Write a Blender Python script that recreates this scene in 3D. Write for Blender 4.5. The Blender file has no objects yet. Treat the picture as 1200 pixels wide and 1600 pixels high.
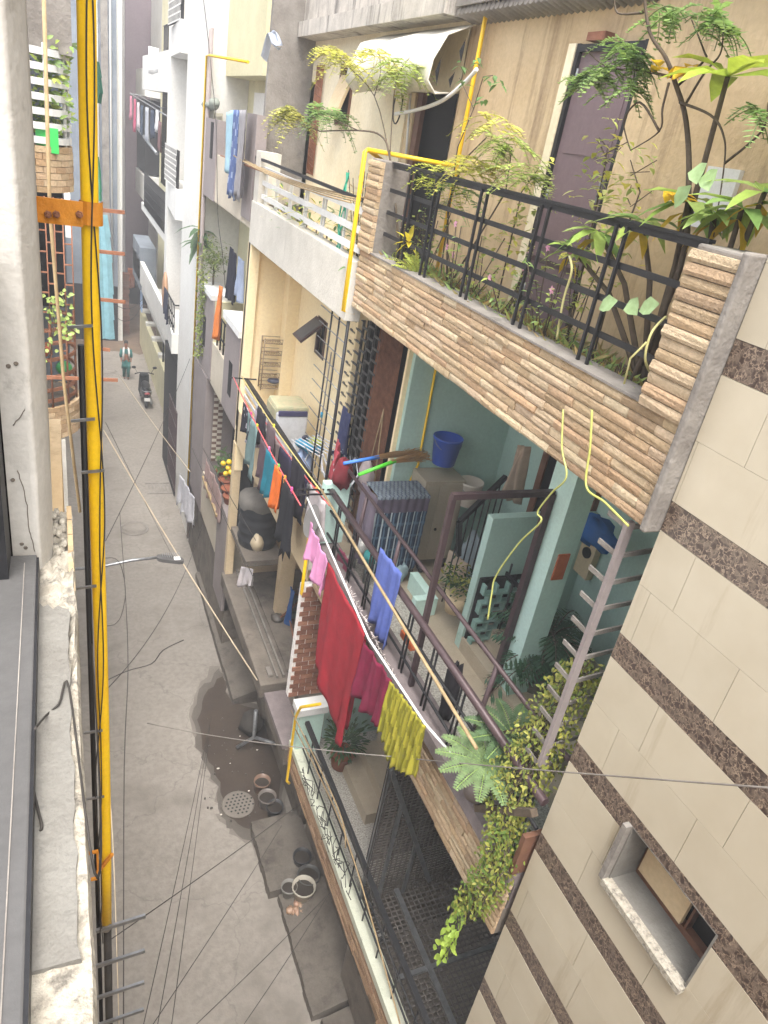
import bpy, math, random
from mathutils import Vector as V, Matrix, noise as mnoise
random.seed(7)
R = math.radians
scene = bpy.context.scene
COL = scene.collection
rnd = random.uniform

# ------------------------------------------------------------------ camera
CAMZ = 9.72
ROW = ((0.91383089, -0.37142878, 0.16417603), (-0.0390525, -0.48278381, -0.87486839), (0.40421282, 0.79307027, -0.45568798))
FPX = 1114.31
cd = bpy.data.cameras.new('camera')
cam = bpy.data.objects.new('camera', cd); COL.objects.link(cam)
cd.sensor_fit = 'VERTICAL'; cd.sensor_height = 36.0; cd.sensor_width = 27.0
cd.lens = FPX / 1600 * 36.0
cd.clip_start = 0.02; cd.clip_end = 2000
r0, r1, r2 = ROW
m = Matrix(((r0[0], -r1[0], -r2[0], 0), (r0[1], -r1[1], -r2[1], 0), (r0[2], -r1[2], -r2[2], CAMZ), (0, 0, 0, 1)))
cam.matrix_world = m
scene.camera = cam

def ray(px, py):
    q = (px - 600, py - 800, FPX)
    return V([sum(ROW[k][i] * q[k] for k in range(3)) for i in range(3)])
def aX(px, py, x):          # surveyed point on a real plane x = const
    d = ray(px, py); t = x / d.x; return V((x, d.y * t, CAMZ + d.z * t))
def aY(px, py, y):
    d = ray(px, py); t = y / d.y; return V((d.x * t, y, CAMZ + d.z * t))
def aZ(px, py, z):
    d = ray(px, py); t = (z - CAMZ) / d.z; return V((d.x * t, d.y * t, z))

# ------------------------------------------------------------------ materials
def mat(name, c1, c2=None, scale=6, rough=.85, bump=.15, bscale=40, metal=0, stain=None, sscale=1.6, sth=.55, streak=False, vc=False, trans=0, spec=.35, fine=0.12):
    M = bpy.data.materials.new(name); M.use_nodes = True
    nt = M.node_tree; N = nt.nodes; L = nt.links
    bs = N['Principled BSDF']
    bs.inputs['Roughness'].default_value = rough; bs.inputs['Metallic'].default_value = metal
    bs.inputs['Specular IOR Level'].default_value = spec
    geo = N.new('ShaderNodeNewGeometry')
    def noise(sc, det=5, st=False, ro=.6):
        n = N.new('ShaderNodeTexNoise'); n.inputs['Scale'].default_value = sc; n.inputs['Detail'].default_value = det; n.inputs['Roughness'].default_value = ro
        if st:
            mp = N.new('ShaderNodeMapping'); mp.inputs['Scale'].default_value = (1.6, 1.6, .14)
            L.new(geo.outputs['Position'], mp.inputs['Vector']); L.new(mp.outputs[0], n.inputs['Vector'])
        else: L.new(geo.outputs['Position'], n.inputs['Vector'])
        return n
    def ramp(n, a, b):
        r = N.new('ShaderNodeMapRange'); r.inputs['From Min'].default_value = a; r.inputs['From Max'].default_value = b
        L.new(n.outputs['Fac'], r.inputs['Value']); return r.outputs[0]
    def mix(f, a, b, mode='MIX'):
        x = N.new('ShaderNodeMix'); x.data_type = 'RGBA'; x.blend_type = mode
        if isinstance(f, (int, float)): x.inputs['Factor'].default_value = f
        else: L.new(f, x.inputs['Factor'])
        for s, k in ((a, 6), (b, 7)):
            if isinstance(s, tuple): x.inputs[k].default_value = (*s[:3], 1)
            else: L.new(s, x.inputs[k])
        return x.outputs[2]
    c2 = c2 or tuple(k * .82 for k in c1)
    out = mix(ramp(noise(scale), .32, .68), c1, c2)
    if stain:
        out = mix(ramp(noise(sscale, 9, streak, .68), sth, sth + .16), out, stain)
    if vc:
        a = N.new('ShaderNodeVertexColor'); a.layer_name = 'Col'
        out = mix(1.0, out, a.outputs['Color'], 'MULTIPLY')
    if fine:
        out = mix(fine, out, mix(ramp(noise(scale * 14, 3), .35, .65), tuple(k * .5 for k in c1), tuple(min(1, k * 1.25) for k in c1)))if not vc else out
    L.new(out, bs.inputs['Base Color'])
    if bump:
        b = N.new('ShaderNodeBump'); b.inputs['Strength'].default_value = bump; b.inputs['Distance'].default_value = .02
        L.new(noise(bscale, 4).outputs['Fac'], b.inputs['Height']); L.new(b.outputs[0], bs.inputs['Normal'])
    if trans:
        t = N.new('ShaderNodeBsdfTranslucent'); L.new(out, t.inputs['Color'])
        ms = N.new('ShaderNodeMixShader'); ms.inputs[0].default_value = trans
        L.new(bs.outputs[0], ms.inputs[1]); L.new(t.outputs[0], ms.inputs[2]); L.new(ms.outputs[0], N['Material Output'].inputs['Surface'])
    return M

def s(r, g, b):             # sRGB 0-255 to linear
    f = lambda v: (v / 255 / 12.92) if v <= 10 else ((v / 255 + .055) / 1.055) ** 2.4
    return (f(r), f(g), f(b))
def cracks(Mx):             # hairline cracks and slab joints of the concrete lane
    nt = Mx.node_tree; N = nt.nodes; L = nt.links; bs = N['Principled BSDF']
    src = bs.inputs['Base Color'].links[0].from_socket
    g = N.new('ShaderNodeNewGeometry'); n0 = N.new('ShaderNodeTexNoise'); n0.inputs['Scale'].default_value = 3; n0.inputs['Detail'].default_value = 6; L.new(g.outputs['Position'], n0.inputs['Vector'])
    ad = N.new('ShaderNodeMix'); ad.data_type = 'RGBA'; ad.blend_type = 'ADD'; ad.inputs['Factor'].default_value = .5; L.new(g.outputs['Position'], ad.inputs[6]); L.new(n0.outputs['Color'], ad.inputs[7])
    vo = N.new('ShaderNodeTexVoronoi'); vo.feature = 'DISTANCE_TO_EDGE'; vo.inputs['Scale'].default_value = .42; L.new(ad.outputs[2], vo.inputs['Vector'])
    mr = N.new('ShaderNodeMapRange'); mr.inputs['From Min'].default_value = .0; mr.inputs['From Max'].default_value = .006; mr.inputs['To Min'].default_value = .3; mr.inputs['To Max'].default_value = 0; L.new(vo.outputs['Distance'], mr.inputs['Value'])
    mx = N.new('ShaderNodeMix'); mx.data_type = 'RGBA'; L.new(mr.outputs[0], mx.inputs['Factor']); L.new(src, mx.inputs[6]); mx.inputs[7].default_value = (.06, .055, .05, 1); L.new(mx.outputs[2], bs.inputs['Base Color'])
M = {}
M['road'] = mat('road_concrete', s(136, 130, 122), s(122, 116, 108), .8, .9, .25, 30, stain=s(98, 92, 84), sscale=.7, sth=.53, fine=.25)
cracks(M['road'])
M['ramp'] = mat('grimy_shade_darkened_concrete', s(104, 98, 90), s(86, 80, 73), 3, .95, .5, 25, stain=s(58, 53, 48), sscale=2.2, sth=.54)  # base colour darkened for the shadow under the parapet, grime stains on top
M['door'] = mat('maroon_door_paint', s(116, 98, 102), s(104, 88, 92), 2, .6, .08)
M['dampfaint'] = mat('drying_concrete', s(116, 110, 102), s(102, 96, 88), 2, .75, .2, 40)
M['damp'] = mat('damp_concrete', s(92, 86, 79), s(78, 72, 66), 2, .6, .2, 40)
M['wet'] = mat('wet_concrete', s(66, 56, 47), s(54, 45, 38), 2, .6, .2, 40)
M['dirt'] = mat('bare_earth', s(116, 98, 82), s(92, 78, 66), 2, .95, .5, 20)
M['marble'] = mat('beige_marble', s(189, 180, 160), s(181, 171, 150), 3, .38, .02, 20, stain=s(160, 146, 122), sscale=2.6, sth=.57, streak=True, spec=.4, vc=True)
M['joint'] = mat('tile_joint', s(168, 156, 136))
M['brick'] = mat('split_stone_cladding', (.9, .87, .85), (.68, .65, .61), 30, .92, .8, 75, stain=(.55, .53, .5), sscale=8, sth=.6, vc=True)
M['mortar'] = mat('old_mortar', s(112, 96, 80), s(90, 78, 66), 9)
M['conc'] = mat('grey_concrete', s(140, 135, 128), s(112, 106, 100), 4, .92, .5, 25, stain=s(78, 74, 70), sscale=2.4, sth=.58)
M['concdark'] = mat('sooty_concrete', s(118, 110, 100), s(92, 85, 77), 3, .95, .5, 25, stain=s(62, 56, 52), sscale=2.2, sth=.54)
M['coping'] = mat('grey_coping_plaster', s(128, 118, 117), s(104, 95, 95), 5, .9, .35, 30, stain=s(190, 182, 178), sscale=5, sth=.64)
M['teal'] = mat('teal_wall_paint', s(172, 198, 188), s(164, 190, 180), 2.5, .7, .08, 40, stain=s(98, 136, 126), sscale=1.5, sth=.62)
M['tealpale'] = mat('pale_mint_paint', s(196, 224, 214), s(186, 216, 206), 2.5, .7, .08, 40)
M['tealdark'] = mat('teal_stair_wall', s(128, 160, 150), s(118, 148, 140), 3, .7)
M['cream'] = mat('cream_wall_paint', s(244, 226, 186), s(238, 217, 174), 1.6, .8, .12, 30, stain=s(196, 168, 124), sscale=1.4, sth=.62)
M['creamband'] = mat('cream_parapet_plaster', s(206, 186, 152), s(192, 172, 138), 2.2, .85, .2, 40, stain=s(160, 140, 112), sscale=1.8, sth=.62)
M['greyplaster'] = mat('weathered_grey_parapet', s(206, 202, 192), s(188, 184, 174), 3, .9, .3, 30, stain=s(140, 136, 128), sscale=2, sth=.6, streak=True)
M['peach'] = mat('peach_streaked_plaster', s(200, 178, 144), s(184, 160, 124), 2.2, .9, .3, 25, stain=s(138, 116, 90), sscale=3, sth=.52, streak=True)
M['oldwhite'] = mat('blotched_limewash', s(228, 218, 192), s(212, 198, 166), 1.8, .9, .2, 25, stain=s(160, 150, 130), sscale=1.6, sth=.62, streak=True)
M['soot'] = mat('black_streaked_parapet', s(196, 190, 180), s(160, 154, 146), 4, .92, .3, 25, stain=s(84, 80, 78), sscale=3, sth=.5, streak=True)
M['white'] = mat('white_wall_paint', s(216, 215, 210), s(206, 204, 198), 1.2, .8, .05, 40, stain=s(186, 184, 178), sscale=1, sth=.66, streak=True)
M['taupe'] = mat('taupe_wall_paint', s(142, 133, 131), s(130, 121, 119), 2, .8, .1, 40)
M['taupelite'] = mat('pale_taupe_panel', s(196, 186, 168), s(184, 174, 156), 2, .85, .12, 40, stain=s(158, 148, 132), sscale=1.5, sth=.62)
M['purple'] = mat('plum_grey_wall', s(146, 131, 136), s(136, 121, 127), 1, .8, .05)
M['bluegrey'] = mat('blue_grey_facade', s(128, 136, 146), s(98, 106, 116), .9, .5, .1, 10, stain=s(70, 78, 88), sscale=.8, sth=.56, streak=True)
M['yellowwall'] = mat('pale_yellow_plaster', s(206, 200, 166), s(190, 184, 150), 1.5, .88, .15)
M['mesh'] = mat('dusty_brown_mesh', s(96, 90, 84), s(78, 72, 68), 10, .7)
M['iron'] = mat('black_iron', s(46, 46, 48), s(34, 34, 36), 10, .5, .1, 60, metal=.3)
M['rail'] = mat('maroon_grey_railing_paint', s(82, 66, 68), s(66, 53, 55), 10, .4, .1, 60, metal=.2)
M['rack'] = mat('tan_rack_wire', s(150, 132, 108), s(126, 108, 86), 12, .6)
M['rust'] = mat('rusted_iron', s(150, 104, 80), s(116, 76, 56), 12, .8, .3, 80)
M['steel'] = mat('galvanised_steel', s(150, 152, 154), s(120, 122, 124), 14, .4, .1, 60, metal=.7)
M['silver'] = mat('white_enamel_tube', s(208, 210, 214), s(190, 192, 196), 10, .35, 0)
M['yellow'] = mat('yellow_pipe_enamel', s(238, 196, 22), s(228, 182, 18), 6, .45, .06, 60, stain=s(164, 110, 28), sscale=16, sth=.66, spec=.5)
M['orange'] = mat('orange_clamp_paint', s(206, 138, 44), s(186, 116, 34), 9, .6, .2, 60, stain=s(112, 62, 34), sscale=18, sth=.6)
M['black'] = mat('black_rubber', s(28, 28, 30), s(20, 20, 22), 10, .5, .05)
M['cable'] = mat('weathered_cable', s(58, 54, 50), s(42, 40, 38), 10, .7, .05)
M['cablelite'] = mat('beige_cable', s(186, 172, 148), s(168, 152, 128), 10, .7, .05)
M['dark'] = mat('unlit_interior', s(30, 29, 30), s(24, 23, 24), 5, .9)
M['tank'] = mat('black_tank_plastic', s(48, 50, 54), s(40, 42, 46), 4, .5, .08, 30, stain=s(92, 92, 92), sscale=2.2, sth=.62)
M['wood'] = mat('weathered_bamboo', s(164, 144, 110), s(140, 118, 84), 14, .7, .1)
M['brownwood'] = mat('brown_painted_wood', s(118, 84, 66), s(96, 66, 52), 8, .6, .1)
M['floor'] = mat('cream_floor_tile', s(176, 164, 144), s(164, 152, 132), 5, .45, .03, stain=s(140, 128, 110), sscale=1.5, sth=.6)
M['terrazzo'] = mat('speckled_terrazzo', s(196, 192, 182), s(104, 100, 94), 55, .6, .05)
M['alu'] = mat('grey_window_frame_paint', s(86, 85, 84), s(77, 76, 75), 5, .5, .08, 60, stain=s(144, 144, 144), sscale=30, sth=.7)
M['sill'] = mat('peeling_limewash', s(176, 170, 156), s(140, 133, 120), 30, .92, .5, 60, stain=s(92, 88, 82), sscale=34, sth=.49)
M['sillgrey'] = mat('worn_cement_sill', s(118, 116, 110), s(106, 103, 97), 12, .92, .5, 30, stain=s(112, 106, 98), sscale=6, sth=.6)
M['jamb'] = mat('cracked_white_plaster', s(188, 185, 178), s(172, 168, 160), 6, .9, .16, 30, stain=s(118, 113, 105), sscale=7, sth=.6)
M['redbrick'] = mat('exposed_red_brick', s(150, 104, 84), s(120, 80, 64), 10, .92, .6, 40, stain=s(176, 160, 140), sscale=6, sth=.6)
M['plastic'] = mat('plain_plastic', (1, 1, 1), (.9, .9, .9), 6, .4, 0, vc=True, spec=.5)
M['cloth'] = mat('plain_cloth', (1, 1, 1), (.8, .8, .8), 7, .95, .3, 220, stain=(1.1, 1.08, 1.06), sscale=5, sth=.55, vc=True, trans=.25)
M['leaf'] = mat('leaf_green', (1.15, 1.15, 1.1), (.85, .88, .75), 25, .5, 0, vc=True, trans=.4, spec=.4)
M['stem'] = mat('grey_brown_stem', s(92, 80, 66), s(72, 62, 52), 20, .9, .3)
M['ceiling'] = mat('bounce_white_ceiling', s(214, 216, 208), s(204, 206, 198), 2)  # white chosen to bounce more light into the balconies
M['soil'] = mat('dry_soil', s(98, 84, 68), s(70, 58, 46), 14, .95, .6, 30)
M['terra'] = mat('terracotta', s(160, 98, 72), s(140, 82, 58), 9, .85, .15)
M['cabinet'] = mat('grey_beige_cabinet_enamel', s(158, 148, 130), s(150, 140, 122), 4, .45, .03)
M['skin'] = mat('skin', s(142, 98, 76), s(132, 88, 68), 10, .6, .05)
M['paper'] = mat('plain_white', s(222, 222, 220), s(208, 208, 206), 5, .7, .05)
M['awning'] = mat('white_tarpaulin', s(226, 222, 210), s(206, 200, 186), 3, .7, .2, 15, stain=s(150, 142, 130), sscale=3, sth=.63, trans=.15)
M['emperador'] = None
def emperador():
    Mx = bpy.data.materials.new('dark_brown_marble'); Mx.use_nodes = True
    nt = Mx.node_tree; N = nt.nodes; L = nt.links; bs = N['Principled BSDF']; bs.inputs['Roughness'].default_value = .3
    g = N.new('ShaderNodeNewGeometry')
    n0 = N.new('ShaderNodeTexNoise'); n0.inputs['Scale'].default_value = 24; n0.inputs['Detail'].default_value = 8; L.new(g.outputs['Position'], n0.inputs['Vector'])
    ad = N.new('ShaderNodeMix'); ad.data_type = 'RGBA'; ad.blend_type = 'ADD'; ad.inputs['Factor'].default_value = .12
    L.new(g.outputs['Position'], ad.inputs[6]); L.new(n0.outputs['Color'], ad.inputs[7])
    vo = N.new('ShaderNodeTexVoronoi'); vo.feature = 'DISTANCE_TO_EDGE'; vo.inputs['Scale'].default_value = 24; L.new(ad.outputs[2], vo.inputs['Vector'])
    r = N.new('ShaderNodeValToRGB'); e = r.color_ramp.elements
    e[0].position = 0; e[0].color = (*s(172, 154, 132), 1); e[1].position = .16; e[1].color = (*s(62, 49, 43), 1)
    x = e.new(.05); x.color = (*s(98, 82, 72), 1)
    L.new(vo.outputs['Distance'], r.inputs[0])
    n1 = N.new('ShaderNodeTexNoise'); n1.inputs['Scale'].default_value = 34; n1.inputs['Detail'].default_value = 8; L.new(g.outputs['Position'], n1.inputs['Vector'])
    mr = N.new('ShaderNodeMapRange'); mr.inputs['From Min'].default_value = .45; mr.inputs['From Max'].default_value = .68; L.new(n1.outputs['Fac'], mr.inputs['Value'])
    mx = N.new('ShaderNodeMix'); mx.data_type = 'RGBA'; L.new(mr.outputs[0], mx.inputs['Factor']); L.new(r.outputs[0], mx.inputs[6]); mx.inputs[7].default_value = (*s(112, 98, 86), 1)
    L.new(mx.outputs[2], bs.inputs['Base Color']); return Mx
M['emperador'] = emperador()

# ------------------------------------------------------------------ mesh builder
class MB:
    def __init__(self): self.v = []; self.f = []; self.c = []; self.sm = []
    def add(self, vs, fs, c=(1, 1, 1), smooth=False):
        o = len(self.v); self.v += [V(p) for p in vs]
        for f in fs: self.f.append([o + i for i in f]); self.c.append(c); self.sm.append(smooth)
        return self
    def box(self, x0, x1, y0, y1, z0, z1, c=(1, 1, 1)):
        return self.hexa([(x0, y0, z0), (x1, y0, z0), (x1, y1, z0), (x0, y1, z0), (x0, y0, z1), (x1, y0, z1), (x1, y1, z1), (x0, y1, z1)], c)
    def hexa(self, p, c=(1, 1, 1)):
        return self.add(p, [(0, 3, 2, 1), (4, 5, 6, 7), (0, 1, 5, 4), (1, 2, 6, 5), (2, 3, 7, 6), (3, 0, 4, 7)], c)
    def quad(self, a, b, c_, d, c=(1, 1, 1)): return self.add([a, b, c_, d], [(0, 1, 2, 3)], c)
    def bar(self, a, b, w, h=None, c=(1, 1, 1), up=V((0, 0, 1))):
        a = V(a); b = V(b); h = h or w; d = (b - a).normalized()
        if abs(d.dot(up)) > .98: up = V((0, 1, 0))
        u = d.cross(up).normalized() * w / 2; n = u.cross(d).normalized() * h / 2
        return self.hexa([a - u - n, a + u - n, b + u - n, b - u - n, a - u + n, a + u + n, b + u + n, b - u + n], c)
    def tube(self, pts, r, n=7, c=(1, 1, 1), r2=None, cap=True):
        pts = [V(p) for p in pts]; o = len(self.v); k = len(pts); u = None
        for i, p in enumerate(pts):
            d = (pts[min(i + 1, k - 1)] - pts[max(i - 1, 0)]).normalized()
            if u is None: u = d.orthogonal().normalized()
            else:
                u = u - d * u.dot(d)
                u = u.normalized() if u.length > 1e-6 else d.orthogonal().normalized()
            w = d.cross(u); rr = r if r2 is None else r + (r2 - r) * i / max(1, k - 1)
            for j in range(n):
                a = 2 * math.pi * j / n; self.v.append(p + u * math.cos(a) * rr + w * math.sin(a) * rr)
        for i in range(k - 1):
            for j in range(n):
                self.f.append([o + i * n + j, o + i * n + (j + 1) % n, o + (i + 1) * n + (j + 1) % n, o + (i + 1) * n + j]); self.c.append(c); self.sm.append(True)
        if cap:
            self.f.append([o + j for j in range(n)][::-1]); self.c.append(c); self.sm.append(False)
            self.f.append([o + (k - 1) * n + j for j in range(n)]); self.c.append(c); self.sm.append(False)
        return self
    def lathe(self, p, prof, n=20, c=(1, 1, 1), ax=V((0, 0, 1)), cap=True):
        p = V(p); ax = ax.normalized(); u = ax.orthogonal().normalized(); w = ax.cross(u); o = len(self.v)
        for r, z in prof:
            for j in range(n):
                a = 2 * math.pi * j / n; self.v.append(p + ax * z + (u * math.cos(a) + w * math.sin(a)) * r)
        for i in range(len(prof) - 1):
            for j in range(n):
                self.f.append([o + i * n + j, o + i * n + (j + 1) % n, o + (i + 1) * n + (j + 1) % n, o + (i + 1) * n + j]); self.c.append(c); self.sm.append(True)
        if cap:
            self.f.append([o + j for j in range(n)][::-1]); self.c.append(c); self.sm.append(False)
            k = len(prof) - 1
            self.f.append([o + k * n + j for j in range(n)]); self.c.append(c); self.sm.append(False)
        return self
    def blob(self, p, rx, ry, rz, c=(1, 1, 1), n=12, m=8, wob=0):
        p = V(p); o = len(self.v)
        for i in range(m + 1):
            t = math.pi * i / m
            for j in range(n):
                a = 2 * math.pi * j / n; k = 1 + (wob * mnoise.noise(V((math.cos(a) * 1.5, math.sin(a) * 1.5, t * 1.3)) + p * 3) if wob else 0)
                self.v.append(p + V((math.sin(t) * math.cos(a) * rx * k, math.sin(t) * math.sin(a) * ry * k, math.cos(t) * rz * k)))
        for i in range(m):
            for j in range(n):
                self.f.append([o + i * n + j, o + (i + 1) * n + j, o + (i + 1) * n + (j + 1) % n, o + i * n + (j + 1) % n]); self.c.append(c); self.sm.append(True)
        return self
    def leaf(self, p, d, nrm, L, W, c, bend=.25, fold=.15):
        p = V(p); d = V(d).normalized(); sd = d.cross(V(nrm))
        if sd.length < 1e-4: sd = d.orthogonal()
        sd.normalize(); up = sd.cross(d).normalized()
        ts = ((0, .08), (.35, 1), (.7, .75), (1, .02)); vs = []
        for t, w in ts:
            q = p + d * L * t - up * bend * L * t * t
            vs += [q - sd * W / 2 * w + up * fold * W * w, q, q + sd * W / 2 * w + up * fold * W * w]
        fs = []
        for i in range(3): fs += [(i * 3, i * 3 + 1, i * 3 + 4, i * 3 + 3), (i * 3 + 1, i * 3 + 2, i * 3 + 5, i * 3 + 4)]
        return self.add(vs, fs, c, True)
    def leaf1(self, p, d, nrm, L, W, c):     # small four-sided leaf
        p = V(p); d = V(d).normalized(); sd = d.cross(V(nrm))
        if sd.length < 1e-4: sd = d.orthogonal()
        sd.normalize()
        return self.add([p, p + d * L * .5 + sd * W / 2, p + d * L, p + d * L * .5 - sd * W / 2], [(0, 1, 2, 3)], c)
    def each(self, name, material, parent, **kw):
        """one part per separate piece"""
        pr = list(range(len(self.v)))
        def fd(a):
            while pr[a] != a: pr[a] = pr[pr[a]]; a = pr[a]
            return a
        for f in self.f:
            for q in f[1:]: pr[fd(q)] = fd(f[0])
        gr = {}
        for k, f in enumerate(self.f): gr.setdefault(fd(f[0]), []).append(k)
        out = []
        for ks in gr.values():
            mb = MB(); mp = {}
            for k in ks:
                nf = []
                for q in self.f[k]:
                    if q not in mp: mp[q] = len(mb.v); mb.v.append(self.v[q])
                    nf.append(mp[q])
                mb.f.append(nf); mb.c.append(self.c[k]); mb.sm.append(self.sm[k])
            out.append(mb.build(name, material, parent, **kw))
        return out
    def build(self, name, material, parent=None, bevel=0, solid=0, sub=0):
        if parent is not None: loc = V(parent['_loc'])
        else:
            xs = [p.x for p in self.v]; ys = [p.y for p in self.v]; zs = [p.z for p in self.v]
            loc = V(((min(xs) + max(xs)) / 2, (min(ys) + max(ys)) / 2, min(zs)))
        me = bpy.data.meshes.new(name)
        me.from_pydata([p - loc for p in self.v], [], self.f); me.materials.append(material)
        me.polygons.foreach_set('use_smooth', self.sm)
        at = me.color_attributes.new('Col', 'FLOAT_COLOR', 'CORNER'); buf = []
        for f, c in zip(self.f, self.c): buf += [c[0], c[1], c[2], 1] * len(f)
        at.data.foreach_set('color', buf)
        me.update()
        o = bpy.data.objects.new(name, me); COL.objects.link(o); o['_loc'] = tuple(loc)
        if parent is not None: o.parent = parent
        if parent is None or parent.get('_root') is None: o.location = loc if parent is None else (0, 0, 0)
        if bevel:
            b = o.modifiers.new('bevel', 'BEVEL'); b.width = bevel; b.segments = 2; b.limit_method = 'ANGLE'
        if solid:
            b = o.modifiers.new('solid', 'SOLIDIFY'); b.thickness = solid; b.offset = 0
        if sub:
            b = o.modifiers.new('sub', 'SUBSURF'); b.levels = sub; b.render_levels = sub
        return o

def tag(o, label=None, cat=None, group=None, kind=None):
    if label: o['label'] = label
    if cat: o['category'] = cat
    if group: o['group'] = group
    if kind: o['kind'] = kind
    return o
def thing(name, label, cat, loc, group=None):
    o = bpy.data.objects.new(name, None); COL.objects.link(o); o.location = loc; o['_loc'] = tuple(loc); o.empty_display_size = .1
    return tag(o, label, cat, group)
def single(mb, name, mt, label, cat, group=None, **kw): return tag(mb.build(name, mt, **kw), label, cat, group)
def copy_thing(o, loc, label=None, rotz=None):
    c = o.copy(); COL.objects.link(c); c.location = loc
    if rotz is not None: c.rotation_euler.z = rotz
    if label: c['label'] = label
    for ch in list(o.children):
        d = ch.copy(); COL.objects.link(d); d.parent = c
        for g in list(ch.children):
            e = g.copy(); COL.objects.link(e); e.parent = d
    return c
def struct(mb, name, mt, **kw): return tag(mb.build(name, mt, **kw), kind='structure')
def vary(c, a=.12): 
    k = 1 + rnd(-a, a); return (c[0] * k * (1 + rnd(-a, a) * .3), c[1] * k, c[2] * k * (1 + rnd(-a, a) * .3))
def curve(pts, n=6):          # Catmull-Rom through the points
    pts = [V(p) for p in pts]; out = []
    for i in range(len(pts) - 1):
        p0 = pts[max(i - 1, 0)]; p1 = pts[i]; p2 = pts[i + 1]; p3 = pts[min(i + 2, len(pts) - 1)]
        for k in range(n):
            t = k / n; out.append(.5 * (2 * p1 + (p2 - p0) * t + (2 * p0 - 5 * p1 + 4 * p2 - p3) * t * t + (3 * p1 - p0 - 3 * p2 + p3) * t ** 3))
    return out + [pts[-1]]
def sag(a, b, drop, n=14):
    a = V(a); b = V(b); return [a.lerp(b, i / n) - V((0, 0, drop * 4 * (i / n) * (1 - i / n))) for i in range(n + 1)]
BR = [s(206, 185, 154), s(200, 178, 146), s(192, 168, 136), s(206, 184, 156), s(186, 162, 132), s(212, 194, 164), s(196, 168, 136)]
def clad(mb, x, y0, y1, z0, z1, ch=.057, ln=(.17, .34), face=-1, thick=.035, pal=BR, one=False):
    """courses of split stone on the plane x, each block its own rounded face"""
    n = max(1, round((z1 - z0) / ch)); h = (z1 - z0) / n
    for i in range(n):
        za = z0 + i * h + .0025; zb = z0 + (i + 1) * h - .0025; y = y0 if one else y0 - rnd(0, .2)
        while y < y1:
            l = (y1 - y0) if one else rnd(*ln)
            ya = max(y, y0); yb = min(y + l, y1)
            if yb - ya > .02:
                c = vary(random.choice(pal), .1); g = .0016
                d = thick + rnd(-.006, .008); xf = x + face * (d - thick); xi = x - face * thick
                xe = xf - face * .006
                a, b = ya + g, yb - g; j = [rnd(-.0035, .0035) for _ in range(4)]
                vs = []
                for yy, q in ((a, 0), (b, 2)):
                    vs += [(xi, yy, za), (xe, yy, za), (xf + face * j[q], yy, za + (zb - za) * .32), (xf + face * j[q + 1], yy, za + (zb - za) * .72), (xe, yy, zb), (xi, yy, zb)]
                mb.add(vs, [(0, 1, 7, 6), (1, 2, 8, 7), (2, 3, 9, 8), (3, 4, 10, 9), (4, 5, 11, 10), (0, 5, 4, 3, 2, 1), (6, 7, 8, 9, 10, 11)], c)
            y += l
    return mb
def cloth(a, b, drop, c, amp=.03, folds=4, nx=24, ny=14, edge=.04, c2=None, pattern=None, out=V((-1, 0, 0)), flare=0, ragged=0):
    """a cloth hung over a line from a to b"""
    mb = MB(); a = V(a); b = V(b); ph = rnd(0, 6); vs = []; ce = []
    for j in range(ny + 1):
        t = j / ny
        for i in range(nx + 1):
            u = i / nx; p = a.lerp(b, u)
            w = amp * (.25 + .75 * t) * (math.sin(u * folds * 6.28 + ph + t * .8) + .5 * math.sin(u * folds * 2.3 * 6.28 + ph * 2 - t))
            dz = drop * (1 + (edge / max(drop, .1)) * math.sin(u * 5 + ph) + ragged * rnd(-1, 1) * (1 if j == ny else 0)) * t
            w += .014 * t * mnoise.noise(V((p.y * 7 + ph, t * drop * 5, ph))) + .007 * mnoise.noise(V((p.y * 19, t * drop * 15, ph)))
            vs.append(p + out * (w + .015 + flare * t) + (b - a) * (.03 * math.sin(t * 2 + ph)) * t + V((0, 0, -dz)))
    for j in range(ny):
        for i in range(nx):
            k = j * (nx + 1) + i; cc = c
            if pattern: cc = pattern(i / nx, j / ny, c, c2)
            mb.add([vs[k], vs[k + 1], vs[k + nx + 2], vs[k + nx + 1]], [(0, 1, 2, 3)], cc, True)
    return mb
def weld(o):
    import bmesh
    bm = bmesh.new(); bm.from_mesh(o.data); bmesh.ops.remove_doubles(bm, verts=bm.verts, dist=1e-5); bm.to_mesh(o.data); bm.free(); return o
def hang(name, label, cat, a, b, drop, c, group=None, **kw):
    o = single(cloth(a, b, drop, c, **kw), name, M['cloth'], label, cat, group); weld(o)
    md = o.modifiers.new('solid', 'SOLIDIFY'); md.thickness = .006; return o

EXPOSURE = 1.92
scene.cycles.max_bounces = 12; scene.cycles.diffuse_bounces = 8
# ================================================================== SETTING
g = MB(); n = 40
g.quad((-200, -60, 0), (200, -60, 0), (200, 400, 0), (-200, 400, 0)); struct(g, 'ground', M['dirt'])
g = MB(); g.quad((-.6, -8, .004), (3.2, -8, .004), (3.6, 31.6, .004), (-.6, 31.6, .004)); struct(g, 'road', M['road'])
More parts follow.
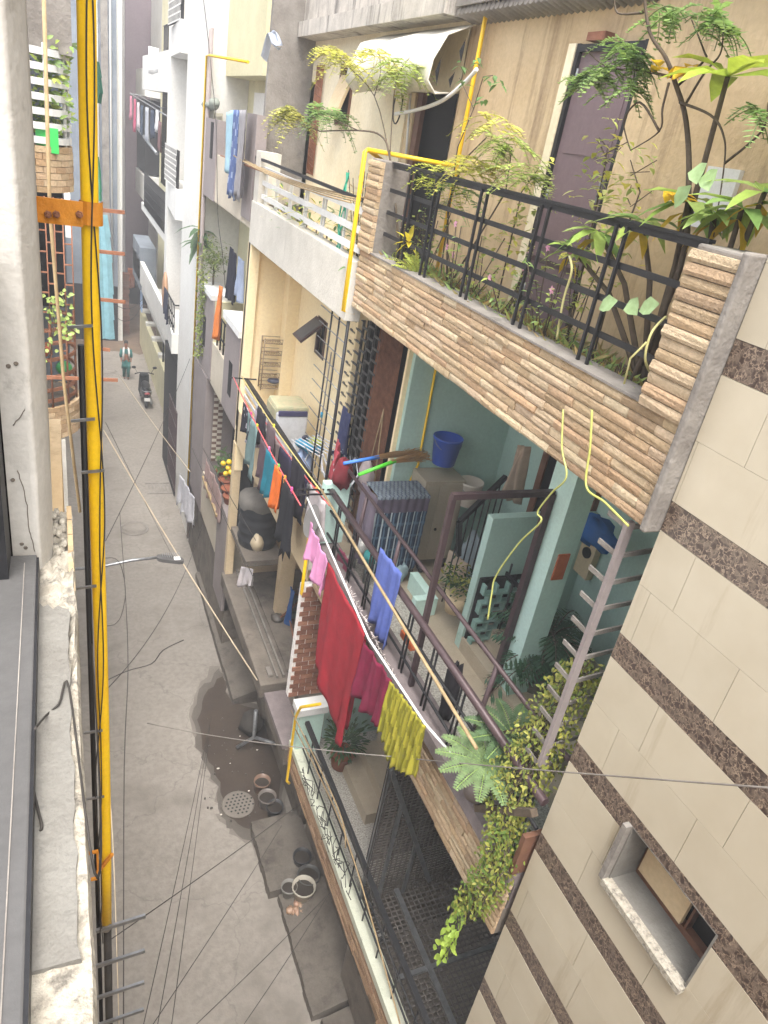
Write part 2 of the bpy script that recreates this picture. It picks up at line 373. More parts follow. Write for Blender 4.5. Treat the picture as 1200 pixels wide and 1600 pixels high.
# damp patch below the broken drain, irregular outline
g = MB(); P = [(305, 1125), (318, 1085), (345, 1050), (352, 1080), (372, 1100), (420, 1110), (450, 1160), (440, 1240), (420, 1300), (395, 1308), (365, 1288), (345, 1262), (342, 1235), (330, 1200), (312, 1170)]
pts = []
for i, (px, py) in enumerate(P):
    qx, qy = P[(i + 1) % len(P)]
    for t in range(4): pts.append(aZ(px + (qx - px) * t / 4 + rnd(-3, 3), py + (qy - py) * t / 4 + rnd(-3, 3), .008))
cen = sum(pts, V()) / len(pts)
g.add([cen + (p - cen) * 1.14 + V((rnd(-.05, .05), rnd(-.08, .08), -.0033)) for p in pts], [tuple(range(len(pts)))[::-1]]); struct(g, 'drying_edge', M['dampfaint']); g = MB()
g.add([cen + (p - cen) * 1.07 + V((rnd(-.03, .03), rnd(-.05, .05), -.002)) for p in pts], [tuple(range(len(pts)))[::-1]]); struct(g, 'damp_edge', M['damp'])
g = MB(); g.add([cen + (p - cen) * .96 + V((.02, 0, .002)) for p in pts], [tuple(range(len(pts)))[::-1]]); struct(g, 'wet_patch', M['wet'])
g = MB()
for (px, py) in ((180, 545), ):
    c = aZ(200, 520, .008); pts = [c + V((math.cos(a * .3) * 1.9 * (1 + .2 * math.sin(a * 1.7)), math.sin(a * .3) * 3 * (1 + .15 * math.cos(a * 2.3)), 0)) for a in range(21)]
g.add(pts, [tuple(range(21))]); struct(g, 'sand_patch', M['dirt'])
# debris on the wet patch
g = MB()
for i in range(60):
    q = aZ(rnd(320, 430), rnd(1120, 1290), .01); r = rnd(.006, .022)
    if rnd(0, 1) < .12: g.blob(q, r * 1.6, r, .008, s(206, 200, 190), 5, 3)
    else: g.blob(q, r, r * 1.4, r * .7, s(60, 54, 48), 5, 3)
tag(g.build('litter', M['plastic']), 'scattered scraps of litter on the wet patch', 'litter', kind='stuff')
# manhole covers
def manhole(c, r, label):
    t = thing('manhole_cover', label, 'manhole cover', c, 'round manhole covers in the lane')
    MB().lathe(c, [(r * 1.22, 0), (r * 1.22, .012), (r * 1.04, .014), (r * 1.04, 0)], 40).build('rim', M['conc'], t)
    l = MB().lathe(c, [(r, 0), (r, .01), (r * .96, .013), (r * .82, .013), (r * .8, .008), (r * .2, .008)], 40); l.build('lid', M['road'], t)
    return t
manhole(aZ(210, 826, .005), .29, 'round concrete manhole cover in the lane, the one before the street lamp')
manhole(aZ(168, 580, .005), .3, 'round manhole cover at the far end of the lane near the walking woman')
t = thing('drain_grate', 'rectangular drain grate in the lane beside the white house', 'drain grate', aZ(250, 763, .006))
g = MB(); c = aZ(250, 763, .006)
for i in range(7): g.box(c.x - .32 + i * .1, c.x - .27 + i * .1, c.y - .28, c.y + .28, .006, .02)
g.build('bars', M['conc'], t)
g = MB(); g.box(c.x - .38, c.x + .4, c.y - .34, c.y - .29, .006, .024).box(c.x - .38, c.x + .4, c.y + .29, c.y + .34, .006, .024); g.build('frame', M['conc'], t)
c = aZ(372, 1257, .012); t = thing('drain_cover', 'pale round drain cover full of small holes on the wet patch', 'drain cover', c)
g = MB(); g.lathe(c, [(.26, 0), (.26, .012), (.24, .018)], 28); g.build('lid', M['dampfaint'], t)
g = MB()
for i in range(-3, 4):
    for j in range(-3, 4):
        if i * i + j * j < 11: g.lathe(c + V((i * .066 + (j % 2) * .03, j * .06, .0185)), [(.017, 0), (.017, .001)], 9)
g.build('holes', M['dark'], t)

# ================================================================== MARBLE HOUSE (right, nearest)
MX = 2.78
t = thing('marble_house', 'house clad in beige marble tiles with dark brown marble bands, nearest on the right', 'house', (MX, -1, 0))
w0, w1, wz0, wz1 = 1.14, 1.78, 6.18, 6.63
g = MB()
bands = [9.115 + .83 * k for k in range(-11, 4)]
g.box(MX + .012, MX + .3, -7, w0, 0, 12.2).box(MX + .012, MX + .3, w1, 2.34, 0, 12.2).box(MX + .012, MX + .3, w0, w1, 0, wz0).box(MX + .012, MX + .3, w0, w1, wz1, 12.2)
g.box(MX + .3, 8, 2.0, 2.34, 0, 12.2).box(3.4, 8, -7, 2, 12.0, 12.2)
g.build('wall', M['joint'], t)
TC = 1.0
def tile_rect(mb, ya, yb, za, zb, x0, th):
    """a tile clipped around the window opening"""
    if yb - ya < .004 or zb - za < .004: return
    if za >= wz1 or zb <= wz0 or ya >= w1 or yb <= w0: mb.box(x0 - th, x0, ya, yb, za, zb, (TC,) * 3); return
    tile_rect(mb, ya, min(yb, w0), za, zb, x0, th); tile_rect(mb, max(ya, w1), yb, za, zb, x0, th)
    a, b = max(ya, w0), min(yb, w1)
    tile_rect(mb, a, b, za, min(zb, wz0), x0, th); tile_rect(mb, a, b, max(za, wz1), zb, x0, th)
g = MB(); gbs = []
for i, zb in enumerate(bands):
    z0 = zb + .085; z1 = zb + .83 - .085
    for row in range(2):
        za = z0 + (z1 - z0) / 2 * row; zc = z0 + (z1 - z0) / 2 * (row + 1); y = -7 + rnd(0, .6)
        TC = 1; tile_rect(g, -7, y - .0015, za + .0008, zc - .0008, MX + .01, .01)
        while y < 2.34:
            yb = min(y + .61, 2.34); TC = rnd(.95, 1.02); tile_rect(g, y + .0015, yb - .0015, za + .0008, zc - .0008, MX + .01, .01); y += .61
    y = -7; gb = MB(); gbs.append(gb)
    while y < 2.34:
        yb = min(y + .61, 2.34); tile_rect(gb, y + .001, yb - .001, zb - .083, zb + .083, MX + .011, .01); y += .61
g.build('tile_cladding', M['marble'], t)
for gb in gbs: gb.build('marble_band', M['emperador'], t)
# window
g = MB(); fx = MX + .2
g.box(MX + .0, MX + .3, w0, w0 + .012, wz0, wz1).box(MX, MX + .3, w1 - .012, w1, wz0, wz1).box(MX + .021, MX + .3, w0 + .012, w1 - .012, wz0, wz0 + .006).box(MX + .0, MX + .3, w0 + .012, w1 - .012, wz1 - .006, wz1)
fr = g.build('window', M['sillgrey'], t)
MB().box(MX - .045, MX + .02, w0 - .0, w1 + .0, wz0 - .028, wz0 + .012).build('sill', M['sill'], fr)
MB().box(MX - .043, MX + .02, w1 - .004, w1 + .03, wz0, wz1 + .0).build('side_trim', M['conc'], fr)
g = MB()
for a, b, c_, d in ((w0, w1, wz0, wz0 + .05), (w0, w1, wz1 - .04, wz1), (w0, w0 + .04, wz0 + .05, wz1 - .04), (w1 - .04, w1, wz0 + .05, wz1 - .04), (1.36, 1.4, wz0 + .05, wz1 - .04)): g.box(fx, fx + .05, a + .013, b - .013, c_ + .002, d)
g.build('frame', M['brownwood'], fr)
MB().box(fx - .03, fx - .005, 1.4, 1.74, wz0 + .07, wz1 - .02).build('shutter_panel', M['creamband'], fr)
MB().box(fx + .06, fx + .065, w0 + .02, w1 - .02, wz0 + .02, wz1).build('pane', M['dark'], fr)

# ================================================================== BRICK HOUSE
BX = 2.7; by0, by1 = 2.38, 6.93
H = thing('brick_house', 'three storey house with split brick fronted balconies, teal walls and planters, beside the marble house', 'house', (BX, 4.6, 0))
g = MB()
def slabs(g):
    # level 2: planter slab
    g.box(BX + .058, 5.3, by0, by1, 8.185, 8.5)                     # slab
    g.box(BX + .06, BX + .2, by0, by1, 8.5, 8.74)                # planter kerb
    g.box(3.3, 3.36, by0 + .3, by1 - .3, 8.5, 8.7)
    # level 1
    g.box(BX + .058, 5.3, by0, by1, 4.715, 5.0)
    # ground
    g.box(BX + .058, 5.3, 4.62, by1 + .02, 1.625, 1.95)
    g.box(BX + .058, 2.95, by0, 4.62, 1.625, 1.95)
    g.box(3.15, 5.3, 4.62, by1 - .1, 0, 1.62)
MB().box(BX + .07, 5.0, by0 + .03, by1 - .04, 8.17, 8.184).box(BX + .07, 5.0, by0 + .03, by1 - .04, 4.70, 4.714).each('ceiling', M['ceiling'], H)  # thin white planes added below the slabs to bounce light inward
slabs(g); g.each('slab', M['concdark'], H)
g = MB(); g.box(5.0, 5.25, by0, by1, 1.95, 4.71).box(5.0, 5.25, by0, by1, 5.0, 8.18); g.build('back_wall', M['teal'], H)
g = MB(); g.box(3.55, 5.0, by1 - .03, by1 + .1, 5.0, 8.18); g.box(3.25, 5.0, by1 - .03, by1 + .1, 1.95, 4.71); g.build('party_wall', M['teal'], H)
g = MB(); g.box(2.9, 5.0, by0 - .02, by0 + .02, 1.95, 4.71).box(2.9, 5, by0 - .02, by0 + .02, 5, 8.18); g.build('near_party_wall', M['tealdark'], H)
# level 2 cladding
g = MB(); clad(g, BX + .03, by0, by1, 8.18, 8.75); g.build('brick_parapet', M['brick'], H)
g = MB(); clad(g, BX + .0, 2.39, 2.70, 8.75, 9.52, .058, one=True, thick=.045); g.build('brick_pier', M['brick'], H)
g = MB(); clad(g, BX + .0, 6.63, 6.93, 8.75, 9.55, .058, one=True, thick=.045); g.build('brick_pier', M['brick'], H)
g = MB(); g.box(BX + .028, BX + .33, 2.39, 2.695, 8.752, 9.545).box(BX + .028, BX + .3, 6.635, 6.925, 8.752, 9.565).box(BX - .02, BX + .12, 2.345, 2.388, 8.18, 9.56); g.each('pier_core', M['conc'], H, bevel=.012)
g = MB(); g.box(BX + .02, BX + .22, 2.7, 6.63, 8.752, 8.766); g.build('planter_kerb', M['conc'], H)
# soil and weeds
MB().box(BX + .2, 3.3, 2.7, 6.62, 8.5, 8.7).build('soil', M['soil'], H)
# level 2 railing
rl = MB(); rx = 2.83
for z in (9.53, 9.33, 9.14, 8.95): rl.box(rx - .008, rx + .008, 2.72, 6.62, z - .017, z + .017)
pairs = []
for px, py in ((663, 427), (727, 463), (810, 510), (913, 567), (628, 400)): pairs.append(aX(px, py, rx).y)
for y in pairs:
    for dy in (-.045, .045): rl.bar((rx - .02, y + dy, 8.74), (rx - .02, y + dy, 9.53), .018)
rr = rl.build('railing', M['iron'], H)
rc = MB().box(rx - .02, rx + .02, 2.71, 6.64, 9.548, 9.565); rc.build('top_rail', M['iron'], rr)
# level 2 back wall with plum door
g = MB(); dy0, dy1, dz = 4.33, 5.14, 10.55
g.box(3.5, 3.7, dy1, by1, 8.5, 12.2).box(3.5, 3.7, dy0, dy1, dz, 12.2).box(3.42, 3.7, 2.36, dy0, 8.5, 12.2)
g.build('terrace_wall', M['peach'], H)
g = MB()
g.box(3.3, 3.52, by0, by1, 10.86, 10.98)
for i in range(34): g.lathe(V((3.32, 4.4 + i * .075, 10.83)), [(.034, 0), (.034, .36)], 8, ax=V((1, 0, -.25)))
g.build('corrugated_eave', M['conc'], H)
g = MB(); g.box(3.44, 3.5, dy0 + .02, dy0 + .06, 8.5, dz).box(3.44, 3.5, dy1 - .06, dy1 - .02, 8.5, dz).box(3.44, 3.5, dy0 + .06, dy1 - .06, dz - .05, dz - .005)
d = g.build('door', M['iron'], H)
MB().box(3.47, 3.49, dy0 + .06, dy1 - .06, 9.12, dz - .05).box(3.47, 3.49, dy0 + .06, dy1 - .06, 8.5, 9.08).build('door_panel', M['door'], d)
MB().lathe((3.462, 4.46, 9.62), [(.012, 0), (.012, .1)], 10, ax=V((0, 0, 1))).box(3.462, 3.472, 4.44, 4.48, 9.58, 9.76).build('handle', M['steel'], d)
for hz_ in (8.8, 9.5, 10.3): MB().lathe((3.462, dy1 - .07, hz_), [(.012, 0), (.012, .1)], 8).build('hinge', M['steel'], d)
for za_, zb_ in ((9.2, 9.8), (9.86, 10.44)): MB().box(3.464, 3.472, dy0 + .14, dy1 - .14, za_, zb_).build('raised_panel', M['door'], d)
MB().box(3.465, 3.475, dy0 + .06, dy1 - .06, 9.08, 9.12).build('cross_rail', M['rail'], d)
MB().box(3.43, 3.5, dy1 - .02, dy1 + .07, 8.5, dz + .0).build('door_jamb', M['oldwhite'], H)
g = MB(); g.box(3.42, 3.5, 4.8, 5.0, dz + .01, dz + .06); g.build('lintel_brick', M['redbrick'], H)
g = MB(); q = aX(1125, 300, 3.42); g.box(3.39, 3.42, q.y - .12, q.y + .12, q.z - .2, q.z + .12); g.build('notice_plate', M['paper'], H)

# level 1 parapet, coping, railing
g = MB(); clad(g, BX + .03, by0, by1, 4.71, 5.28, .062); g.build('brick_parapet', M['brick'], H)
g = MB(); g.hexa([(BX, by0, 5.28), (2.96, by0, 5.28), (2.96, by1, 5.28), (BX, by1, 5.28), (BX + .02, by0, 5.38), (2.93, by0, 5.42), (2.93, by1, 5.42), (BX + .02, by1, 5.38)]); g.box(2.78, 2.96, by0, by1, 5.0, 5.28)
g.build('coping', M['coping'], H)
g = MB(); g.box(2.96, 3.52, by0, by1, 5.0, 5.14); g.build('terrazzo_strip', M['terrazzo'], H)
g = MB(); g.box(3.52, 5, by0, by1, 5.0, 5.135).box(3.72, 5, 3.3, 5.0, 5.135, 5.3); g.build('tile_floor', M['floor'], H)
g = MB(); RZ = 6.12
g.tube([(BX + .06, by0, RZ), (BX + .06, by1 - .1, RZ)], .034, 10)
rr = g.build('railing', M['rail'], H)
MB().tube([(2.88, by0, 6.43), (2.88, by1 - .15, 6.43)], .02, 8).build('upper_rail', M['rail'], rr)
g = MB()
for z in (5.56, 5.86): g.tube([(BX + .08, by0, z), (BX + .08, by1, z)], .014, 6)
g.build('lower_rail', M['iron'], rr)
g = MB(); y = by0 + .12
while y < by1:
    for d_ in (0, .06): g.tube([(BX + .08, y + d_, 5.4), (BX + .08, y + d_, RZ)], .011, 6)
    y += .5
g.each('baluster', M['iron'], rr)
for y in (2.6, 3.35, 5.2, 6.1): MB().tube([(2.82, y, 5.4), (2.88, y, 6.43)], .021, 8).build('post', M['rail'], rr)
MB().box(BX - .02, 2.98, by1 - .13, by1 - .01, 5.42, 6.2).build('corner_post', M['tealpale'], rr)
# gate frame
f = MB(); f.bar((2.8, 4.32, 5.4), (2.78, 4.32, 7.36), .045).bar((3.71, 4.3, 5.12), (3.71, 4.3, 7.36), .06); fo = f.build('gate_frame', M['rail'], H)
MB().bar((2.76, 4.31, 7.36), (3.74, 4.31, 7.36), .05).build('cross_bar', M['rail'], fo)
# pillar
g = MB(); g.box(3.75, 3.99, 4.1, 4.4, 5.14, 8.18); pl = g.build('pillar', M['tealpale'], H)
q = aY(877, 885, 4.085); g = MB(); g.box(q.x - .06, q.x + .06, 4.085, 4.098, q.z - .14, q.z + .12); g.build('orange_plate', mat('faded_orange', s(196, 112, 74), s(176, 92, 58), 8), pl)
# stair block and railing behind
g = MB(); g.box(3.72, 4.99, 5.0, 5.1, 5.14, 6.72); g.build('stair_wall', M['teal'], H)
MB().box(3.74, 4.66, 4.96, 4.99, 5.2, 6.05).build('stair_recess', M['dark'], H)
g = MB()
for i in range(1, 4): g.box(3.75 + i * .22, 4.24, 4.62, 5.3, 5.137 + i * .001, 5.3 + i * .17)
g.build('stair', M['floor'], H)
# pierced screen wall of small brick-shaped openings
g = MB(); q = aX(835, 945, 4.22); z0 = 5.22
for r_ in range(7):
    zz = z0 + r_ * .115
    g.box(3.74, 4.62, 4.86, 4.93, zz, zz + .022)
    for k in range(6):
        yy = 3.74 + k * .14 + (r_ % 2) * .07; g.box(yy, yy + .022, 4.86, 4.93, zz + .022, zz + .115)
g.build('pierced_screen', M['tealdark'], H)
# stair railing
sr = MB(); pts = [aX(760, 785, 3.9), aX(720, 815, 3.75), aX(716, 870, 3.75)]
sr.bar(aY(790, 745, 5.9), aY(718, 815, 5.6), .05); sr.bar(aY(718, 815, 5.6), aY(716, 868, 5.6), .05)
so = sr.build('stair_railing', M['iron'], H)
g = MB()
for i in range(7):
    a = aY(722 + i * 12, 812 - i * 11, 5.6 + i * .04); g.tube([a, (a.x, a.y, a.z - 1.05)], .009, 5)
g.build('stair_baluster', M['iron'], so)
# brown double door frame in back wall
g = MB(); g.box(4.93, 5.0, 5.05, 5.15, 5.14, 7.5).box(4.93, 5, 5.95, 6.05, 5.14, 7.5).box(4.93, 5, 5.15, 5.95, 7.4, 7.5); dd = g.build('door', M['brownwood'], H)
MB().box(4.95, 4.985, 5.15, 5.95, 5.14, 7.4).build('door_panel', M['dark'], dd)  # near-black sheet stands for the shade in the doorway
MB().box(3.45, 3.72, 5.6, 5.7, 5.137, 5.36).box(3.62, 3.72, 5.7, 6.15, 5.137, 5.36).build('low_curb', M['tealpale'], H)
# black gate of the stair
g = MB()
for i in range(9): g.tube([(4.05, 4.45 + i * .1, 5.2), (4.05, 4.45 + i * .1, 6.15 + (i % 2) * .06)], .011, 5)
for z in (5.3, 5.7, 6.05): g.box(4.04, 4.06, 4.4, 5.3, z, z + .04)
for i in range(4):
    c = V((4.03, 4.55 + i * .2, 5.5)); g.tube([c + V((0, math.cos(a * .5) * .09, math.sin(a * .5) * .13)) for a in range(13)], .009, 5)
g.build('stair_gate', M['iron'], H)
MB().tube([(3.5, by1 - .05, 5.2), (3.84, by1 - .05, 6.4), (3.8, by1 - .05, 8.18)], .015, 6).build('yellow_riser', M['yellow'], H)
# electric board on back wall
g = MB(); q = aX(915, 865, 4.98); g.box(4.9, 4.98, q.y - .2, q.y + .24, q.z - .2, q.z + .22); eb = g.build('meter_box', M['creamband'], H)
g = MB(); g.lathe((4.9, q.y - .1, q.z + .08), [(.06, 0), (.06, .02)], 16, ax=V((-1, 0, 0))).lathe((4.9, q.y + .1, q.z - .1), [(.05, 0), (.05, .02)], 16, ax=V((-1, 0, 0))); g.build('dial', M['black'], eb)

# ground storey of the brick house
g = MB(); clad(g, BX + .03, by0, by1 - .0, 1.62, 2.02, .06, pal=[s(166, 138, 110), s(150, 122, 96), s(176, 148, 120)]); g.build('brick_parapet', M['brick'], H)
MB().box(BX + .015, BX + .18, by0, by1 - .02, 2.02, 2.12).build('parapet_cap', mat('pale_green_white_paint', s(202, 204, 186), s(184, 188, 170), 6, .85, .3, stain=s(96, 92, 86), sscale=5, sth=.58), H)
MB().box(2.9, 5, 4.62, by1, 1.95, 2.02).build('terrazzo_floor', M['terrazzo'], H)
g = MB(); g.bar((2.79, by0, 2.78), (2.79, 6.55, 2.78), .055); 
rr = g.build('railing', M['iron'], H)
g = MB()
for z in (2.3, 2.54): g.tube([(2.79, by0, z), (2.79, 6.55, z)], .012, 6)
y = by0 + .1
while y < 6.5: g.tube([(2.79, y, 2.14), (2.79, y, 2.78)], .01, 6); y += .42
g.each('baluster', M['iron'], rr)
MB().box(2.74, 3.1, 6.72, 6.93, 2.02, 2.75).build('gate_pillar', M['tealpale'], H)
MB().box(2.7, 3.14, 6.69, 6.93, 2.75, 2.86).build('pillar_cap', M['paper'], H)
g = MB(); g.box(2.62, 3.3, 6.95, 7.05, 2.9, 4.71); 
for i in range(24):
    for k in range(4): 
        c = vary(random.choice([s(150, 104, 84), s(134, 92, 74), s(164, 120, 98)]), .12); z = 2.9 + i * .075; x = 2.62 + k * .18 + (i % 2) * .09 - .045
        g.box(max(2.625, x + .004), min(3.295, x + .172), 6.93 + rnd(0, .012), 6.952, z + .005, z + .068, c)
g.build('brick_pillar', M['brick'], H)
MB().box(3.3, 3.9, 5.4, 6.4, 2.02, 2.2).box(3.55, 3.95, 5.2, 6.4, 2.2, 2.38).box(3.8, 4.2, 5.2, 6.4, 2.38, 2.56).box(4.05, 5, 5.2, 6.4, 2.56, 2.74).build('entry_step', M['floor'], H)
# steel mesh gate across the ground floor
gy = 4.45; x0_, x1_ = 2.86, 4.6; g = MB(); z = 1.98
while z < 4.68: g.box(x0_, x1_, gy - .006, gy + .006, z, z + .016); z += .046
x = x0_
while x < x1_: g.box(x, x + .012, gy - .012, gy - .0, 1.98, 4.68); x += .062
mg = g.build('mesh_gate', M['mesh'], H)
g = MB(); g.bar((2.86, gy - .03, 4.2), (3.75, gy - .03, 2.1), .05)
for x, zt in ((2.86, 4.68), (3.1, 3.6), (3.42, 2.85), (4.3, 4.68)): g.bar((x, gy - .03, 1.98), (x, gy - .03, zt), .035)
g.build('gate_bar', M['steel'], mg)
MB().box(3.15, 4.9, 4.9, 4.94, 2.02, 4.7).build('shade_backing', M['dark'], H)  # dark sheet added as the shade behind the mesh gate
MB().box(2.96, 5, by0 + .03, 4.6, .2, .9).build('stairwell_floor', M['concdark'], H)
g = MB(); y = by0 + .04
while y < 4.44: g.box(2.93, 4.8, y, y + .02, 2.0, 2.012); y += .058
x = 2.93
while x < 4.8: g.box(x, x + .014, by0 + .03, 4.44, 2.014, 2.024); x += .062
fg = g.build('floor_grating', M['mesh'], H)
g = MB(); g.box(2.94, 4.8, 3.5, 3.55, 2.026, 2.06).box(3.3, 3.36, by0 + .03, 4.44, 2.062, 2.09); g.build('grating_bar', M['steel'], fg)
# ================================================================== CREAM HOUSE
cy0, cy1 = 7.06, 11.42
H = thing('cream_house', 'cream painted house with white terrace railing and laundry balcony, second from the marble house', 'house', (2.7, 9.2, 0))
g = MB(); g.box(2.73, 6, cy0, cy1, 8.02, 8.3).box(2.73, 6, cy0, cy1, 4.71, 5.0); g.each('slab', M['cream'], H)
g = MB(); g.box(2.68, 2.85, 6.95, cy1, 8.02, 8.62); g.build('terrace_parapet', M['greyplaster'], H, bevel=.008)
rl = MB()
for z in (8.72, 8.9, 9.08): rl.box(2.75, 2.78, 7.0, 11.2, z - .035, z + .03)
rr = rl.build('railing', M['paper'], H)
g = MB()
for y in (7.6, 8.3, 9.0, 9.7, 10.4, 11.0):
    for d in (0, .09): g.box(2.785, 2.805, y + d, y + d + .025, 8.6, 9.1)
g.each('upright', M['paper'], rr)
MB().bar((2.77, 7.0, 9.17), (2.72, 11.6, 9.2), .035).build('hand_rail', M['iron'], rr)
MB().box(2.7, 3.0, 11.15, cy1, 8.62, 9.3).build('end_pier', M['greyplaster'], H)
# level 2 back wall
g = MB(); X0 = 3.5
wy0, wy1, wz0, wz1 = 9.9, 10.42, 9.8, 10.5; ay0, ay1, az = 6.86, 8.12, 10.24
g.box(X0, X0 + .2, 6.95, ay0 + .09, 8.3, 10.8).box(X0, X0 + .2, ay0 + .09, ay1, az, 10.8).box(X0, X0 + .2, ay1, wy0, 8.3, 10.8).box(X0, X0 + .2, wy0, wy1, 8.3, wz0).box(X0, X0 + .2, wy0, wy1, wz1, 10.8).box(X0, X0 + .2, wy1, 11.719, 8.3, 10.8)
g.build('terrace_wall', M['oldwhite'], H)
g = MB(); g.box(X0 - .28, 6, 6.97, 11.7, 10.8, 10.98).box(X0 - .2, 6, 6.99, 11.72, 10.98, 12.1); g.build('roof_parapet', M['soot'], H)
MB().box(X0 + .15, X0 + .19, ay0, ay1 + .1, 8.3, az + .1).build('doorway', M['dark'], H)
g = MB(); g.box(X0 + .04, X0 + .09, 7.82, 7.95, 8.3, az); g.build('door_edge', M['brownwood'], H)
MB().box(X0 + .02, X0 + .1, 7.96, ay1, 8.3, az).build('door_side_panel', M['creamband'], H)
w = MB()
for a, b, c_, d in ((wy0, wy1, wz1 - .05, wz1), (wy0, wy1, wz0, wz0 + .05), (wy0, wy0 + .05, wz0 + .05, wz1 - .05), (wy1 - .05, wy1, wz0 + .05, wz1 - .05)): w.box(X0 - .02, X0 + .04, a, b, c_, d)
wo = w.build('window', M['brownwood'], H)
w = MB(); w.hexa([(X0 - .2, wy0 + .03, wz0 + .06), (X0 - .16, wy0 + .03, wz0 + .06), (X0 - .16, wy1 - .03, wz0 + .06), (X0 - .2, wy1 - .03, wz0 + .06), (X0 - .01, wy0 + .03, wz1 - .12), (X0 + .02, wy0 + .03, wz1 - .12), (X0 + .02, wy1 - .03, wz1 - .12), (X0 - .01, wy1 - .03, wz1 - .12)])
w.build('open_sash', M['creamband'], wo)
MB().box(X0 + .05, X0 + .06, wy0, wy1, wz0, wz1).build('pane', M['dark'], wo)
w = MB(); gy0, gy1 = 11.1, 11.42
for k in range(9): w.tube([(X0 - .03, gy0 + .04 * k, 9.1), (X0 - .03, gy0 + .04 * k, 10.5)], .008, 5)
for k in range(14): w.bar((X0 - .03, gy0, 9.1 + k * .1), (X0 - .03, gy1, 9.16 + k * .1), .012)
w.build('window_grille', M['rust'], H)
# level 1
X1 = 3.5
g = MB(); g.box(2.7, 3.5, cy1 - .04, cy1 + .1, 5.0, 8.02); g.box(X1, X1 + .15, 8.62, 9.7, 5, 8.02).box(X1, X1 + .15, 10.12, cy1, 5, 8.02).box(X1, X1 + .15, 9.7, 10.12, 5, 6.75).box(X1, X1 + .15, 9.7, 10.12, 7.3, 8.02)
MB().box(X1, X1 + .12, 6.97, 7.02, 5, 8.02).build('side_jamb', M['cream'], H)
g.box(2.7, 2.84, cy1 - .12, cy1 + .06, 4.2, 8.02)
g.build('balcony_wall', M['cream'], H)
MB().box(3.3, 3.5, cy1 - .3, cy1 - .04, 5, 8.02).build('wall_pier', M['cream'], H)
g = MB(); g.box(2.7, 2.8, cy0, cy1, 4.71, 5.32); g.build('balcony_parapet', M['creamband'], H)
g = MB(); g.box(2.8, 3.6, cy0, cy1, 5.0, 5.02); g.build('balcony_floor', M['floor'], H)
# sloping white steel railing with dark top plank
rl = MB(); rl.box(2.75, 2.815, 7.2, cy1 - .1, 5.865, 5.895); rr = rl.build('railing', M['iron'], H)
g = MB()
for z in (5.45, 5.6, 5.74): g.box(2.765, 2.785, 7.2, cy1 - .1, z - .025, z + .025)
y = 7.3
while y < 11.2: g.box(2.79, 2.81, y, y + .025, 5.32, 5.86); y += .65
g.build('slat', M['silver'], rr)
MB().box(2.66, 3.02, 6.95, 7.12, 4.95, 5.5).build('corner_block', M['greyplaster'], H)
# hopper window, brown, tilted open
w = MB()
for a, b, c_, d in ((9.7, 10.12, 7.24, 7.3), (9.7, 10.12, 6.75, 6.8), (9.7, 9.75, 6.8, 7.24), (10.07, 10.12, 6.8, 7.24)): w.box(X1 - .015, X1 + .04, a, b, c_, d)
wo = w.build('window', M['rail'], H)
MB().box(X1 + .06, X1 + .07, 9.72, 10.1, 6.75, 7.3).build('pane', M['dark'], wo)
P0 = [V((X1 - .02, 9.72, 7.27)), V((X1 - .02, 10.12, 7.27)), V((X1 - .36, 10.12, 6.98)), V((X1 - .36, 9.72, 6.98))]; nn = V((-.02, 0, .025))
w = MB(); w.hexa([*P0, *[p + nn for p in P0]]); sh = w.build('sash', M['rail'], wo)
w = MB(); cc = sum(P0, V()) / 4; Q = [cc.lerp(p, .8) + nn * 1.06 for p in P0]; w.hexa([*Q, *[p + nn * .1 for p in Q]]); w.build('sash_pane', M['alu'], wo)
# collapsible black channel gate in a dark opening
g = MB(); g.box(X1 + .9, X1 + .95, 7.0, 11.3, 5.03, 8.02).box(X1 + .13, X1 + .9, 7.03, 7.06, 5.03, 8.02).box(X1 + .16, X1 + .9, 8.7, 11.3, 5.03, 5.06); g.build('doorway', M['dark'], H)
g = MB()
for i in range(5):
    y = 7.75 + i * .2; g.box(X1 - .02, X1 + .01, y, y + .022, 5.02, 7.9)
    for k in range(20): g.box(X1 - .03, X1 - .015, y, y + .2, 5.15 + k * .145 + (i % 2) * .07, 5.175 + k * .145 + (i % 2) * .07)
gt = g.build('grille_door', M['alu'], H)
g = MB()
for i in range(22): g.tube([(X1 - .02, 7.12 + i * .032, 5.02), (X1 - .02, 7.12 + i * .032, 7.95)], .006, 4)
g.build('gate_rod', M['rust'], gt)
MB().box(X1 - .03, X1 + .1, 8.5, 8.64, 5, 8.02).build('door_jamb', M['cream'], H)
# front security rods and rungs between the two slabs
g = MB()
for y in (6.98, 7.25, 7.5): g.tube([(2.74, y, 5.32), (2.74, y, 8.02)], .018 if y < 7 else .01, 6)
go = g.build('front_rod', M['iron'], H)
g = MB()
for k in range(15): g.tube([(2.74, 6.98, 5.5 + k * .175), (2.74, 7.9, 5.5 + k * .175)], .006, 5)
g.build('rung', M['steel'], go)
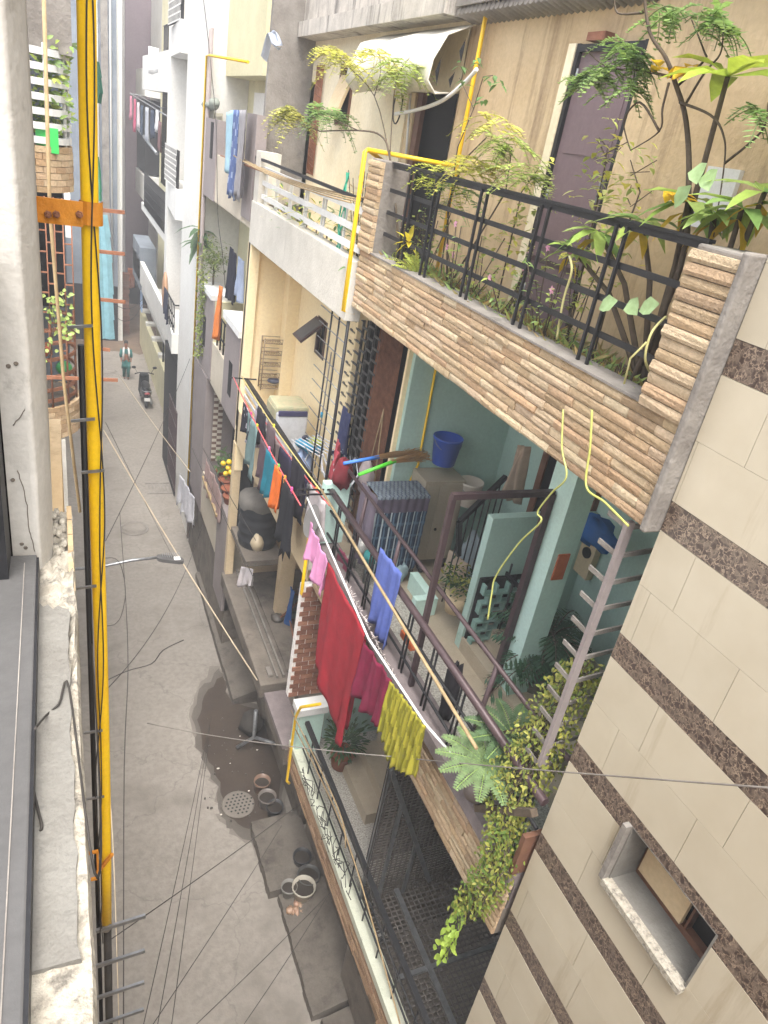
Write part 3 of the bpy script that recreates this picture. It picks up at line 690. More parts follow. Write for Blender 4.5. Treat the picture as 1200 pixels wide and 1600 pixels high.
# ground storey: concrete beam, blockwork
g = MB(); g.box(2.62, 3.12, 8.2, 11.4, 1.72, 2.0); bm = g.build('ledge_beam', M['concdark'], H, bevel=.02)
g = MB(); g.box(2.9, 2.925, 8.3, 11.4, 2.0, 2.05).box(3.0, 3.03, 8.3, 11.4, 2.0, 2.06).box(2.78, 2.85, 8.35, 8.55, 2, 2.05); g.build('ledge_rail', M['conc'], bm)
g = MB(); g.box(3.12, 6, 7.06, 11.4, 0, 2.0).box(2.7, 3.12, 6.98, 8.15, 1.55, 1.85); g.build('plinth', M['concdark'], H)
MB().box(2.66, 3.0, 7.0, 8.1, 1.85, 1.93).build('plinth_cap', M['coping'], H)
g = MB(); g.box(4.6, 4.8, 6.98, 11.4, 2.0, 4.71).box(3.12, 4.6, 11.3, 11.5, 2.0, 4.71); g.build('ground_wall', M['creamband'], H)
g = MB(); g.box(2.72, 3.4, 10.1, 11.3, 2.95, 3.06); g.build('tank_slab', M['concdark'], H)
g = MB(); g.box(3.3, 3.55, 9.9, 10.1, 2.0, 3.6); g.build('post', M['creamband'], H)
MB().box(2.68, 2.82, cy1 - .1, cy1 + .04, 2.0, 4.71).build('front_post', M['creamband'], H)

# ================================================================== TAUPE HOUSE
ty0, ty1 = 11.5, 15.85
H = thing('taupe_house', 'tall taupe house with pale balcony panels and potted garden, between cream and white houses', 'house', (2.7, 13.7, 0))
g = MB(); g.box(3.5, 6, ty0, ty1, 0, 10.3); g.build('wall', M['yellowwall'], H)
g = MB()
g.box(2.72, 3.5, ty0, ty1, 8.2, 8.35).box(2.72, 3.5, ty0, ty1, 4.86, 5.0).box(2.72, 3.5, ty0, ty1, 1.75, 1.9); g.each('slab', M['taupelite'], H)
# level 2 parapet with end pillars
g = MB()
g.box(2.85, 3.65, 11.72, 11.82, 8.3, 11.9); g.build('end_wall', M['conc'], H); g = MB(); g.box(2.84, 3.49, 11.7, 11.718, 8.6, 8.98); g.build('damp_plinth', M['soot'], H); g = MB()
g.box(2.69, 2.85, 14.5, ty1, 8.2, 9.55).box(2.69, 2.85, ty0, 12.15, 8.3, 9.75); 
g.box(2.69, 2.85, 13.95, ty1, 4.92, 6.5).box(2.69, 2.85, ty0, 12.7, 4.9, 6.5).box(2.69, 2.85, 14.25, ty1, 1.75, 4.86).box(2.69, 2.85, ty0, 12.4, 1.0, 3.1)
g.each('taupe_pillar', M['taupe'], H)
g = MB(); g.box(2.71, 2.83, 12.15, 14.5, 8.22, 9.0).box(2.71, 2.83, 12.7, 13.95, 4.95, 5.72).box(2.71, 2.83, 12.4, 14.25, 1.75, 2.75); g.each('balcony_panel', M['taupelite'], H)
MB().box(2.65, 3.05, ty0, 12.85, 6.5, 6.62).box(2.65, 3.05, 14.0, 15.2, 6.5, 6.6).each('parapet_cap', M['paper'], H)
for (py_, pz_) in ((14.75, 5.7), (12.1, 5.6), (14.95, 9.2)): MB().box(2.68, 2.7, py_ - .12, py_ + .12, pz_ - .3, pz_ + .3).build('slot_opening', M['dark'], H)
g = MB()
for z in (5.95, 6.3): g.tube([(2.75, 12.7, z), (2.75, 14.0, z)], .016, 6)
for y in (12.8, 13.1, 13.4, 13.7): g.tube([(2.75, y, 5.72), (2.75, y, 6.3)], .016, 6)
g.build('railing', M['iron'], H)
MB().box(2.72, 3.5, 13.9, 14.06, 5.0, 6.5).build('balcony_side_wall', M['yellowwall'], H)
# upper wall block with window
g = MB(); g.box(3.05, 3.5, 12.9, ty1, 10.3, 12); g.build('upper_storey', M['yellowwall'], H)
MB().box(3.4, 3.5, 12.2, 14.9, 8.35, 10.1).build('balcony_back_wall', M['white'], H)
w = MB(); w.box(3.36, 3.4, 12.5, 13.3, 8.4, 10.0); wo = w.build('glass_door', M['taupe'], H)
MB().box(3.34, 3.36, 12.6, 12.85, 8.5, 9.9).box(3.34, 3.36, 12.95, 13.2, 8.5, 9.9).build('pane', M['bluegrey'], wo)
MB().box(3.36, 3.4, 13.35, 13.6, 9.75, 9.95).build('vent_window', M['bluegrey'], H)
MB().box(3.44, 3.5, 12.0, 12.7, 5.1, 7.1).build('doorway', M['dark'], H)
MB().box(3.3, 3.5, 12.4, 14.25, 1.9, 4.86).build('ground_wall', M['dark'], H)  # near-black sheet stands for the shade in the open ground storey
# checkered tile strip
g = MB()
for i in range(28):
    for k in range(2):
        c = s(206, 198, 184) if (i + k) % 2 else s(120, 98, 86)
        g.box(2.87 + k * .1, 2.965 + k * .1, 14.24, 14.258, 3.0 + i * .066, 3.062 + i * .066, c)
g.build('checker_strip', M['plastic'], H)
g = MB(); g.box(2.86, 3.5, 14.26, 14.4, 1.9, 4.86); g.build('side_wall', M['taupe'], H)
g = MB(); g.box(2.75, 3.5, ty0, ty1, 0, 1.75); g.build('plinth', M['concdark'], H)

# ================================================================== WHITE HOUSE
wy0, wy1 = 15.87, 21.4
H = thing('white_house', 'tall plain white house with pierced screen balconies and a dark ground floor', 'house', (2.7, 18.5, 0))
g = MB(); g.box(2.7, 6, wy0, 18.3, .9, 13.5).box(3.15, 6, 18.3, wy1, 0, 13.5).box(2.7, 3.15, 20.95, wy1, 4.0, 13.5).box(2.75, 6, wy0, 18.3, 0, .9); g.build('wall', M['white'], H)
def wbal(z0, z1, name, x=2.48):
    g = MB(); g.hexa([(2.7, 18.3, z0), (3.15, 18.3, z0), (3.15, 21.1, z0), (2.7, 21.1, z0), (x, 18.3, z1), (3.15, 18.3, z1), (3.15, 21.1, z1), (x, 21.1, z1)])
    g2 = MB(); g2.hexa([(x + .06, 18.3, z0), (3.15, 18.3, z0), (3.15, 20.8, z0), (2.7, 21.1, z0), (x + .06, 18.3, z1), (3.15, 18.3, z1), (3.15, 20.8, z1), (2.7, 21.1, z1)])
    return g2.build(name, M['white'], H)
b2 = wbal(7.3, 7.95, 'balcony'); b3 = wbal(10.65, 11.25, 'balcony'); b1 = wbal(4.1, 4.6, 'balcony')
def jaali(z0, z1, parent, x=2.56):
    g = MB(); n = 7; hz = (z1 - z0) / n
    for i in range(n + 1): g.box(x, x + .005, 18.55, 20.6, z0 + i * hz, z0 + i * hz + .03)
    for i in range(n):
        for k in range(11):
            y = 18.55 + k * .19 + (i % 2) * .095; g.box(x, x + .005, y, y + .055, z0 + i * hz + .03, z0 + (i + 1) * hz)
    g.build('pierced_screen', M['white'], parent)
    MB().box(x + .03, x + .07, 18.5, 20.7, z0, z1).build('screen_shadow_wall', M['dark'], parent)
jaali(7.95, 8.75, b2); jaali(11.25, 12.2, b3)
g = MB()
for z in (4.75, 5.0, 5.3): g.tube([(2.6, 18.4, z), (2.6, 20.3, z)], .018, 6)
for k in range(8): g.tube([(2.6, 18.4 + k * .27, 4.6), (2.6, 18.4 + k * .27, 5.3)], .012, 5)
g.bar((2.6, 18.4, 5.3), (3.1, 18.4, 5.3), .03); g.build('balcony_railing', M['iron'], b1)
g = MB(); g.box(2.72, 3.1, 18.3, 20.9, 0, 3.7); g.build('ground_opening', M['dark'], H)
g = MB()
for k in range(13): g.bar((2.69, 18.0 + k * .12, .3), (2.69, 18.0 + k * .12, 2.6), .022)
for z in (.4, 1.0, 1.6, 2.2, 2.6): g.bar((2.69, 18.0, z), (2.69, 19.5, z), .025)
g.build('iron_gate', M['rail'], H)
g = MB(); g.tube([(2.66, 15.75, 1.0), (2.66, 15.75, 10.55), (2.66, 15.4, 10.55), (2.66, 12.2, 10.4)], .022, 7); 
single(g, 'gas_pipe', M['yellow'], 'thin yellow gas pipe running down the corner between the white and taupe houses', 'pipe')
MB().tube([(2.72, 15.7, 0.2), (2.72, 15.7, 11)], .045, 8).build('drain_pipe', M['taupe'], H)
# ================================================================== FAR RIGHT
H = thing('far_balcony_house', 'pale yellow house with caged balconies beyond the white house', 'house', (3.4, 25, 0))
g = MB(); g.box(3.9, 8, 21.5, 33, 0, 13); g.build('wall', M['yellowwall'], H)
g = MB(); 
for z in (6.0, 9.9, 3.0): g.box(2.95, 3.9, 22.2, 29.8, z, z + .16)
g.each('balcony_slab', M['white'], H)
g = MB(); g.box(2.93, 3.0, 22.2, 30, 9.9, 10.9).box(2.93, 3.0, 22.2, 30, 6.0, 6.25); g.hexa([(2.9, 22.0, 3.3), (3.05, 22, 3.3), (3.05, 33, 3.3), (2.9, 33, 3.3), (2.9, 22, 4.1), (3.05, 22, 4.1), (3.05, 33, 4.1), (2.9, 33, 4.1)]); g.build('balcony_parapet', M['white'], H)
def cage(z0, z1, y0, y1, name, x=2.92):
    g = MB()
    k = y0
    while k < y1: g.tube([(x, k, z0), (x, k, z1)], .012, 4); k += .16
    for i in range(5): g.tube([(x, y0, z0 + (z1 - z0) * i / 4), (x, y1, z0 + (z1 - z0) * i / 4)], .014, 4)
    for i in range(7): g.tube([(x + i * .14, y0, z0), (x + i * .14, y0, z1)], .012, 4)
    g.box(x, x + 1, y0 - .01, y0 + .01, z1 - .02, z1 + .02).box(x, x + 1, y0 - .01, y0 + .01, (z0 + z1) / 2, (z0 + z1) / 2 + .03)
    return g.build(name, M['iron'], H)
cage(6.25, 7.35, 22.2, 29, 'balcony_cage'); cage(7.5, 11.5, 23.5, 24.6, 'balcony_cage', 2.95)
g = MB()
for y in (21.9, 24.2): g.tube([(3.1, y, 2), (3.1, y, 11.6)], .03, 6)
g.build('drain_pipe', M['black'], H)
g = MB(); g.box(3.86, 3.9, 22.5, 23.6, 4.2, 5.9).box(3.86, 3.9, 25, 26, 6.3, 8.4).box(3.86, 3.9, 22.6, 23.4, 0.2, 2.6); g.build('doorway', M['dark'], H)
H = thing('boundary_wall', 'low pale yellow boundary wall with stubby capped piers along the far right of the lane', 'wall', (3.25, 27, 0))
g = MB(); g.box(3.2, 3.36, 21.4, 33, 0, 1.5); g.build('wall', M['yellowwall'], H)
for y in (24.2, 26.3, 28.4, 30.5, 32.6): MB().box(3.2, 3.75, y - .18, y + .18, 1.5, 1.62).build('pier_cap', M['white'], H)
# purple tower at the end
H = thing('plum_building', 'tall plain plum grey building closing the end of the lane', 'building', (6, 44, 0))
MB().box(3.16, 12, 40, 52, 1.6, 26).build('wall', M['purple'], H)
MB().box(2.9, 3.16, 40.2, 52, 0, 26).build('white_corner_strip', M['white'], H)  # lit left edge of the plum building, painted as a white strip
MB().box(3.16, 12, 40.1, 52, 0, 1.6).build('ground_floor', M['dark'], H)
g = MB()
for z in (5, 8.6, 12.2): g.box(4.6, 5.5, 39.95, 40, z, z + 1.7)
g.each('window', M['bluegrey'], H)
H = thing('far_terrace_block', 'washed out white block with boxed balconies in front of the plum building', 'building', (4.5, 34.5, 0))
g = MB(); g.box(4.2, 9, 33.5, 39.5, 0, 14); g.build('wall', M['white'], H)
for z in (9.7, 5.9): 
    MB().box(3.35, 4.2, 33.3, 37, z, z + .95).build('balcony', M['white'], H)
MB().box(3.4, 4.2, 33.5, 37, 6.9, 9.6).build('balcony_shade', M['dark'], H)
# blue-grey building on the left end
H = thing('blue_grey_building', 'tall blue grey building with a white corner strip at the far left of the lane', 'building', (0, 36, 0))
MB().box(-6, 2.3, 33, 40, 2.4, 20).build('wall', M['bluegrey'], H)
MB().box(2.3, 2.5, 33.2, 40, 0, 20).build('white_corner_strip', M['white'], H)
g = MB()
for z in range(6): g.box(1.36, 1.6, 32.93, 33, 3.2 + z * 2.9, 4.6 + z * 2.9)
g.each('window', M['dark'], H)
g = MB()
for x in (1.3, 1.62, 2.08): g.tube([(x, 32.9, 2.4), (x, 32.9, 20)], .035, 6)
g.each('downpipe', M['white'], H)
g = MB(); g.box(1.75, 2.0, 32.95, 33, 2.4, 20); g.build('grey_strip', M['conc'], H)
MB().box(-6, 2.3, 33.1, 40, 0, 2.4).build('ground_floor', M['dark'], H)
# clothes, tarps far
c = aY(168, 300, 26)
def strip(name, label, cat, pts, w, col, Y, grp=None):
    P = [aY(x, y, Y) for x, y in pts]; g = MB()
    for i in range(len(P) - 1):
        for k in range(3):
            u0 = -w / 2 + w * k / 3; u1 = u0 + w / 3; d = .05 * (k % 2)
            g.quad(P[i] + V((u0, d, 0)), P[i] + V((u1, .05 - d, 0)), P[i + 1] + V((u1 * 1.15, .05 - d, 0)), P[i + 1] + V((u0 * 1.15, d, 0)), col)
    o = single(g, name, M['cloth'], label, cat, grp); md = o.modifiers.new('solid', 'SOLIDIFY'); md.thickness = .01
strip('hanging_tarp', 'long light blue cloth strip hanging beside the yellow pipe over the lane', 'cloth', [(157, 335), (161, 370), (164, 410), (166, 460), (167, 500), (168, 530)], .27, s(150, 196, 206), 17)
strip('green_net', 'dark green cloth bundle hanging behind the top of the yellow pipe', 'cloth', [(146, 95), (149, 120), (151, 145), (148, 160)], .1, s(64, 116, 100), 9)
strip('green_cloth', 'narrow bright green cloth hanging behind the yellow pipe below the dark green bundle', 'cloth', [(149, 245), (152, 275), (153, 300), (153, 314)], .06, s(84, 160, 130), 9)
for i, (px, top, bot, w, col, lb) in enumerate(((205, 150, 186, .2, s(214, 140, 160), 'pink garment at the left end of the far clothes rack'), (211, 155, 205, .2, s(196, 92, 120), 'deep pink garment on the far clothes rack'), (217, 160, 200, .2, s(224, 214, 216), 'white garment on the far clothes rack beside the deep pink one'), (223, 165, 212, .26, s(70, 84, 104), 'dark blue garment hanging fourth on the far clothes rack'), (231, 168, 222, .26, s(190, 194, 202), 'pale grey long garment in the middle of the far clothes rack'), (239, 172, 216, .26, s(60, 72, 92), 'navy garment beside the pale grey one on the far clothes rack'), (246, 172, 205, .2, s(220, 220, 222), 'short white garment near the right end of the far clothes rack'), (251, 190, 236, .24, s(128, 96, 96), 'brownish garment at the right end of the far clothes rack'))):
    a = aX(px, top, 2.75); z2 = aX(px, bot, 2.75).z
    hang('drying_garment', lb, 'clothing', a - V((0, w * 1.6, 0)), a + V((0, w * 1.6, 0)), a.z - z2, col, 'clothes on the far rack', amp=.04, folds=2, nx=10, ny=6)
g = MB(); a = aX(203, 146, 2.75); b = aX(262, 182, 2.75); g.tube([a, b], .02, 5).tube([a + V((.3, 0, 0)), b + V((.3, 0, 0))], .02, 5).tube([a, a + V((.6, 0, 0))], .02, 5).tube([b, b + V((1.2, 0, 0))], .02, 5); g.tube([aX(215, 200, 2.75), aX(245, 240, 2.75)], .05, 5)
single(g, 'clothes_rack', M['steel'], 'steel pipe rack of clothes jutting out in front of the plum building', 'clothes rack')
# water tanks / signs far end
hang('white_banner', 'small white square cloth hung on a wire before the plum building', 'cloth', aY(233, 72, 24), aY(249, 76, 24), .62, s(240, 240, 240), amp=.01, folds=1, nx=6, ny=4)
g = MB(); q = aX(228, 420, 2.95); g.box(2.9, 3.5, 30, 33, 3.0, 4.6)
single(g, 'covered_stall', M['bluegrey'], 'grey sheet covered stall roof on the right at the end of the lane', 'stall')
g = MB(); a = aZ(197, 570, 0); c = V((2.62, 34.4, 0)); 
for i in range(16): g.box(c.x - .24 + rnd(-.03, .03), c.x + .24 + rnd(-.03, .03), c.y - .2, c.y + .2, i * .17, i * .17 + .16, vary(s(150, 108, 92), .15))
single(g, 'brick_stack', M['brick'], 'tall stack of red bricks at the far end of the lane behind the walking woman', 'brick stack')
hang('orange_banner', 'orange and cream cloth hung high at the end of the lane', 'cloth', aY(200, 418, 36), aY(211, 420, 36), .9, s(196, 120, 84), amp=.05, folds=2, nx=8, ny=6)
g = MB(); q = aX(221, 535, 3.1); g.box(3.06, 3.1, q.y - .3, q.y + .3, 1.9, 2.8); 
single(g, 'blue_board', mat('pale_blue_board', s(150, 176, 214), s(170, 190, 220), 3), 'pale blue notice board on the boundary wall beyond the scooter', 'board')
# balcony items on white house
hang('navy_jeans', 'dark navy jeans drying over the white house balcony railing', 'clothing', V((2.5, 18.7, 5.45)), V((2.5, 19.5, 5.5)), .7, s(50, 56, 76), amp=.03, folds=2)
g = MB(); g.blob((2.62, 20.4, 5.15), .08, .26, .55, s(176, 136, 104), 12, 8); single(g, 'rolled_mat', M['plastic'], 'tan rolled mat standing on the white house balcony beside navy jeans', 'mat')
hang('white_sheet', 'thin white sheet hanging at the bottom corner of the white house', 'cloth', V((2.5, 15.9, 1.9)), V((2.5, 13.9, 2.3)), .75, s(226, 226, 232), amp=.06, folds=3, ragged=.12)

# ================================================================== LEFT SIDE
# own house, window the photograph is taken from
H = thing('near_left_house', 'white plastered house with a peeling window sill and grey window frame at the left edge', 'house', (-1, 1, 0))
g = MB(); JY = 1.3
zj = [8.75 + i * .08 for i in range(48)]; rows = []
for z in zj:
    w_ = .003 * mnoise.noise(V((0, 3, z * 5))) + .0015 * mnoise.noise(V((2, 3, z * 17)))
    rows.append([V((-.1, JY, z)), V((-.064 + w_, JY, z)), V((-.056 + w_, JY - .006, z)), V((-.05 + w_, JY + .004, z)), V((-.034 + w_ * .5, JY + .06, z)), V((-.031 + w_ * .5, JY + .1, z)), V((-.045, 2.3, z)), V((-.5, 2.3, z)), V((-.5, JY + .01, z))])
for i in range(47):
    for k in range(8): g.add([rows[i][k], rows[i][k + 1], rows[i + 1][k + 1], rows[i + 1][k]], [(0, 1, 2, 3)], (1, 1, 1), True)
j = weld(g.build('window_jamb', M['jamb'], H))
g = MB(); g.hexa([(-.5, JY + .02, 8.7), (-.101, JY + .02, 8.7), (-.101, JY + .3, 8.7), (-.5, JY + .3, 8.7), (-.5, JY + .02, 12.5), (-.101, JY + .02, 12.5), (-.101, JY + .3, 12.5), (-.5, JY + .3, 12.5)]); g.build('inner_reveal', M['dark'], H)
# crack lines in the jamb
g = MB()
for cr in ([(44, 605), (40, 640), (28, 655), (17, 668)], [(27, 735), (36, 760), (42, 790), (46, 830), (52, 850), (62, 885)]):
    P = []
    for i in range(len(cr) - 1):
        for t in range(4): P.append(aY(cr[i][0] + (cr[i + 1][0] - cr[i][0]) * t / 4 + rnd(-1.2, 1.2), cr[i][1] + (cr[i + 1][1] - cr[i][1]) * t / 4, JY - .0005))
    g.tube(P, .0011, 4)
for px, py in ((13, 572), (25, 568), (34, 850), (40, 856), (20, 750)): g.lathe(aY(px, py, JY - .001), [(.004, 0), (.003, .001)], 7, ax=V((0, -1, 0)))
g.build('crack', M['concdark'], j)
# sill as an irregular slab with broken edge
SZ = 8.885; g = MB(); ys = [-1.2 + i * .045 for i in range(62)]; nx = 9; grid = []
for y in ys:
    xe = .003 + .0032 * mnoise.noise(V((y * 11, 0, 3))) + .0026 * mnoise.noise(V((y * 34, 1, 3)))
    row = []
    for k in range(nx):
        x = -.072 + (xe + .072) * k / (nx - 1)
        h = .007 * mnoise.noise(V((x * 60, y * 9, 0))) + (.004 * mnoise.noise(V((x * 160, y * 28, 4))))
        drop = 0
        if y > 1.0: drop = -.03 * (y - 1.0) + .02 * mnoise.noise(V((x * 70, y * 14, 8)))
        row.append(V((x, y, SZ + h + drop)))
    row.append(V((xe + .0035, y, SZ - .012))); row.append(V((xe + .004, y, SZ - .16))); grid.append(row)
for i in range(len(ys) - 1):
    for k in range(len(grid[0]) - 1):
        g.add([grid[i][k], grid[i][k + 1], grid[i + 1][k + 1], grid[i + 1][k]], [(0, 1, 2, 3)], (1, 1, 1), k < nx - 2)
so = weld(g.build('window_sill', M['sill'], H))
g = MB(); ed = [V((-.072, .5, SZ + .0075))]
for i in range(30): y = .5 + i * .0225 + rnd(-.006, .006); ed.append(V((-.008 + .007 * mnoise.noise(V((y * 14, 5, 1))) + rnd(-.002, .002), y, SZ + .0075)))
for i in range(8): ed.append(V((-.008 - .008 * i, 1.16 + rnd(-.02, .02), SZ + .0075)))
ed.append(V((-.072, 1.16, SZ + .0075))); k = len(ed)
g.add(ed + [p - V((0, 0, .01)) for p in ed], [tuple(range(k))] + [(i, i + k, (i + 1) % k + k, (i + 1) % k) for i in range(k)]); g.build('cement_patch', M['sillgrey'], so)
g = MB()
for i in range(26):
    y = 1.2 + rnd(0, .34); g.blob((-.012 - rnd(0, .022), y, SZ - .012 + rnd(-.006, .008)), .007, .016, .008, (1, 1, 1), 8, 5, .5)
g.build('broken_plaster', M['sill'], so)
g = MB()
for i in range(5): g.box(-.004, .006, 1.22 + i * .07, 1.27 + i * .07 + rnd(0, .015), SZ - .05 - rnd(0, .01), SZ - .006 + rnd(-.012, .006))
g.build('exposed_brick', M['peach'], so)
# own wall below the sill
g = MB(); g.box(-.5, -.012, -4, 2.3, 0, SZ - .1); g.build('wall', M['peach'], H)
# window frame
g = MB(); z = SZ + .01
g.hexa([(-.3, -1.2, z), (-.058, -1.2, z), (-.056, 1.28, z), (-.3, 1.28, z), (-.3, -1.2, z + .03), (-.06, -1.2, z + .03), (-.058, 1.28, z + .03), (-.3, 1.28, z + .03)])
wf = g.build('window_frame', M['alu'], H, bevel=.003)
MB().box(-.079, -.0775, -1.2, 1.25, z + .03, z + .0315).build('frame_groove', M['conc'], wf)
MB().box(-.0595, -.0545, -1.2, 1.27, z - .004, z + .0285).build('frame_edge', M['iron'], wf)
MB().box(-.3, -.102, 1.2, 1.29, z + .03, z + .6).build('frame_upright', M['iron'], wf)
# yellow pipe with clamp
PY = 2.0; PX = .079
H = thing('yellow_pipe', 'thick yellow gas pipe running up the wall beside the window', 'pipe', (PX, PY, 6.5))
pz0 = CAMZ - 2 * 1.56
g = MB(); P = [(PX + .004 * math.sin(i * .7), PY, pz0 + (12.6 - pz0) * i / 16) for i in range(17)]; g.tube(P, .0205, 18); g.build('tube', M['yellow'], H)
MB().lathe((PX, PY, pz0 - .03), [(.016, 0), (.024, .02), (.022, .04)], 14).build('end_socket', M['conc'], H)
q = aY(90, 330, PY - .045); g = MB()
g.box(-.06, PX - .02, PY - .055, PY - .047, q.z - .028, q.z + .028)
for i in range(9):
    a0 = math.pi + i * math.pi / 8; a1 = a0 + math.pi / 8
    p0 = V((PX + math.cos(a0) * .027, PY + math.sin(a0) * .03, 0)); p1 = V((PX + math.cos(a1) * .027, PY + math.sin(a1) * .03, 0))
    g.quad(p0 + V((0, 0, q.z - .027)), p1 + V((0, 0, q.z - .027)), p1 + V((0, 0, q.z + .027)), p0 + V((0, 0, q.z + .027)))
cl = g.build('clamp', M['orange'], H); 
g = MB()
for px, py in ((75, 335), (88, 335), (124, 335)): g.lathe(aY(px, py, PY - .056), [(.009, 0), (.008, .006)], 6, ax=V((0, -1, 0))).lathe(aY(px, py, PY - .06), [(.004, 0), (.004, .012)], 6, ax=V((0, -1, 0)))
g.build('bolt', M['rust'], cl)
q = aY(155, 1345, PY - .03); g = MB(); g.box(PX - .07, PX - .025, PY - .04, PY - .03, q.z + .06, q.z + .07).box(PX - .07, PX - .063, PY - .04, PY - .03, q.z - .09, q.z + .06).box(PX - .032, PX - .024, PY - .04, PY - .03, q.z - .09, q.z + .06).box(PX - .07, PX - .03, PY - .04, PY - .03, q.z - .1, q.z - .09).bar((PX - .03, PY - .035, q.z - .06), (PX + .025, PY - .035, q.z + .03), .012)
g.build('lower_clamp', M['orange'], H)
for px, py in ((155, 1140), (158, 1243), (145, 915), (157, 735), (142, 655), (138, 510)):
    q = aY(px, py, PY - .02); MB().bar(q - V((.05, 0, .006)), q + V((.01, -.012, .006)), .007).build('hook_nail', M['steel'], H)
# dark pipe below, cables
g = MB(); g.tube([(PX + .004, PY + .02, 0), (PX + .004, PY + .02, pz0 - .01)], .017, 10); single(g, 'dark_pipe', M['cable'], 'dark grey pipe continuing below the end of the yellow pipe', 'pipe')
g = MB(); g.tube([(PX - .03, PY + .06, 0), (PX - .03, PY + .06, 9.1)], .009, 8); single(g, 'black_pipe', M['black'], 'black drain pipe on the wall just left of the yellow pipe', 'pipe')
for i, (px, py) in enumerate(((185, 1450), (185, 1505), (185, 1555), (185, 1598))):
    q = aY(150, py + 5, PY - .02); g = MB(); g.bar(q, V((PX + .155, PY - .03, q.z + .035)), .011, .02); 
    single(g, 'bracket_spike', M['steel'], ['rusty bracket spike just under the end of the yellow pipe, topmost of the spikes', 'rusty bracket spike with wire twisted round it, second below the yellow pipe', 'rusty bracket spike, third below the yellow pipe', 'rusty bracket spike at the bottom edge of the picture'][i], 'bracket', 'bracket spikes below the yellow pipe')
def cab(pts, r, label, mt='cable', name='cable', grp=None):
    g = MB(); g.tube(curve(pts, 5), r, 6); return single(g, name, M[mt], label, 'cable', grp)
G1 = 'cables twisted round the yellow pipe'
for k in range(2):
    pts = []
    for i in range(60):
        z = 12.3 - i * .098; a = i * .55 + k * 2.6
        pts.append(V((PX + .009 + .009 * math.sin(a) + .006 * math.sin(a * .31) - (.03 * min(1, (8.6 - z)) if z < 8.6 else 0), PY - .027 + .004 * math.cos(a), z)))
    cab(pts, .002, ['black cable winding down the yellow pipe, tighter against it', 'black cable winding loosely down the front of the yellow pipe'][k], grp=G1)
cab([aX(55, 1138, -.05) * 1 + V((0, 0, 0)) for _ in range(1)] + [aZ(p, q, SZ + .012) for p, q in ((72, 1118), (92, 1100), (108, 1075))] + [V((.012, .62, SZ - .02)), V((.03, .9, SZ - .2)), V((.05, 1.9, 8.2))], .0018, 'black cable looping across the peeling window sill')
cab([aZ(p, q, SZ + .012) for p, q in ((50, 1225), (58, 1260), (65, 1290))] + [aZ(62, 1300, SZ + .004)], .002, 'short black cable lying on the sill beside the window frame')
# wooden pole, bamboo at left
g = MB(); g.tube([aY(68, -20, 5), aY(78, 330, 5), aY(100, 600, 5), aY(125, 800, 5)], .011, 7); single(g, 'bamboo_pole', M['wood'], 'thin bamboo pole leaning between the white wall and the yellow pipe', 'pole')
# left neighbour with rounded brick balconies
H = thing('left_neighbour_house', 'house on the left with rounded brick balconies, white railing and rusty grille', 'house', (-1, 9, 0))
MB().box(-4, -.45, 2.6, 8.6, 0, 5.6).box(-4, -.45, 8.6, 10.4, 0, 10.7).box(-4, -.45, 10.4, 13.5, 0, 5.6).build('wall', M['greyplaster'], H)  # end sections cut low so sky light reaches the balconies opposite
def arc(r0_, c, z0, z1, mb, col=(1, 1, 1), n=14, a0=-math.pi * .62, a1=math.pi * .25, th=.06):
    for i in range(n):
        a = a0 + (a1 - a0) * i / n; b = a0 + (a1 - a0) * (i + 1) / n
        p = [(c.x + math.cos(t) * r, c.y + math.sin(t) * r) for t in (a, b) for r in (r0_, r0_ - th)]
        mb.hexa([(*p[0], z0), (*p[1], z0), (*p[3], z0), (*p[2], z0), (*p[0], z1), (*p[1], z1), (*p[3], z1), (*p[2], z1)], col)
C0 = V((-.42, 9.7, 0)); RR = .62
def brickring(z0, z1, name):
    g = MB(); n = max(3, round((z1 - z0) / .062)); h = (z1 - z0) / n
    for i in range(n):
        for k in range(11):
            a = -math.pi * .62 + (k + (i % 2) * .5) * .26; arc(RR + rnd(0, .008), C0, z0 + i * h + .003, z0 + (i + 1) * h - .003, g, vary(random.choice([s(226, 202, 166), s(212, 186, 150), s(198, 168, 130)]), .08), 2, a + .006, a + .254, .08)
    o = g.build(name, M['brick'], H); MB().lathe(C0 + V((0, 0, z0)), [(RR - .05, 0), (RR - .05, z1 - z0)], 26).build('slab', M['concdark'], o); return o
brickring(8.62, 9.08, 'brick_balcony'); brickring(5.72, 6.14, 'brick_balcony')
g = MB()
for i in range(7): arc(RR, C0, 9.1 + i * .135, 9.165 + i * .135, g, n=12)
for k in range(5):
    a = -math.pi * .6 + k * .5; g.tube([C0 + V((math.cos(a) * (RR - .03), math.sin(a) * (RR - .03), 9.08)), C0 + V((math.cos(a) * (RR - .03), math.sin(a) * (RR - .03), 10.02))], .02, 6)
g.build('white_railing', M['paper'], H)
g = MB()
for z in (6.2, 6.34, 6.5, 6.72, 6.92, 7.08): arc(RR - .03, C0, z, z + .045, g, n=14, th=.02)
for k in range(6):
    a = -math.pi * .6 + k * .42; g.tube([C0 + V((math.cos(a) * (RR - .03), math.sin(a) * (RR - .03), 6.14)), C0 + V((math.cos(a) * (RR - .03), math.sin(a) * (RR - .03), 7.2))], .012, 6)
g.build('rusty_ring_railing', M['rust'], H)
g = MB(); gy = 8.9
for k in range(7): g.tube([(-.36 + k * .085, gy, 6.9), (-.36 + k * .085, gy, 8.62)], .0075, 5)
for k in range(8):
    for j in range(6): g.box(-.36 + j * .085, -.275 + j * .085, gy - .006, gy + .006, 6.95 + k * .22 + (j % 2) * .1, 6.965 + k * .22 + (j % 2) * .1)
g.build('rusty_grille', M['rust'], H)
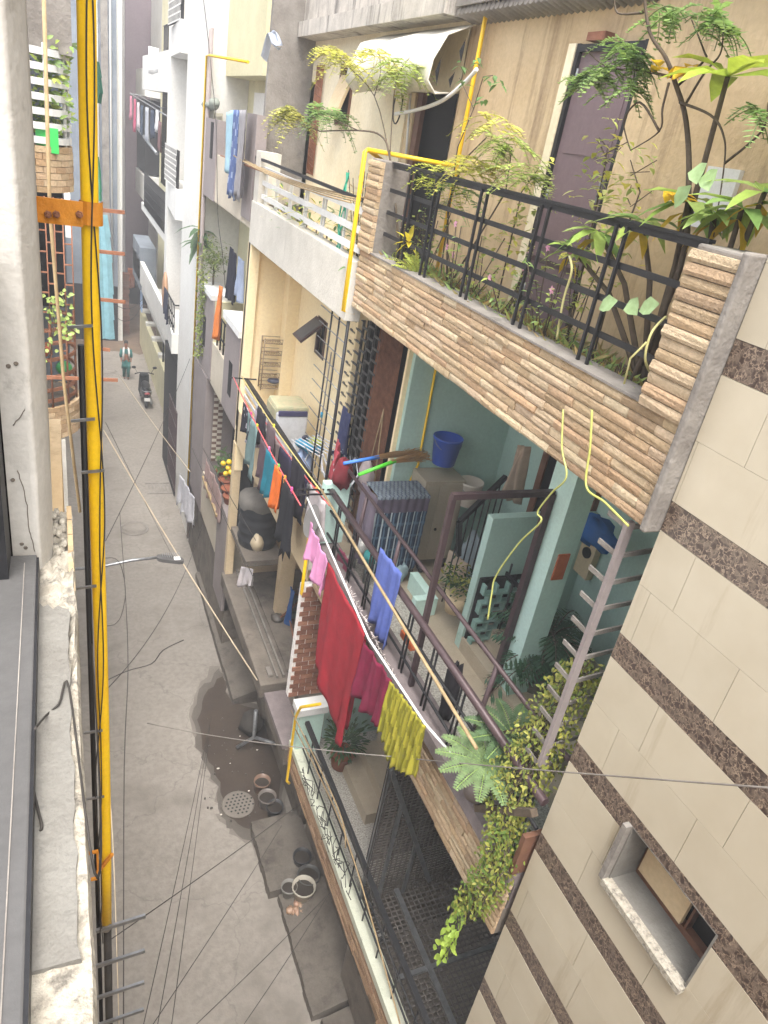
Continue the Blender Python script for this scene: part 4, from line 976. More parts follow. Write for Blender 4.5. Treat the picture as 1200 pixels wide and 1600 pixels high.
g = MB(); g.box(-.45, .1, 10.2, 10.3, 6.1, 11.5); g.build('shaded_wall', M['bluegrey'], H)
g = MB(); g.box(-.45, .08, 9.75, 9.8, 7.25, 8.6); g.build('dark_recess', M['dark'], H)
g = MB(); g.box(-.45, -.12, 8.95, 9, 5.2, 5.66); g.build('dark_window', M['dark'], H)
g = MB(); g.box(-.45, -.0, 9.2, 9.3, 0, 5.7); g.build('lower_wall', M['greyplaster'], H)
g = MB(); g.box(-.3, .22, 9.35, 9.8, 9.95, 10.6); g.build('upper_balcony', M['conc'], H)
g = MB(); g.blob((0.02, 9.5, 6.55), .1, .1, .09, s(60, 150, 84), 8, 6); single(g, 'green_pot', M['plastic'], 'small green pot on the rounded rusty balcony at the left', 'pot')
g = MB(); g.lathe((-.2, 9.35, 6.75), [(.05, 0), (.08, .1), (.075, .1)], 12, s(190, 96, 60)); single(g, 'orange_pot', M['plastic'], 'small orange pot on the rounded rusty balcony at the left', 'pot')
g = MB(); q = aY(72, 215, 9.25); g.box(q.x - .1, q.x + .12, 9.22, 9.25, q.z - .14, q.z + .1, s(60, 190, 90)); single(g, 'green_sheet', M['plastic'], 'bright green sheet behind the white railing on the left', 'sheet')
# protruding rusty flats along the neighbour
for i, (y_, x0_, x1_) in enumerate(((330, 148, 195), (395, 148, 195), (470, 148, 196), (545, 132, 172), (592, 70, 184))):
    a = aY(x0_, y_ - 3, 5); b = aY(x1_, y_ + 2, 5); g = MB(); g.bar(a, b, .012, .022); single(g, 'rusty_bar', M['rust'], ['rusty flat bar jutting right of the yellow pipe, topmost one', 'rusty flat bar jutting right of the yellow pipe, second from the top', 'rusty flat bar level with the far orange banner, third from the top', 'short rusty flat bar just right of the pipe level with the walking woman', 'longest rusty flat bar crossing behind the yellow pipe'][i], 'bar', 'rusty bars jutting past the yellow pipe')
# left houses further on
H = thing('left_row_house', 'grey house in the left row beyond the rounded balconies', 'house', (-2, 22, 0))
MB().box(-6, -.35, 13.8, 32, 0, 6.2).build('wall', M['bluegrey'], H)  # height kept low to let more sky light into the lane
g = MB(); g.box(-.35, .35, 21, 23.5, 6.2, 7.2); g.build('balcony', M['white'], H)
# street lamp
a = aY(165, 884, 8.6); b = aY(245, 871, 8.6); c = aY(287, 876, 8.6)
H = thing('street_lamp', 'grey flat street lamp on a white pipe arm reaching over the lane', 'street lamp', b)
MB().tube([V((-.5, a.y + .3, a.z - .25)), a, a.lerp(b, .5) + V((0, 0, .02)), b], .02, 8).build('arm', M['steel'], H)
g = MB(); d = (c - b); L_ = d.length; d.normalize(); w = .065
sd = V((0, 1, 0)); up = V((0, 0, 1))
P = [(0, .45), (.06, .8), (.2, 1), (.8, 1), (.95, .75), (1.0, .3)]
top = [b + d * L_ * t + sd * w * k + up * .02 for t, k in P] + [b + d * L_ * t - sd * w * k + up * .02 for t, k in P[::-1]]
bot = [p - up * .05 for p in top]; n_ = len(top)
g.add(top + bot, [tuple(range(n_)), tuple(range(2 * n_ - 1, n_ - 1, -1))] + [(i, i + n_, (i + 1) % n_ + n_, (i + 1) % n_) for i in range(n_)]); hd = g.build('lamp_head', M['alu'], H)
g = MB()
for i in range(9): g.box(b.x + L_ * (.2 + i * .075), b.x + L_ * (.215 + i * .075), b.y - .055, b.y + .055, b.z + .02, b.z + .035)
g.build('cooling_fin', M['steel'], hd)
MB().box(b.x + L_ * .3, b.x + L_ * .85, b.y - .045, b.y + .045, b.z - .034, b.z - .0305).build('led_panel', M['paper'], hd)
# ================================================================== PERSON
fp = aZ(197, 592, 0.005); S = .205      # S = head height
def P_(x, z, y=0): return fp + V((x * S, y * S, z * S))
import bmesh
def skin(name, verts, edges, rad, mt, parent, sub=1):
    me = bpy.data.meshes.new(name); loc = V(parent['_loc'])
    me.from_pydata([v - loc for v in verts], edges, []); me.materials.append(mt)
    o = bpy.data.objects.new(name, me); COL.objects.link(o); o['_loc'] = tuple(loc); o.parent = parent
    bm = bmesh.new(); bm.from_mesh(me); lay = bm.verts.layers.skin.verify(); bm.verts.ensure_lookup_table()
    for i, v in enumerate(bm.verts): v[lay].radius = (rad[i] * S, rad[i] * S); v[lay].use_root = (i == 0)
    bm.to_mesh(me); bm.free()
    k = o.modifiers.new('skin', 'SKIN'); k.use_smooth_shade = True
    q = o.modifiers.new('sub', 'SUBSURF'); q.levels = sub; q.render_levels = sub
    return o
H = thing('person', 'person in teal kurta and trousers with a pale scarf, walking in the lane', 'person', fp)
vs = [P_(0, 3.6), P_(0, 4.5), P_(0, 5.4), P_(0, 5.95), P_(0, 6.3, -.05), P_(0, 6.75, -.08), P_(0, 7.15, -.03),
      P_(.75, 5.65), P_(.95, 4.6, .05), P_(.85, 3.75, -.25), P_(.82, 3.35, -.3), P_(-.75, 5.65), P_(-.95, 4.6, .05), P_(-.85, 3.75, -.25), P_(-.82, 3.35, -.3),
      P_(.36, 3.3), P_(.34, 1.9, -.2), P_(.32, .35, .1), P_(.34, .12, -.35), P_(-.36, 3.3), P_(-.32, 1.9, .05), P_(-.3, .35, .3), P_(-.3, .14, -.1)]
es = [(0, 1), (1, 2), (2, 3), (3, 4), (4, 5), (5, 6), (2, 7), (7, 8), (8, 9), (9, 10), (2, 11), (11, 12), (12, 13), (13, 14), (0, 15), (15, 16), (16, 17), (17, 18), (0, 19), (19, 20), (20, 21), (21, 22)]
ra = [.55, .5, .5, .24, .3, .4, .26, .24, .18, .13, .1, .24, .18, .13, .1, .36, .25, .15, .12, .36, .25, .15, .12]
skin('body', vs, es, ra, M['skin'], H)
TE = mat('teal_green_cotton', s(46, 104, 100), s(38, 90, 88), 8, .95)
g = MB(); g.lathe(fp, [(.9 * S * k, z * S) for k, z in ((.95, 2.1), (.86, 2.8), (.74, 3.6), (.66, 4.4), (.78, 5.2), (.72, 5.7), (.34, 6.0))], 18)
for v in g.v: v.y = fp.y + (v.y - fp.y) * .62
g.build('kurta', TE, H)
g = MB()
for sx, y0, y1 in ((.36, -.2, .1), (-.34, .05, .3)): g.tube([P_(sx, 3.3), P_(sx, 1.9, y0), P_(sx * .95, .4, y1)], .42 * S, 12, r2=.26 * S)
g.build('trousers', TE, H)
g = MB()
for sx in (1, -1): g.tube([P_(.7 * sx, 5.72), P_(.95 * sx, 4.6, .05), P_(.9 * sx, 4.2, -.1)], .29 * S, 10, r2=.22 * S)
g.build('sleeves', TE, H)
g = MB(); g.tube([P_(-.5, 3.9, -.5), P_(-.48, 5.3, -.55), P_(-.4, 5.95, -.15), P_(0, 6.05, .35), P_(.4, 5.95, -.15), P_(.48, 5.3, -.55), P_(.5, 4.2, -.5)], .17 * S, 8); g.build('scarf', M['paper'], H)
g = MB(); g.blob(P_(0, 7.0, .06), .4 * S, .42 * S, .44 * S, s(30, 26, 26), 12, 8).blob(P_(0, 6.75, .42), .2 * S, .2 * S, .2 * S, s(30, 26, 26), 8, 6); g.build('hair', M['plastic'], H)
g = MB()
for x in (-.14, .14): g.blob(P_(x, 6.78, -.46), .05 * S, .03 * S, .03 * S, s(24, 20, 20), 6, 4)
g.blob(P_(0, 6.66, -.48), .05 * S, .07 * S, .09 * S, s(142, 98, 76), 6, 4).blob(P_(0, 6.5, -.45), .1 * S, .03 * S, .025 * S, s(124, 66, 62), 6, 4); g.build('face', M['plastic'], H)
g = MB()
for x, y in ((.34, -.25), (-.3, .0)): g.blob(P_(x, .12, y), .16 * S, .36 * S, .12 * S, s(60, 48, 44), 8, 5)
g.build('sandals', M['plastic'], H)

# ================================================================== SCOOTER (rear towards camera)
sp = aZ(229, 638, .005); k = .98
H = thing('parked_scooter', 'black scooter parked beside the pale yellow boundary wall, rear number plate facing the camera', 'scooter', sp)
def Q(x, y, z): return sp + V((x * k, y * k, z * k))
for y, nm in ((.0, 'wheel'), (1.25, 'wheel')):
    g = MB(); c = Q(0, y + .1, .23)
    pr = [(.15, -.05), (.21, -.05), (.232, -.02), (.232, .02), (.21, .05), (.15, .05)]
    w = MB().lathe(c, pr, 20, ax=V((1, 0, 0)), cap=False); wo = w.build(nm, M['black'], H)
    MB().lathe(c, [(.15, -.035), (.15, .035)], 14, ax=V((1, 0, 0))).build('rim', M['steel'], wo)
BK = mat('glossy_black_paint', s(30, 32, 36), s(26, 28, 32), 3, .25, 0, spec=.6)
g = MB(); g.blob(Q(0, .25, .56), .19, .42, .2, n=16, m=10); g.hexa([Q(-.19, .45, .28), Q(.19, .45, .28), Q(.17, 1.05, .28), Q(-.17, 1.05, .28), Q(-.19, .45, .36), Q(.19, .45, .36), Q(.2, 1.05, .34), Q(-.2, 1.05, .34)])
g.hexa([Q(-.2, 1.02, .3), Q(.2, 1.02, .3), Q(.14, 1.1, .3), Q(-.14, 1.1, .3), Q(-.17, .92, .95), Q(.17, .92, .95), Q(.13, 1.02, .98), Q(-.13, 1.02, .98)]); g.blob(Q(0, 1.3, .4), .09, .26, .12)
bo = g.build('body', BK, H)
g = MB(); g.blob(Q(0, .38, .76), .15, .42, .07, n=14, m=8); g.build('seat', M['black'], H)
g = MB(); g.tube([Q(-.33, .86, 1.0), Q(-.16, .93, 1.03), Q(.16, .93, 1.03), Q(.33, .86, 1.0)], .02, 7); hb = g.build('handlebar', M['black'], H)
for sx in (-1, 1):
    g = MB(); g.tube([Q(.24 * sx, .9, 1.03), Q(.33 * sx, .88, 1.2)], .008, 5).blob(Q(.36 * sx, .87, 1.24), .075, .02, .05); g.build('mirror', M['black'], hb)
MB().box(sp.x - .1, sp.x + .1, sp.y - .2 * k, sp.y - .19 * k, .34, .46).build('number_plate', M['paper'], H)
MB().blob(Q(0, -.14, .6), .1, .04, .05, s(150, 40, 40)).build('tail_light', M['plastic'], H)
g = MB(); g.tube([Q(-.17, -.12, .72), Q(-.12, -.24, .72), Q(.12, -.24, .72), Q(.17, -.12, .72)], .016, 6); g.build('grab_rail', M['steel'], H)
MB().tube([Q(.15, -.15, .25), Q(.15, .5, .25)], .04, 8).build('exhaust', M['steel'], H)

# ================================================================== LANE SIDE
def slab(px, label, x0, x1, y0, y1, z0, z1, mt='ramp', name='ramp', tilt=0):
    g = MB(); n = 14
    for i in range(n):
        a = y0 + (y1 - y0) * i / n; b = y0 + (y1 - y0) * (i + 1) / n; o = rnd(-.008, .008)
        g.hexa([(x0 + o, a, 0), (x1, a, 0), (x1, b, 0), (x0 + o, b, 0), (x0 + o + .01, a, z0), (x1, a, z1), (x1, b, z1), (x0 + o + .01, b, z0)])
    return single(g, name, M[mt], label, 'ramp')
slab(0, 'long rough concrete ramp along the foot of the cream house', 2.66, 3.12, 9.9, 14.2, .14, .3)
slab(0, 'broken concrete step below the brick house parapet, nearer the grate', 2.38, 3.15, 6.0, 7.2, .16, .2, name='step')
slab(0, 'long concrete step by the lane below the brick house, holding the tubs', 2.5, 3.15, 4.3, 5.95, .12, .3, name='step')
slab(0, 'small cut concrete step at the bottom of the lane beside the red motorbike', 2.6, 3.15, 3.4, 4.25, .1, .24, name='step')
def tub(px, py, r, h, label, col, mt='plastic', nm='tub', zb=.12):
    c = aZ(px, py, zb); g = MB(); g.lathe(c, [(r * .78, 0), (r, h), (r * 1.06, h), (r * 1.06, h - .03)], 18, col, cap=False); t = single(g, nm, M[mt], label, nm)
    b = MB().lathe(c, [(r * .9, h * .7), (0.001, h * .72)], 18, s(52, 46, 40), cap=False); b.build('soil', M['plastic'], t)
    return t
tub(472, 1402, .16, .26, 'pale round tub standing on the step below the brick house', s(170, 164, 150))
tub(450, 1398, .11, .2, 'small grey tub left of the pale round tub', s(120, 118, 112))
tub(480, 1380, .16, .2, 'dark tub behind the pale round tub', s(70, 70, 68))
tub(470, 1350, .13, .2, 'black pot standing furthest in the row behind the pale tub', s(48, 48, 50), nm='pot')
tub(408, 1235, .13, .24, 'brown clay pot beside the holed drain cover', s(120, 96, 80), nm='pot', zb=.02)
tub(416, 1258, .14, .22, 'grey plaster pot beside the holed drain cover, nearer than the brown one', s(104, 96, 90), nm='pot', zb=.02)
tub(428, 1272, .13, .2, 'black plastic pot right of the grey plaster pot near the drain cover', s(52, 52, 54), nm='pot', zb=.02)
g = MB(); 
for i in range(9): q = aZ(rnd(450, 475), rnd(1405, 1425), .16); g.blob(q, rnd(.03, .06), rnd(.04, .08), rnd(.02, .05), vary(s(150, 122, 100), .2), 7, 5, .6)
tag(g.build('rubble', M['plastic']), 'small heap of broken brick in front of the pale tub', 'rubble')
g = MB(); q = aZ(395, 1150, .3); g.tube([aZ(400, 1110, .9), aZ(397, 1152, .3), aZ(370, 1168, .1)], .035, 7).tube([aZ(397, 1152, .3), aZ(440, 1165, .3)], .03, 7)
single(g, 'drain_pipe', M['steel'], 'grey elbow drain pipe leaning over the wet patch', 'pipe')
g = MB(); q = aZ(395, 1130, .25); g.blob(q, .2, .22, .22, s(74, 70, 66), 10, 7, .5); single(g, 'rag_bundle', M['cloth'], 'dark bundle of rags at the near end of the long concrete ramp', 'bundle')
# motorbike nose peeping out
c = aZ(552, 1575, .35) + V((.42, .1, 0)); H = thing('red_motorbike', 'red and black motorbike half hidden under the brick house parapet at the bottom', 'motorbike', (c.x, c.y, 0))
MB().lathe((c.x, c.y + .5, .3), [(.2, -.05), (.28, -.05), (.3, 0), (.28, .05), (.2, .05)], 18, ax=V((1, 0, 0)), cap=False).build('wheel', M['black'], H)
MB().lathe((c.x, c.y - .75, .3), [(.2, -.05), (.28, -.05), (.3, 0), (.28, .05), (.2, .05)], 18, ax=V((1, 0, 0)), cap=False).build('wheel', M['black'], H)
g = MB(); g.blob((c.x, c.y - .05, .75), .14, .28, .13, s(120, 44, 42)).blob((c.x, c.y + .5, .62), .08, .2, .05, s(120, 44, 42)); g.build('tank', M['plastic'], H)
MB().blob((c.x, c.y - .5, .74), .13, .36, .06).build('seat', M['black'], H)
g = MB(); g.tube([(c.x - .33, c.y + .12, .98), (c.x, c.y + .25, 1.0), (c.x + .33, c.y + .12, .98)], .015, 6).tube([(c.x, c.y + .5, .3), (c.x, c.y + .27, .98)], .03, 6); g.build('handlebar', M['black'], H)
MB().blob((c.x, c.y + .38, .88), .1, .07, .1, s(220, 220, 215)).build('headlight', M['plastic'], H)
MB().box(c.x - .12, c.x + .12, c.y - .25, c.y + .25, .25, .6).build('engine', M['iron'], H)

# ================================================================== TERRACE + LEVEL 2 PROPS
g = MB(); a0, a1 = 6.75, 8.9
A = []
for i in range(13):
    y = a0 + (a1 + .0 - a0) * i / 12; w = .035 * math.sin(i * .9) + .015 * math.sin(i * 2.3)
    A.append([V((3.45, y, 10.74)), V((3.2 + w, y, 10.62)), V((3.1 + w, y, 10.42 + w)), V((3.08 + w, y, 10.26 + .4 * w)), V((3.17, y, 10.17 + w)), V((3.3, y, 10.2))])
for i in range(12):
    for k in range(5): g.add([A[i][k], A[i][k + 1], A[i + 1][k + 1], A[i + 1][k]], [(0, 1, 2, 3)], (1, 1, 1), True)
o = single(g, 'tarpaulin_awning', M['awning'], 'white sagging tarpaulin awning with torn slits over the dark terrace doorway', 'awning'); weld(o); md = o.modifiers.new('solid', 'SOLIDIFY'); md.thickness = .012
g = MB()
for px, top, bot, w in ((690, 88, 135, 6), (711, 112, 138, 4), (728, 60, 100, 5)):
    a = aX(px, top, 2.955); b = aX(px - 8, bot, 2.955); mm = a.lerp(b, .5)
    g.add([a, mm + V((-.02, -.045, 0)), b, mm + V((-.02, .03, 0))], [(0, 1, 2, 3)])
g.each('torn_slit', M['dark'], o)
g = MB(); pts = [aX(x, y, 3.3) for x, y in ((618, 178), (650, 172), (690, 158), (725, 130), (745, 108))]; g.tube(curve(pts), .018, 7); single(g, 'white_hose', M['paper'], 'white hose sagging across the dark terrace doorway', 'hose')
g = MB(); g.tube([aX(642, 140, 3.4), aX(634, 248, 3.4)], .012, 6); single(g, 'white_pole', M['paper'], 'thin white pole standing in front of the terrace doorway', 'pole')
g = MB(); c = aX(622, 162, 3.36)
g.tube([c + V((0, math.cos(a * .35) * .11, math.sin(a * .35) * .19)) for a in range(19)], .008, 5); single(g, 'wire_hoop', M['iron'], 'thin oval hoop hanging beside the terrace doorway', 'hoop')
g = MB(); a = aX(563, 236, 2.7); g.tube([aX(612, 262, 3.45), V((2.69, 6.97, 9.62)), V((2.66, 6.97, 9.6)), V((2.66, 6.97, 8.12)), V((2.78, 6.97, 8.1))], .022, 8)
single(g, 'yellow_riser_pipe', M['yellow'], 'yellow gas pipe bent around the left brick pier of the terrace', 'pipe')
g = MB(); g.tube([V((3.42, 6.55, 8.5)), V((3.42, 6.55, 12))], .02, 8).tube([V((2.69, 6.97, 9.62)), V((3.42, 6.6, 9.62))], .02, 8); single(g, 'wall_gas_pipe', M['yellow'], 'yellow gas pipe rising on the terrace wall between the doorway and the peach wall', 'pipe')
g = MB()
for kk in range(3):
    p = aX(545 - kk * 2, 270, 2.78); P = [p + V((.01 * math.sin(i * 1.3 + kk), .05 * math.sin(i * .8 + kk * 2), -i * .07)) for i in range(14)]; g.tube(P, .009, 5, s(40, 160, 128))
single(g, 'green_rope', M['plastic'], 'looped turquoise green rope hanging beside the white terrace railing', 'rope')
G = 'clothes lines over the terrace railing'
for i in range(4):
    g = MB(); g.tube(sag(aX(365 + i * 8, 243 + i * 3, 2.55 + .05 * i), V((2.62 + i * .05, 7.05, 9.14 + .02 * i)), .06), .009, 5)
    single(g, 'clothes_line', M['wood'], ['orange tinted clothes line in front of the white terrace railing', 'orange tinted clothes line second from the street', 'orange tinted clothes line third from the street', 'orange tinted clothes line nearest the terrace railing'][i], 'clothes line', G)
g = MB(); g.bar(aX(345, 243, 2.62), aX(410, 268, 2.62), .02, .02); single(g, 'line_bracket', M['rust'], 'rusty bracket holding the clothes lines by the hanging jeans', 'bracket')
g = MB(); q = aX(425, 70, 2.6)
N_ = 10
for i in range(N_):
    for j in range(6):
        def pt(a, b): 
            t = a / N_; return q + V((.05 * math.sin(b * 1.2), .36 - t * .72, .16 * math.sin(t * 3.14) - b * .03 * (.6 + .4 * math.cos(t * 9))))
        g.add([pt(i, j), pt(i + 1, j), pt(i + 1, j + 1), pt(i, j + 1)], [(0, 1, 2, 3)], s(196, 204, 218), True)
o = single(g, 'loose_plastic_sheet', M['cloth'], 'pale plastic sheet caught on a wire high in front of the grey wall', 'sheet'); weld(o)

# ================================================================== TAUPE HOUSE CLOTHES AND POTS
hang('blue_jeans', 'blue denim jeans hung over the upper taupe balcony, the middle of three garments', 'clothing', aX(366, 172, 2.6), aX(375, 172, 2.6), 1.25, s(92, 112, 160), 'garments on the upper taupe balcony', amp=.04, folds=1.5, c2=s(160, 176, 206), pattern=lambda u, v, c, d: d if (math.sin(u * 19 + v * 30) > .86) else c)
hang('light_blue_towel', 'light blue towel hung over the upper taupe balcony, leftmost of three garments', 'towel', aX(356, 176, 2.6), aX(367, 172, 2.6), .88, s(172, 208, 224), 'garments on the upper taupe balcony', amp=.03, folds=1)
hang('grey_trousers', 'grey trousers hung over the upper taupe balcony, rightmost of three garments', 'clothing', aX(377, 172, 2.58), aX(388, 172, 2.58), 1.2, s(160, 158, 162), 'garments on the upper taupe balcony', amp=.04, folds=2)
g = MB(); q = aX(322, 165, 2.7); g.blob(aX(325, 165, 2.75), .1, .34, .09, s(140, 146, 138), 10, 6, .5).blob(aX(335, 163, 2.75), .1, .3, .1, s(158, 164, 154), 10, 6, .5); single(g, 'folded_rug', M['cloth'], 'grey green rug folded over the wall of the upper taupe balcony', 'rug')
hang('patterned_sheet', 'pale grey patterned sheet hanging inside the upper taupe balcony', 'sheet', aX(325, 175, 2.9), aX(350, 178, 2.9), 1.0, s(196, 190, 170), amp=.05, folds=2)
hang('orange_cloth', 'orange cloth hung on the railing of the lower taupe balcony', 'cloth', aX(345, 446, 2.68), aX(350, 450, 2.68), .95, s(224, 134, 66), amp=.05, folds=1.5, flare=.03)
hang('navy_trousers', 'dark navy trousers hanging inside the taupe balcony beside a light blue shirt', 'clothing', aX(362, 385, 2.95), aX(372, 400, 2.95), .9, s(44, 46, 62), amp=.04, folds=2)
hang('pale_blue_shirt', 'light blue shirt hanging inside the taupe balcony', 'clothing', aX(374, 400, 2.95), aX(382, 408, 2.95), .7, s(178, 192, 218), amp=.04, folds=2)
for i, (a, b, lb) in enumerate((((323, 716), (333, 742), 'dusty pink towel on the lowest taupe balcony rail, the left one'), ((334, 738), (347, 772), 'dusty pink towel on the lowest taupe balcony rail, the right one'))):
    hang('pink_towel', lb, 'towel', aX(*a, 2.66), aX(*b, 2.66), .62, s(186, 158, 152), 'towels on the lowest taupe balcony', amp=.03, folds=2)
g = MB(); g.bar(aX(317, 745, 2.62), aX(339, 806, 2.62), .05); single(g, 'pale_pole', M['wood'], 'pale wooden pole lying along the lowest taupe balcony', 'pole')
c = aX(333, 462, 2.85); g = MB(); g.lathe(c - V((0, 0, .14)), [(.13, 0), (.18, .26), (.19, .26)], 16, s(60, 140, 100)); GP = single(g, 'green_flowerpot', M['plastic'], 'green plastic flowerpot on the white wall cap of the taupe balcony', 'pot')
for i, (px, py) in enumerate(((348, 748), (352, 762), (356, 776), (359, 788))):
    c = aX(px, py, 2.86); g = MB(); g.lathe(c, [(.1, 0), (.14, .2), (.15, .2), (.15, .17)], 14); single(g, 'terracotta_pot', M['terra'], ['terracotta pot at the far end of the row on the lowest taupe balcony', 'second terracotta pot from the far end on the lowest taupe balcony', 'third terracotta pot from the far end on the lowest taupe balcony', 'terracotta pot nearest the black water tank'][i], 'pot', 'terracotta pots on the lowest taupe balcony')
g = MB(); q = aX(375, 545, 2.9); 
c = V((2.98, 12.0, 5.0)); g.tube([c, c + V((0, 0, .5))], .02, 6); g.tube([c + V((0, -.25, .9)), c + V((0, .3, .9))], .018, 6); g.lathe(c + V((0, .3, .3)), [(.2, -.02), (.22, 0), (.2, .02)], 16, ax=V((1, 0, 0)), cap=False); g.lathe(c + V((0, -.3, .3)), [(.2, -.02), (.22, 0), (.2, .02)], 16, ax=V((1, 0, 0)), cap=False); g.blob(c + V((0, 0, .85)), .06, .12, .04)
single(g, 'small_bicycle', M['black'], 'small dark bicycle standing in the taupe balcony', 'bicycle')

# ================================================================== CREAM HOUSE PROPS
# washing machine
c = V((3.06, 9.72, 5.02)); H = thing('washing_machine', 'white top loading washing machine with a patterned cover on the cream balcony', 'washing machine', c)
a, b = c.x - .24, c.x + .24; y0, y1 = c.y - .26, c.y + .26
MB().box(a, b, y0, y1, 5.06, 6.02).build('body', M['silver'], H, bevel=.03)
MB().box(a + .02, b - .02, y0 - .012, y0 + .03, 5.96, 6.04).build('control_panel', mat('navy_panel', s(62, 60, 92)), H, bevel=.01)
g = MB(); g.box(a - .012, b + .012, y0 + .03, y1 + .012, 5.98, 6.1)
co = g.build('cover', mat('patterned_plastic_cover', s(186, 172, 138), s(150, 158, 130), 9, .8, .3, 20, stain=s(190, 150, 140), sscale=7, sth=.58), H, bevel=.04)
MB().box(a - .02, a + .02, y0 + .06, y1 + .012, 5.6, 6.04).build('cover_flap', co.data.materials[0], H, bevel=.01)
MB().box(a + .03, b - .03, y0 + .03, y1 - .03, 5.02, 5.06).build('base', M['black'], H)
# wall rack
H = thing('utensil_rack', 'brown wire utensil rack hung on the far wall of the cream balcony', 'rack', aY(430, 605, 11.3))
g = MB(); x0, x1, z0, z1 = 3.0, 3.42, 5.75, 6.62
for x in (x0, x1):
    for y in (11.34, 11.16): g.tube([(x, y, z0), (x, y, z1)], .01, 6)
rk = g.build('frame', M['rack'], H)
for i in range(5):
    z = z0 + .03 + i * .19; g = MB()
    for y in (11.34, 11.16): g.tube([(x0, y, z), (x1, y, z)], .008, 5).tube([(x0, y, z + .07), (x1, y, z + .07)], .006, 5)
    for kx in range(11): g.tube([(x0 + .042 * kx, 11.16, z + .07), (x0 + .042 * kx, 11.16, z), (x0 + .042 * kx, 11.34, z)], .004, 4)
    g.build('shelf', M['rack'], H)
g = MB(); g.blob((3.24, 11.22, 5.9), .13, .08, .05, s(72, 76, 96), 12, 6); single(g, 'iron_box', M['plastic'], 'dark blue grey lidded tin in the lowest shelves of the wire rack', 'tin')
# folding drying racks
def dry_rack(loc, label, rz):
    H = thing('drying_rack', label, 'drying rack', loc, 'folding drying racks on the cream balcony'); H.rotation_euler.z = rz
    L0 = V(loc)
    g = MB()
    for y in (-.28, .28): g.tube([L0 + V((-.24, y, 0)), L0 + V((.22, y, .98))], .012, 6).tube([L0 + V((.24, y, 0)), L0 + V((-.22, y, .98))], .012, 6)
    g.build('leg', M['silver'], H)
    g = MB()
    for k in range(7): g.tube([L0 + V((-.23 + k * .075, -.3, .98)), L0 + V((-.23 + k * .075, .3, .98))], .008, 5)
    g.build('drying_bar', M['silver'], H)
    g = MB()
    for y in (-.28, .28): g.blob(L0 + V((0, y, .49)), .04, .03, .04, s(40, 44, 62), 8, 5).blob(L0 + V((.0, y, .98)), .06, .03, .035, s(40, 44, 62), 8, 5)
    g.each('joint', M['plastic'], H)
dry_rack((3.1, 8.35, 5.02), 'white folding drying rack nearest the washing machine', .4)
dry_rack((3.2, 7.75, 5.02), 'white folding drying rack nearest the grey blanket bundle', -.3)
g = MB(); g.blob((3.05, 8.75, 5.45), .16, .16, .28, s(170, 190, 226), 14, 10, .5); single(g, 'clear_bag', M['plastic'], 'bluish white plastic bag beside the washing machine', 'bag')
g = MB(); g.blob((3.1, 8.7, 5.85), .17, .2, .1, s(52, 150, 188), 12, 8, .7).blob((3.15, 8.62, 5.93), .1, .12, .05, s(190, 200, 90), 9, 6, .6); single(g, 'blue_packet', M['plastic'], 'turquoise and yellow packet lying on the bluish bag', 'packet')
hang('pink_cloth', 'coral pink cloth over the drying rack beside the black grille', 'cloth', V((3.1, 7.6, 6.15)), V((3.25, 8.0, 6.25)), .4, s(214, 96, 108), amp=.06, folds=2)
g = MB(); g.blob((3.42, 7.35, 6.0), .1, .13, .22, s(196, 182, 182), 12, 8, .6); single(g, 'hanging_bag', M['cloth'], 'pinkish grey bag hung on the black grille of the cream balcony', 'bag')
hang('blue_shirt', 'slate blue shirt hanging behind the black grille of the cream balcony', 'clothing', V((3.42, 8.1, 6.5)), V((3.42, 8.4, 6.55)), .6, s(80, 86, 124), amp=.05, folds=2)
g = MB(); g.tube([(3.44, 7.25, 6.95), (3.43, 7.4, 5.9)], .008, 5).tube([(3.44, 7.25, 6.95), (3.43, 7.1, 5.8)], .008, 5); single(g, 'tied_cord', M['wood'], 'pair of pale cords tied to the rusty gate rods of the cream balcony', 'cord')
g = MB(); g.lathe((3.44, 9.3, 6.02), [(.02, 0), (.02, .08)], 10, s(50, 150, 190)); g.tube([(3.44, 9.3, 5.2), (3.46, 9.3, 7.0)], .01, 6, s(120, 120, 120)); single(g, 'wall_tap', M['plastic'], 'blue wall tap on a thin pipe beside the brown hopper window', 'tap')
# clothes lines with pegs
G = 'clothes lines in front of the cream balcony'
lines = [((365, 590), (470, 790), 2.45, s(206, 90, 92)), ((378, 588), (500, 765), 2.58, s(196, 180, 110)), ((402, 640), (515, 790), 2.68, s(206, 90, 92))]
for i, (a, b, x, col) in enumerate(lines):
    g = MB(); g.tube(sag(aX(*a, x), aX(*b, x), .05), .009, 5, col); single(g, 'clothes_line', M['plastic'], ['red clothes line furthest out from the cream balcony', 'yellowish clothes line in the middle before the cream balcony', 'red clothes line closest to the cream balcony railing'][i], 'clothes line', G)
for i, (pa, pb) in enumerate((((360, 590), (400, 593)), ((465, 765), (515, 765)), ((468, 773), (520, 772)))):
    g = MB(); g.bar(aX(*pa, 2.5), aX(*pb, 2.72) if i else aX(*pb, 2.7), .02); single(g, 'line_bar', M['iron'], ['black iron bar holding the far ends of the red clothes lines', 'black iron bar at the near end of the red clothes lines, upper one', 'black iron bar at the near end of the red clothes lines, lower one'][i], 'bar', 'bars holding the clothes lines')
def onl(k, t): a, b, x, _ = lines[k]; A = aX(*a, x); B = aX(*b, x); return A.lerp(B, t) - V((0, 0, .05 * 4 * t * (1 - t)))
G = 'clothes drying in front of the cream balcony'
def dot(u, v, c, d): return d if (math.sin(u * 60) * math.sin(v * 44) > .55) else c
